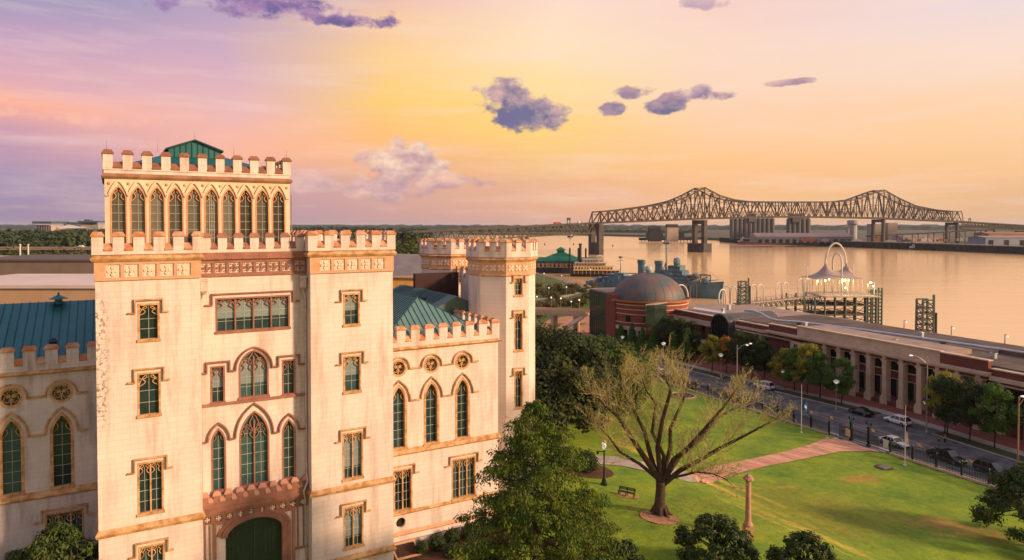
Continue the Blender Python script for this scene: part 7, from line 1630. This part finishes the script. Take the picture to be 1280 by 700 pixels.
p = G(697,535); tree('dark live oak between the turret and the lit oak', p, 15.5, [(x, y, z*.78+.6 if i % 2 else z, r) for i, (x, y, z, r) in enumerate(oak_blobs(rnd, 10.5, 15.5, 44, 0.6, 2.0, 3.3))], 36000, .32, OAKL2, .6, 6, 'live_oak', 4)
p = Vector((5.5, 122, 0)); tree('dark oak farther back by the corner of the turret', (p.x, p.y, ground(p.x, p.y)), 14.5, oak_blobs(rnd, 9, 14.5, 32, 0.5, 2.0, 3.2), 22000, .36, OAKL2, .5, 7, 'live_oak', 4)
# tall conifer at the wing of the castle
def cypress(label, x, y, H, R_, seed, nb=120, per=60):
    rnd = random.Random(seed); z0 = ground(x, y); r = thing('cypress_tree', label, 'tree', (x, y, z0)); b = MB(); tr = MB()
    tr.tube([(0,0,-.5),(0,0,H*.4),(.15,.1,H*.75),(0,0,H*.98)], [.45,.3,.16,.04], 9, False)
    for i in range(nb):
        f = (i+.5)/nb; z = H*(.06+.93*f**.9); th = i*2.39996+rnd.uniform(-.5,.5)
        L_ = R_*min(1, (1-f)**.75*1.15)*rnd.choice((.62,.8,.95,1.08,1.2))+.35; up = rnd.uniform(.05,.4); P = []
        for k in range(6):
            g_ = k/5; P.append(Vector((math.cos(th)*L_*g_, math.sin(th)*L_*g_, z+up*L_*g_-L_*.30*g_*g_)))
        tr.tube(P, [.085*(1-.8*g_/5)*(1.2-f) for g_ in range(6)], 4, False)
        side = Vector((-math.sin(th), math.cos(th), 0)); ns = max(2, int(L_*1.75))
        for k in range(ns):
            g_ = .38+.66*(k+rnd.random()*.8)/ns; j = min(4.999, g_*5); c0 = P[int(j)].lerp(P[min(5, int(j)+1)], j-int(j))
            c0 = c0+side*rnd.uniform(-.85,.85)*(.35+.55*g_)*min(1, L_/3); rs = rnd.uniform(.32,.62)*(1 if L_ > 1.5 else .6)
            for _ in range(per):
                u = Vector((rnd.gauss(0,1), rnd.gauss(0,1), rnd.gauss(0,.55))); u = u/max(.5, u.length)*rs*rnd.uniform(.35,1.1); c = c0+u; c.z -= u.xy.length*.35
                d = Vector((u.x*1.2+rnd.uniform(-.4,.4), u.y*1.2+rnd.uniform(-.4,.4), -rnd.uniform(.2,1.2))).normalized(); ln = rnd.uniform(.12,.30); w = d.cross(Vector((rnd.uniform(-1,1), rnd.uniform(-1,1), .4)))
                if w.length < .01: continue
                w = w.normalized()*ln*.22; k0 = len(b.v); b.v += [tuple(c), tuple(c+d*ln*.5-w), tuple(c+d*ln), tuple(c+d*ln*.5+w)]; b.f.append((k0,k0+1,k0+2,k0+3)); b.m.append(0)
    tr.build('trunk', BARK, r, smooth=True); b.build('crown', CYPL, r)
cypress('tall feathery bald cypress in front of the castle wing', 1.6, 49, 18.2, 6.6, 3, 190, 62)
cypress('lower young cypress standing right behind the tall one', 6.0, 55, 9.6, 3.8, 4, 70, 50)
# magnolias in the foreground
def mag(label, px, ptop, dep, R_, seed, n=16000, hh=None, leafs=.17):
    x = (px-640)/FPX*dep; z0 = ground(x, dep); H = CZ-(ptop-281)/FPX*dep-z0; rnd = random.Random(seed)
    bl = []
    for i in range(95):
        f = rnd.uniform(.0,1)**.8; t = i*2.4; rr = R_*max(.02,(1-f**2.1))**.7*rnd.uniform(.55,1.0); bl.append((math.cos(t)*rr, math.sin(t)*rr, .9+(H-1.3)*f, rnd.uniform(.28,.62)*R_/3.4))
    tree(label, (x, dep, z0), H, bl, n, leafs, MAGL, .18, seed, 'magnolia_tree', H*.45, asp=.42, shell=.95)
mag('glossy dark magnolia at the bottom edge left of the stone pillar', 897, 648, 60, 4.0, 31)
mag('smaller glossy magnolia at the bottom edge right of the stone pillar', 1012, 668, 57, 3.2, 32, 12000)
mag('low magnolia top peeking beside the big cypress at the bottom edge', 778, 674, 55, 2.7, 33, 9000)
mag('dark broad magnolia at the lower right edge of the lawn', 1290, 586, 76, 5.6, 34, 20000, leafs=.2)
mag('dark leafy magnolia in front of the shaded left wing window', 66, 655, 49, 4.2, 35, 16000)
mag('small dark magnolia crown touching the left tower base', 12, 690, 50, 2.6, 36, 7000)
# big almost bare tree with spreading limbs
base = G(825, 643); pr = thing('pecan_tree', 'big almost bare tree with dark forked limbs and yellowish twigs on the lawn', 'tree', base)
rnd = random.Random(99); tk = MB(); tw = MB(); lf = []
def pos(px, py, dy=0): q = D(px, py, base.y+dy); return q-base
fork = pos(826, 601)
tk.tube([(0,0,-.4),(-.05,0,.3),(0,0,1.4),tuple(fork*.75),tuple(fork)], [1.0,.72,.56,.50,.52], 14, False)
for a in range(7): t = a*.9; tk.tube([(math.cos(t)*.55,math.sin(t)*.55,.9),(math.cos(t)*.95,math.sin(t)*.95,.1),(math.cos(t)*1.5,math.sin(t)*1.5,-.25)], [.2,.17,.05], 6, False)
def grow(p, d, L_, r, depth):
    n = 4; P = [p]; dd = d.copy()
    for i in range(n):
        dd = (dd+Vector((rnd.uniform(-.25,.25), rnd.uniform(-.25,.25), rnd.uniform(-.14,.22)))).normalized(); P.append(P[-1]+dd*L_/n)
    (tk if r > .045 else tw).tube(P, [r*(1-.55*i/n) for i in range(n+1)], 6 if r > .045 else 3, False)
    if depth == 0:
        for q in P[2:]:
            if rnd.random() < .5: lf.append((q+Vector([rnd.uniform(-.25,.25) for _ in range(3)]), (0,0,1)))
        return
    k = 3 if depth > 1 else 4
    for j in range(k):
        q = P[rnd.randint(1, n)] if j else P[-1]
        nd_ = (dd+Vector((rnd.uniform(-1,1), rnd.uniform(-1,1), rnd.uniform(-.45,.8)))*.85).normalized(); grow(q, nd_, L_*rnd.uniform(.55,.85), max(r*.5, .015), depth-1)
mains = [([(826,601),(806,572),(790,548),(772,520),(758,508),(744,492)],.36,-2), ([(822,598),(812,565),(806,540),(792,512),(782,495),(779,480)],.30,3), ([(826,600),(822,560),(828,525),(838,490),(834,476),(828,466)],.30,-3),
         ([(828,600),(838,560),(838,535),(852,505),(858,488),(852,472)],.28,4), ([(830,602),(842,575),(860,560),(882,535),(905,508),(916,492)],.34,-3), ([(830,605),(850,588),(875,575),(900,560),(930,545),(962,528)],.30,-5),
         ([(830,600),(850,570),(875,550),(893,525),(915,512),(938,503)],.26,5), ([(824,600),(800,580),(775,565),(760,545),(745,530)],.22,6), ([(828,600),(850,595),(870,590),(890,592),(905,598)],.16,-6), ([(826,600),(830,570),(815,540),(820,505),(808,488),(802,472)],.24,0)]
for pxs, r0, dy in mains:
    P = [pos(x, y, dy*i/(len(pxs)-1)) for i, (x, y) in enumerate(pxs)]; n = len(P)
    tk.tube(P, [r0*(1-.72*i/(n-1)) for i in range(n)], 9, False)
    for i in range(2, n):
        d = (P[i]-P[i-1]).normalized()
        for _ in range(8 if i < n-1 else 10):
            q = P[i-1].lerp(P[i], rnd.random()); nd_ = (d*.9+Vector((rnd.uniform(-1,1), rnd.uniform(-1,1), rnd.uniform(-.4,.9)))*.95).normalized(); grow(q, nd_, rnd.uniform(1.1,2.1), .045*(1.2-.1*i), 2)
    grow(P[-1], (P[-1]-P[-2]).normalized(), 1.5, .05, 3)
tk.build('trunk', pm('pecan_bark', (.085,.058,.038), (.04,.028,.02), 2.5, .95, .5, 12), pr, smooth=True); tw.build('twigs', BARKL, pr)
b = MB(); leaves(b, lf, .12, rnd, .5); b.build('crown', PECL, pr)
rnd = random.Random(8); fl_ = MB(); q = []
for _ in range(1500):
    a = rnd.random()*6.283; d = abs(rnd.gauss(0,1))*6+.5; x = base.x+d*math.cos(a); y = base.y+d*math.sin(a); q.append(((x, y, ground(x, y)+.06), (0,0,3)))
for _ in range(900): g0 = G(rnd.uniform(700,1100), rnd.uniform(540,690)); q.append(((g0.x, g0.y, g0.z+.06), (0,0,3)))
leaves(fl_, q, .09, rnd, .6); tag(fl_.build('fallen_leaves', pm('fallen_leaf', (.30,.17,.05), (.14,.08,.03), 2, .9, rnd=.7)), 'dry brown leaves scattered over the lawn under the bare tree', 'leaves', kind='stuff')
# street trees by the museum
def street(kind, px, pyb, ptop, seed, label, R_=None, z=RZ+.15):
    p = G(px, pyb, z); H = zof(px, ptop, p)-p.z; rnd = random.Random(seed); R_ = R_ or H*.40
    if kind == 'cone':
        bl = [(math.cos(i*2.4)*R_*.45*(1-i/16), math.sin(i*2.4)*R_*.45*(1-i/16), H*(.16+.80*i/16), R_*(.62*(1-i/19)+.10)) for i in range(16)]; m = STRG; th = H*.2
    else:
        bl = []
        for i in range(42): f = rnd.random(); t = i*2.4; rr = R_*math.sin(PI*(.15+.78*f))*rnd.uniform(.3,.85); bl.append((math.cos(t)*rr, math.sin(t)*rr, H*(.26+.68*f), R_*rnd.uniform(.14,.30)))
        m = {'green': STRG, 'yellow': YELG, 'orange': ORAL, 'dark': SHR}[kind]; th = H*.34
    return tree(label, p, H, bl, 6500, .19, m, .12, seed, 'street_tree', th, group='street trees in front of the museum', shell=.9)
ST = [('cone',776,433,404,'small cone tree farthest left before the planetarium drum'),('cone',790,437,402,'cone tree in front of the white drum columns'),('cone',803,440,407,'narrow yellowish cone tree left of the glass atrium'),('cone',817,443,403,'cone tree right in front of the glass atrium'),
      ('dark',833,443,395,'tall dark tree just right of the glass atrium'),('dark',849,446,396,'tall dark tree covering the left brick piers'),('dark',862,449,400,'dark tree beside the lower entrance canopy'),('cone',842,449,412,'short pale cone tree in front of the dark pair'),('cone',857,452,414,'short cone tree at the kerb left of the entrance canopy'),
      ('yellow',890,464,417,'yellow green tree before the arched glass entrance'),('orange',908,466,421,'orange autumn tree beside the arched entrance'),('dark',926,470,412,'dark round tree behind the double armed lamp'),('dark',941,474,416,'dark round tree left of the niche bay'),('dark',955,476,424,'lower dark tree close to the niche bay'),
      ('yellow',979,484,436,'yellowing tree in front of the first column'),('green',993,488,432,'green tree with yellow tips before the left columns'),('yellow',1009,492,428,'tallest yellow green tree before the left columns'),('green',1025,497,440,'green tree left of the thin one'),('green',1052,505,446,'thin airy green tree between two columns'),
      ('dark',1184,545,468,'dark full tree on the verge right of the lamp pole'),('yellow',1181,541,463,'yellow topped tree directly behind the first full verge tree'),('dark',1212,552,470,'dark tree with orange top, middle of the right verge'),('green',1243,560,476,'large green tree at the right end of the verge'),('dark',1272,540,462,'dark tree at the right edge behind the brown lamp pole')]
for i, (k, px_, pb_, pt_, lab) in enumerate(ST):
    big = px_ > 1170; street(k, px_, pb_, pt_, 200+i, lab, R_=(4.3 if big else None) if k != 'cone' else 1.9)
# shrubs
def shrub(label, x, y, R_, H, seed, m=SHR, n=2500, leaf=.12, grp=None):
    rnd = random.Random(seed); bl = [(math.cos(i*2.4)*R_*.5*rnd.random(), math.sin(i*2.4)*R_*.5*rnd.random(), H*rnd.uniform(.35,.62), R_*rnd.uniform(.5,.7)) for i in range(9)]
    r = thing('shrub', label, 'shrub', (x, y, ground(x, y)), 0, grp); b = MB(); limb(b, (0,0,-.1), (0,0,H*.5), .08, .03, rnd); b.build('stem', BARK, r); b = MB(); leaves(b, blob_pts(rnd, bl, n, .5), leaf, rnd); b.build('foliage', m, r)
p = G(733,590); shrub('round clipped dark shrub on the bare bed beside the garden path', p.x, p.y, 1.9, 2.9, 71, n=5000)
p = G(735,594); 
def KW(u, v): a = R(30); return Vector((-30+u*math.cos(a)-v*math.sin(a), 50+u*math.sin(a)+v*math.cos(a)))
for i, (u, v, r_, h_) in enumerate(((25.5,.9,.8,1.5),(27.3,1.4,.9,1.3),(29.0,1.6,1.0,1.5),(30.8,1.6,1.1,1.7),(32.6,1.6,1.0,1.5),(27.8,-.6,.9,1.1),(30.2,-.5,1.0,1.2))):
    q = KW(u, v); shrub(['shrub against the wing wall nearest the tower','second shrub along the wing wall','third shrub along the wing wall','fourth shrub along the wing wall','shrub at the turret end of the wing wall','low shrub in front of the wall shrubs beside the hatch','low shrub in front of the wall shrubs under the cypress'][i], q.x, q.y, r_, h_, 80+i, n=1800, leaf=.10, grp='shrubs at the foot of the castle wing')
bd_ = MB(); P = [KW(22.6,2.7), KW(34,2.7), KW(35,-1.0), KW(25,-1.6), KW(22.8,.5)]; bd_.poly([(q.x, q.y) for q in P], lambda u, z_, d: (u, z_, d), -.2, .05); tag(fixn(bd_.build('planting_bed', EARTH)), kind='structure')
# riverside shrubs and far woods
def scatter_bush(name, label, spots, hgt, nl, leaf, m, seed):
    rnd = random.Random(seed); b = MB()
    for x, y, s_ in spots:
        z = ground(x, y); bl = [(x+rnd.uniform(-1,1)*s_*.6, y+rnd.uniform(-1,1)*s_*.6, z+hgt*s_/3*rnd.uniform(.3,.8), s_*rnd.uniform(.35,.6)) for _ in range(6)]; leaves(b, blob_pts(rnd, bl, nl, .6), leaf*s_/3, rnd)
    o = b.build(name, m); return tag(o, label, 'shrubs', kind='stuff')
rnd = random.Random(5)
sp = []
for _ in range(75):
    q = G(rnd.uniform(664,752), rnd.uniform(357,388)); sp.append((q.x+rnd.uniform(-3,3), q.y, rnd.uniform(1.6,3.4)))
scatter_bush('riverside_shrubs', 'olive green and brownish shrubs scattered over the riverside green', sp, 2.6, 260, .45, pm('riverside_shrub_leaves', (.05,.07,.018), (.15,.095,.03), .05, .85, rnd=.4, transl=.2), 6)
sp = [(x+rnd.uniform(-4,4), 345+rnd.uniform(-90,60), rnd.uniform(2.5,4.5)) for x in range(-40,12,4)]
scatter_bush('plaza_trees', 'low trees around the riverside plaza beyond the turret', sp, 3.4, 300, .5, STRG, 8)
def treeline(name, label, x0, x1, y0, y1, hgt, n, leaf, m, seed, r_=None):
    rnd = random.Random(seed); b = MB()
    for _ in range(n):
        y = rnd.uniform(y0, y1); x = rnd.uniform(x0, x1)*y; h = hgt*rnd.uniform(.65,1.15); R_ = h*rnd.uniform(.3,.45); z = -2
        bl = [(x+rnd.uniform(-1,1)*R_*.6, y+rnd.uniform(-1,1)*R_*.6, z+h-R_*.6-rnd.random()*h*.3, R_*rnd.uniform(.45,.75)) for _ in range(6)]+[(x, y, z+h*.3, R_*.8)]; leaves(b, blob_pts(rnd, bl, 230, .5), leaf, rnd, .7)
    return tag(b.build(name, m), label, 'woods', kind='stuff')
treeline('near_city_trees', 'green tree canopy in front of the highway at the far left', -.74, -.60, 260, 470, 17, 60, 1.0, pm('city_tree_leaves', (.03,.06,.015), (.085,.095,.02), .02, .85, rnd=.5, transl=.2), 41)
treeline('city_woods', 'dark tree canopy beyond the highway under the stadium', -.76, -.58, 580, 1500, 24, 260, 2.0, pm('city_woods_leaves', (.022,.045,.022), (.05,.07,.025), .01, .85, rnd=.5), 42)
treeline('landing_trees', 'dark green trees seen between the tower and the first turret', -.175, -.10, 330, 560, 21, 34, 1.1, MATS['city_tree_leaves'], 43)
treeline('skyline_woods', 'tree canopy beyond the roofs right of the lantern', -.34, -.12, 900, 1900, 26, 150, 2.4, MATS['city_woods_leaves'], 44)

# ================================================================== air
hz = MB().box(-26000, -600, -40, 26000, 27500, 95).build('haze', None)
hm_ = bpy.data.materials.new('thin_air'); hm_.use_nodes = True; t = hm_.node_tree
for n_ in list(t.nodes): t.nodes.remove(n_)
o_ = t.nodes.new('ShaderNodeOutputMaterial'); v_ = t.nodes.new('ShaderNodeVolumePrincipled'); v_.inputs['Color'].default_value = (.80,.86,.95,1); v_.inputs['Density'].default_value = 0.00003; v_.inputs['Anisotropy'].default_value = .2
t.links.new(v_.outputs[0], o_.inputs['Volume']); hz.data.materials.clear(); hz.data.materials.append(hm_); hz['kind'] = 'stuff'
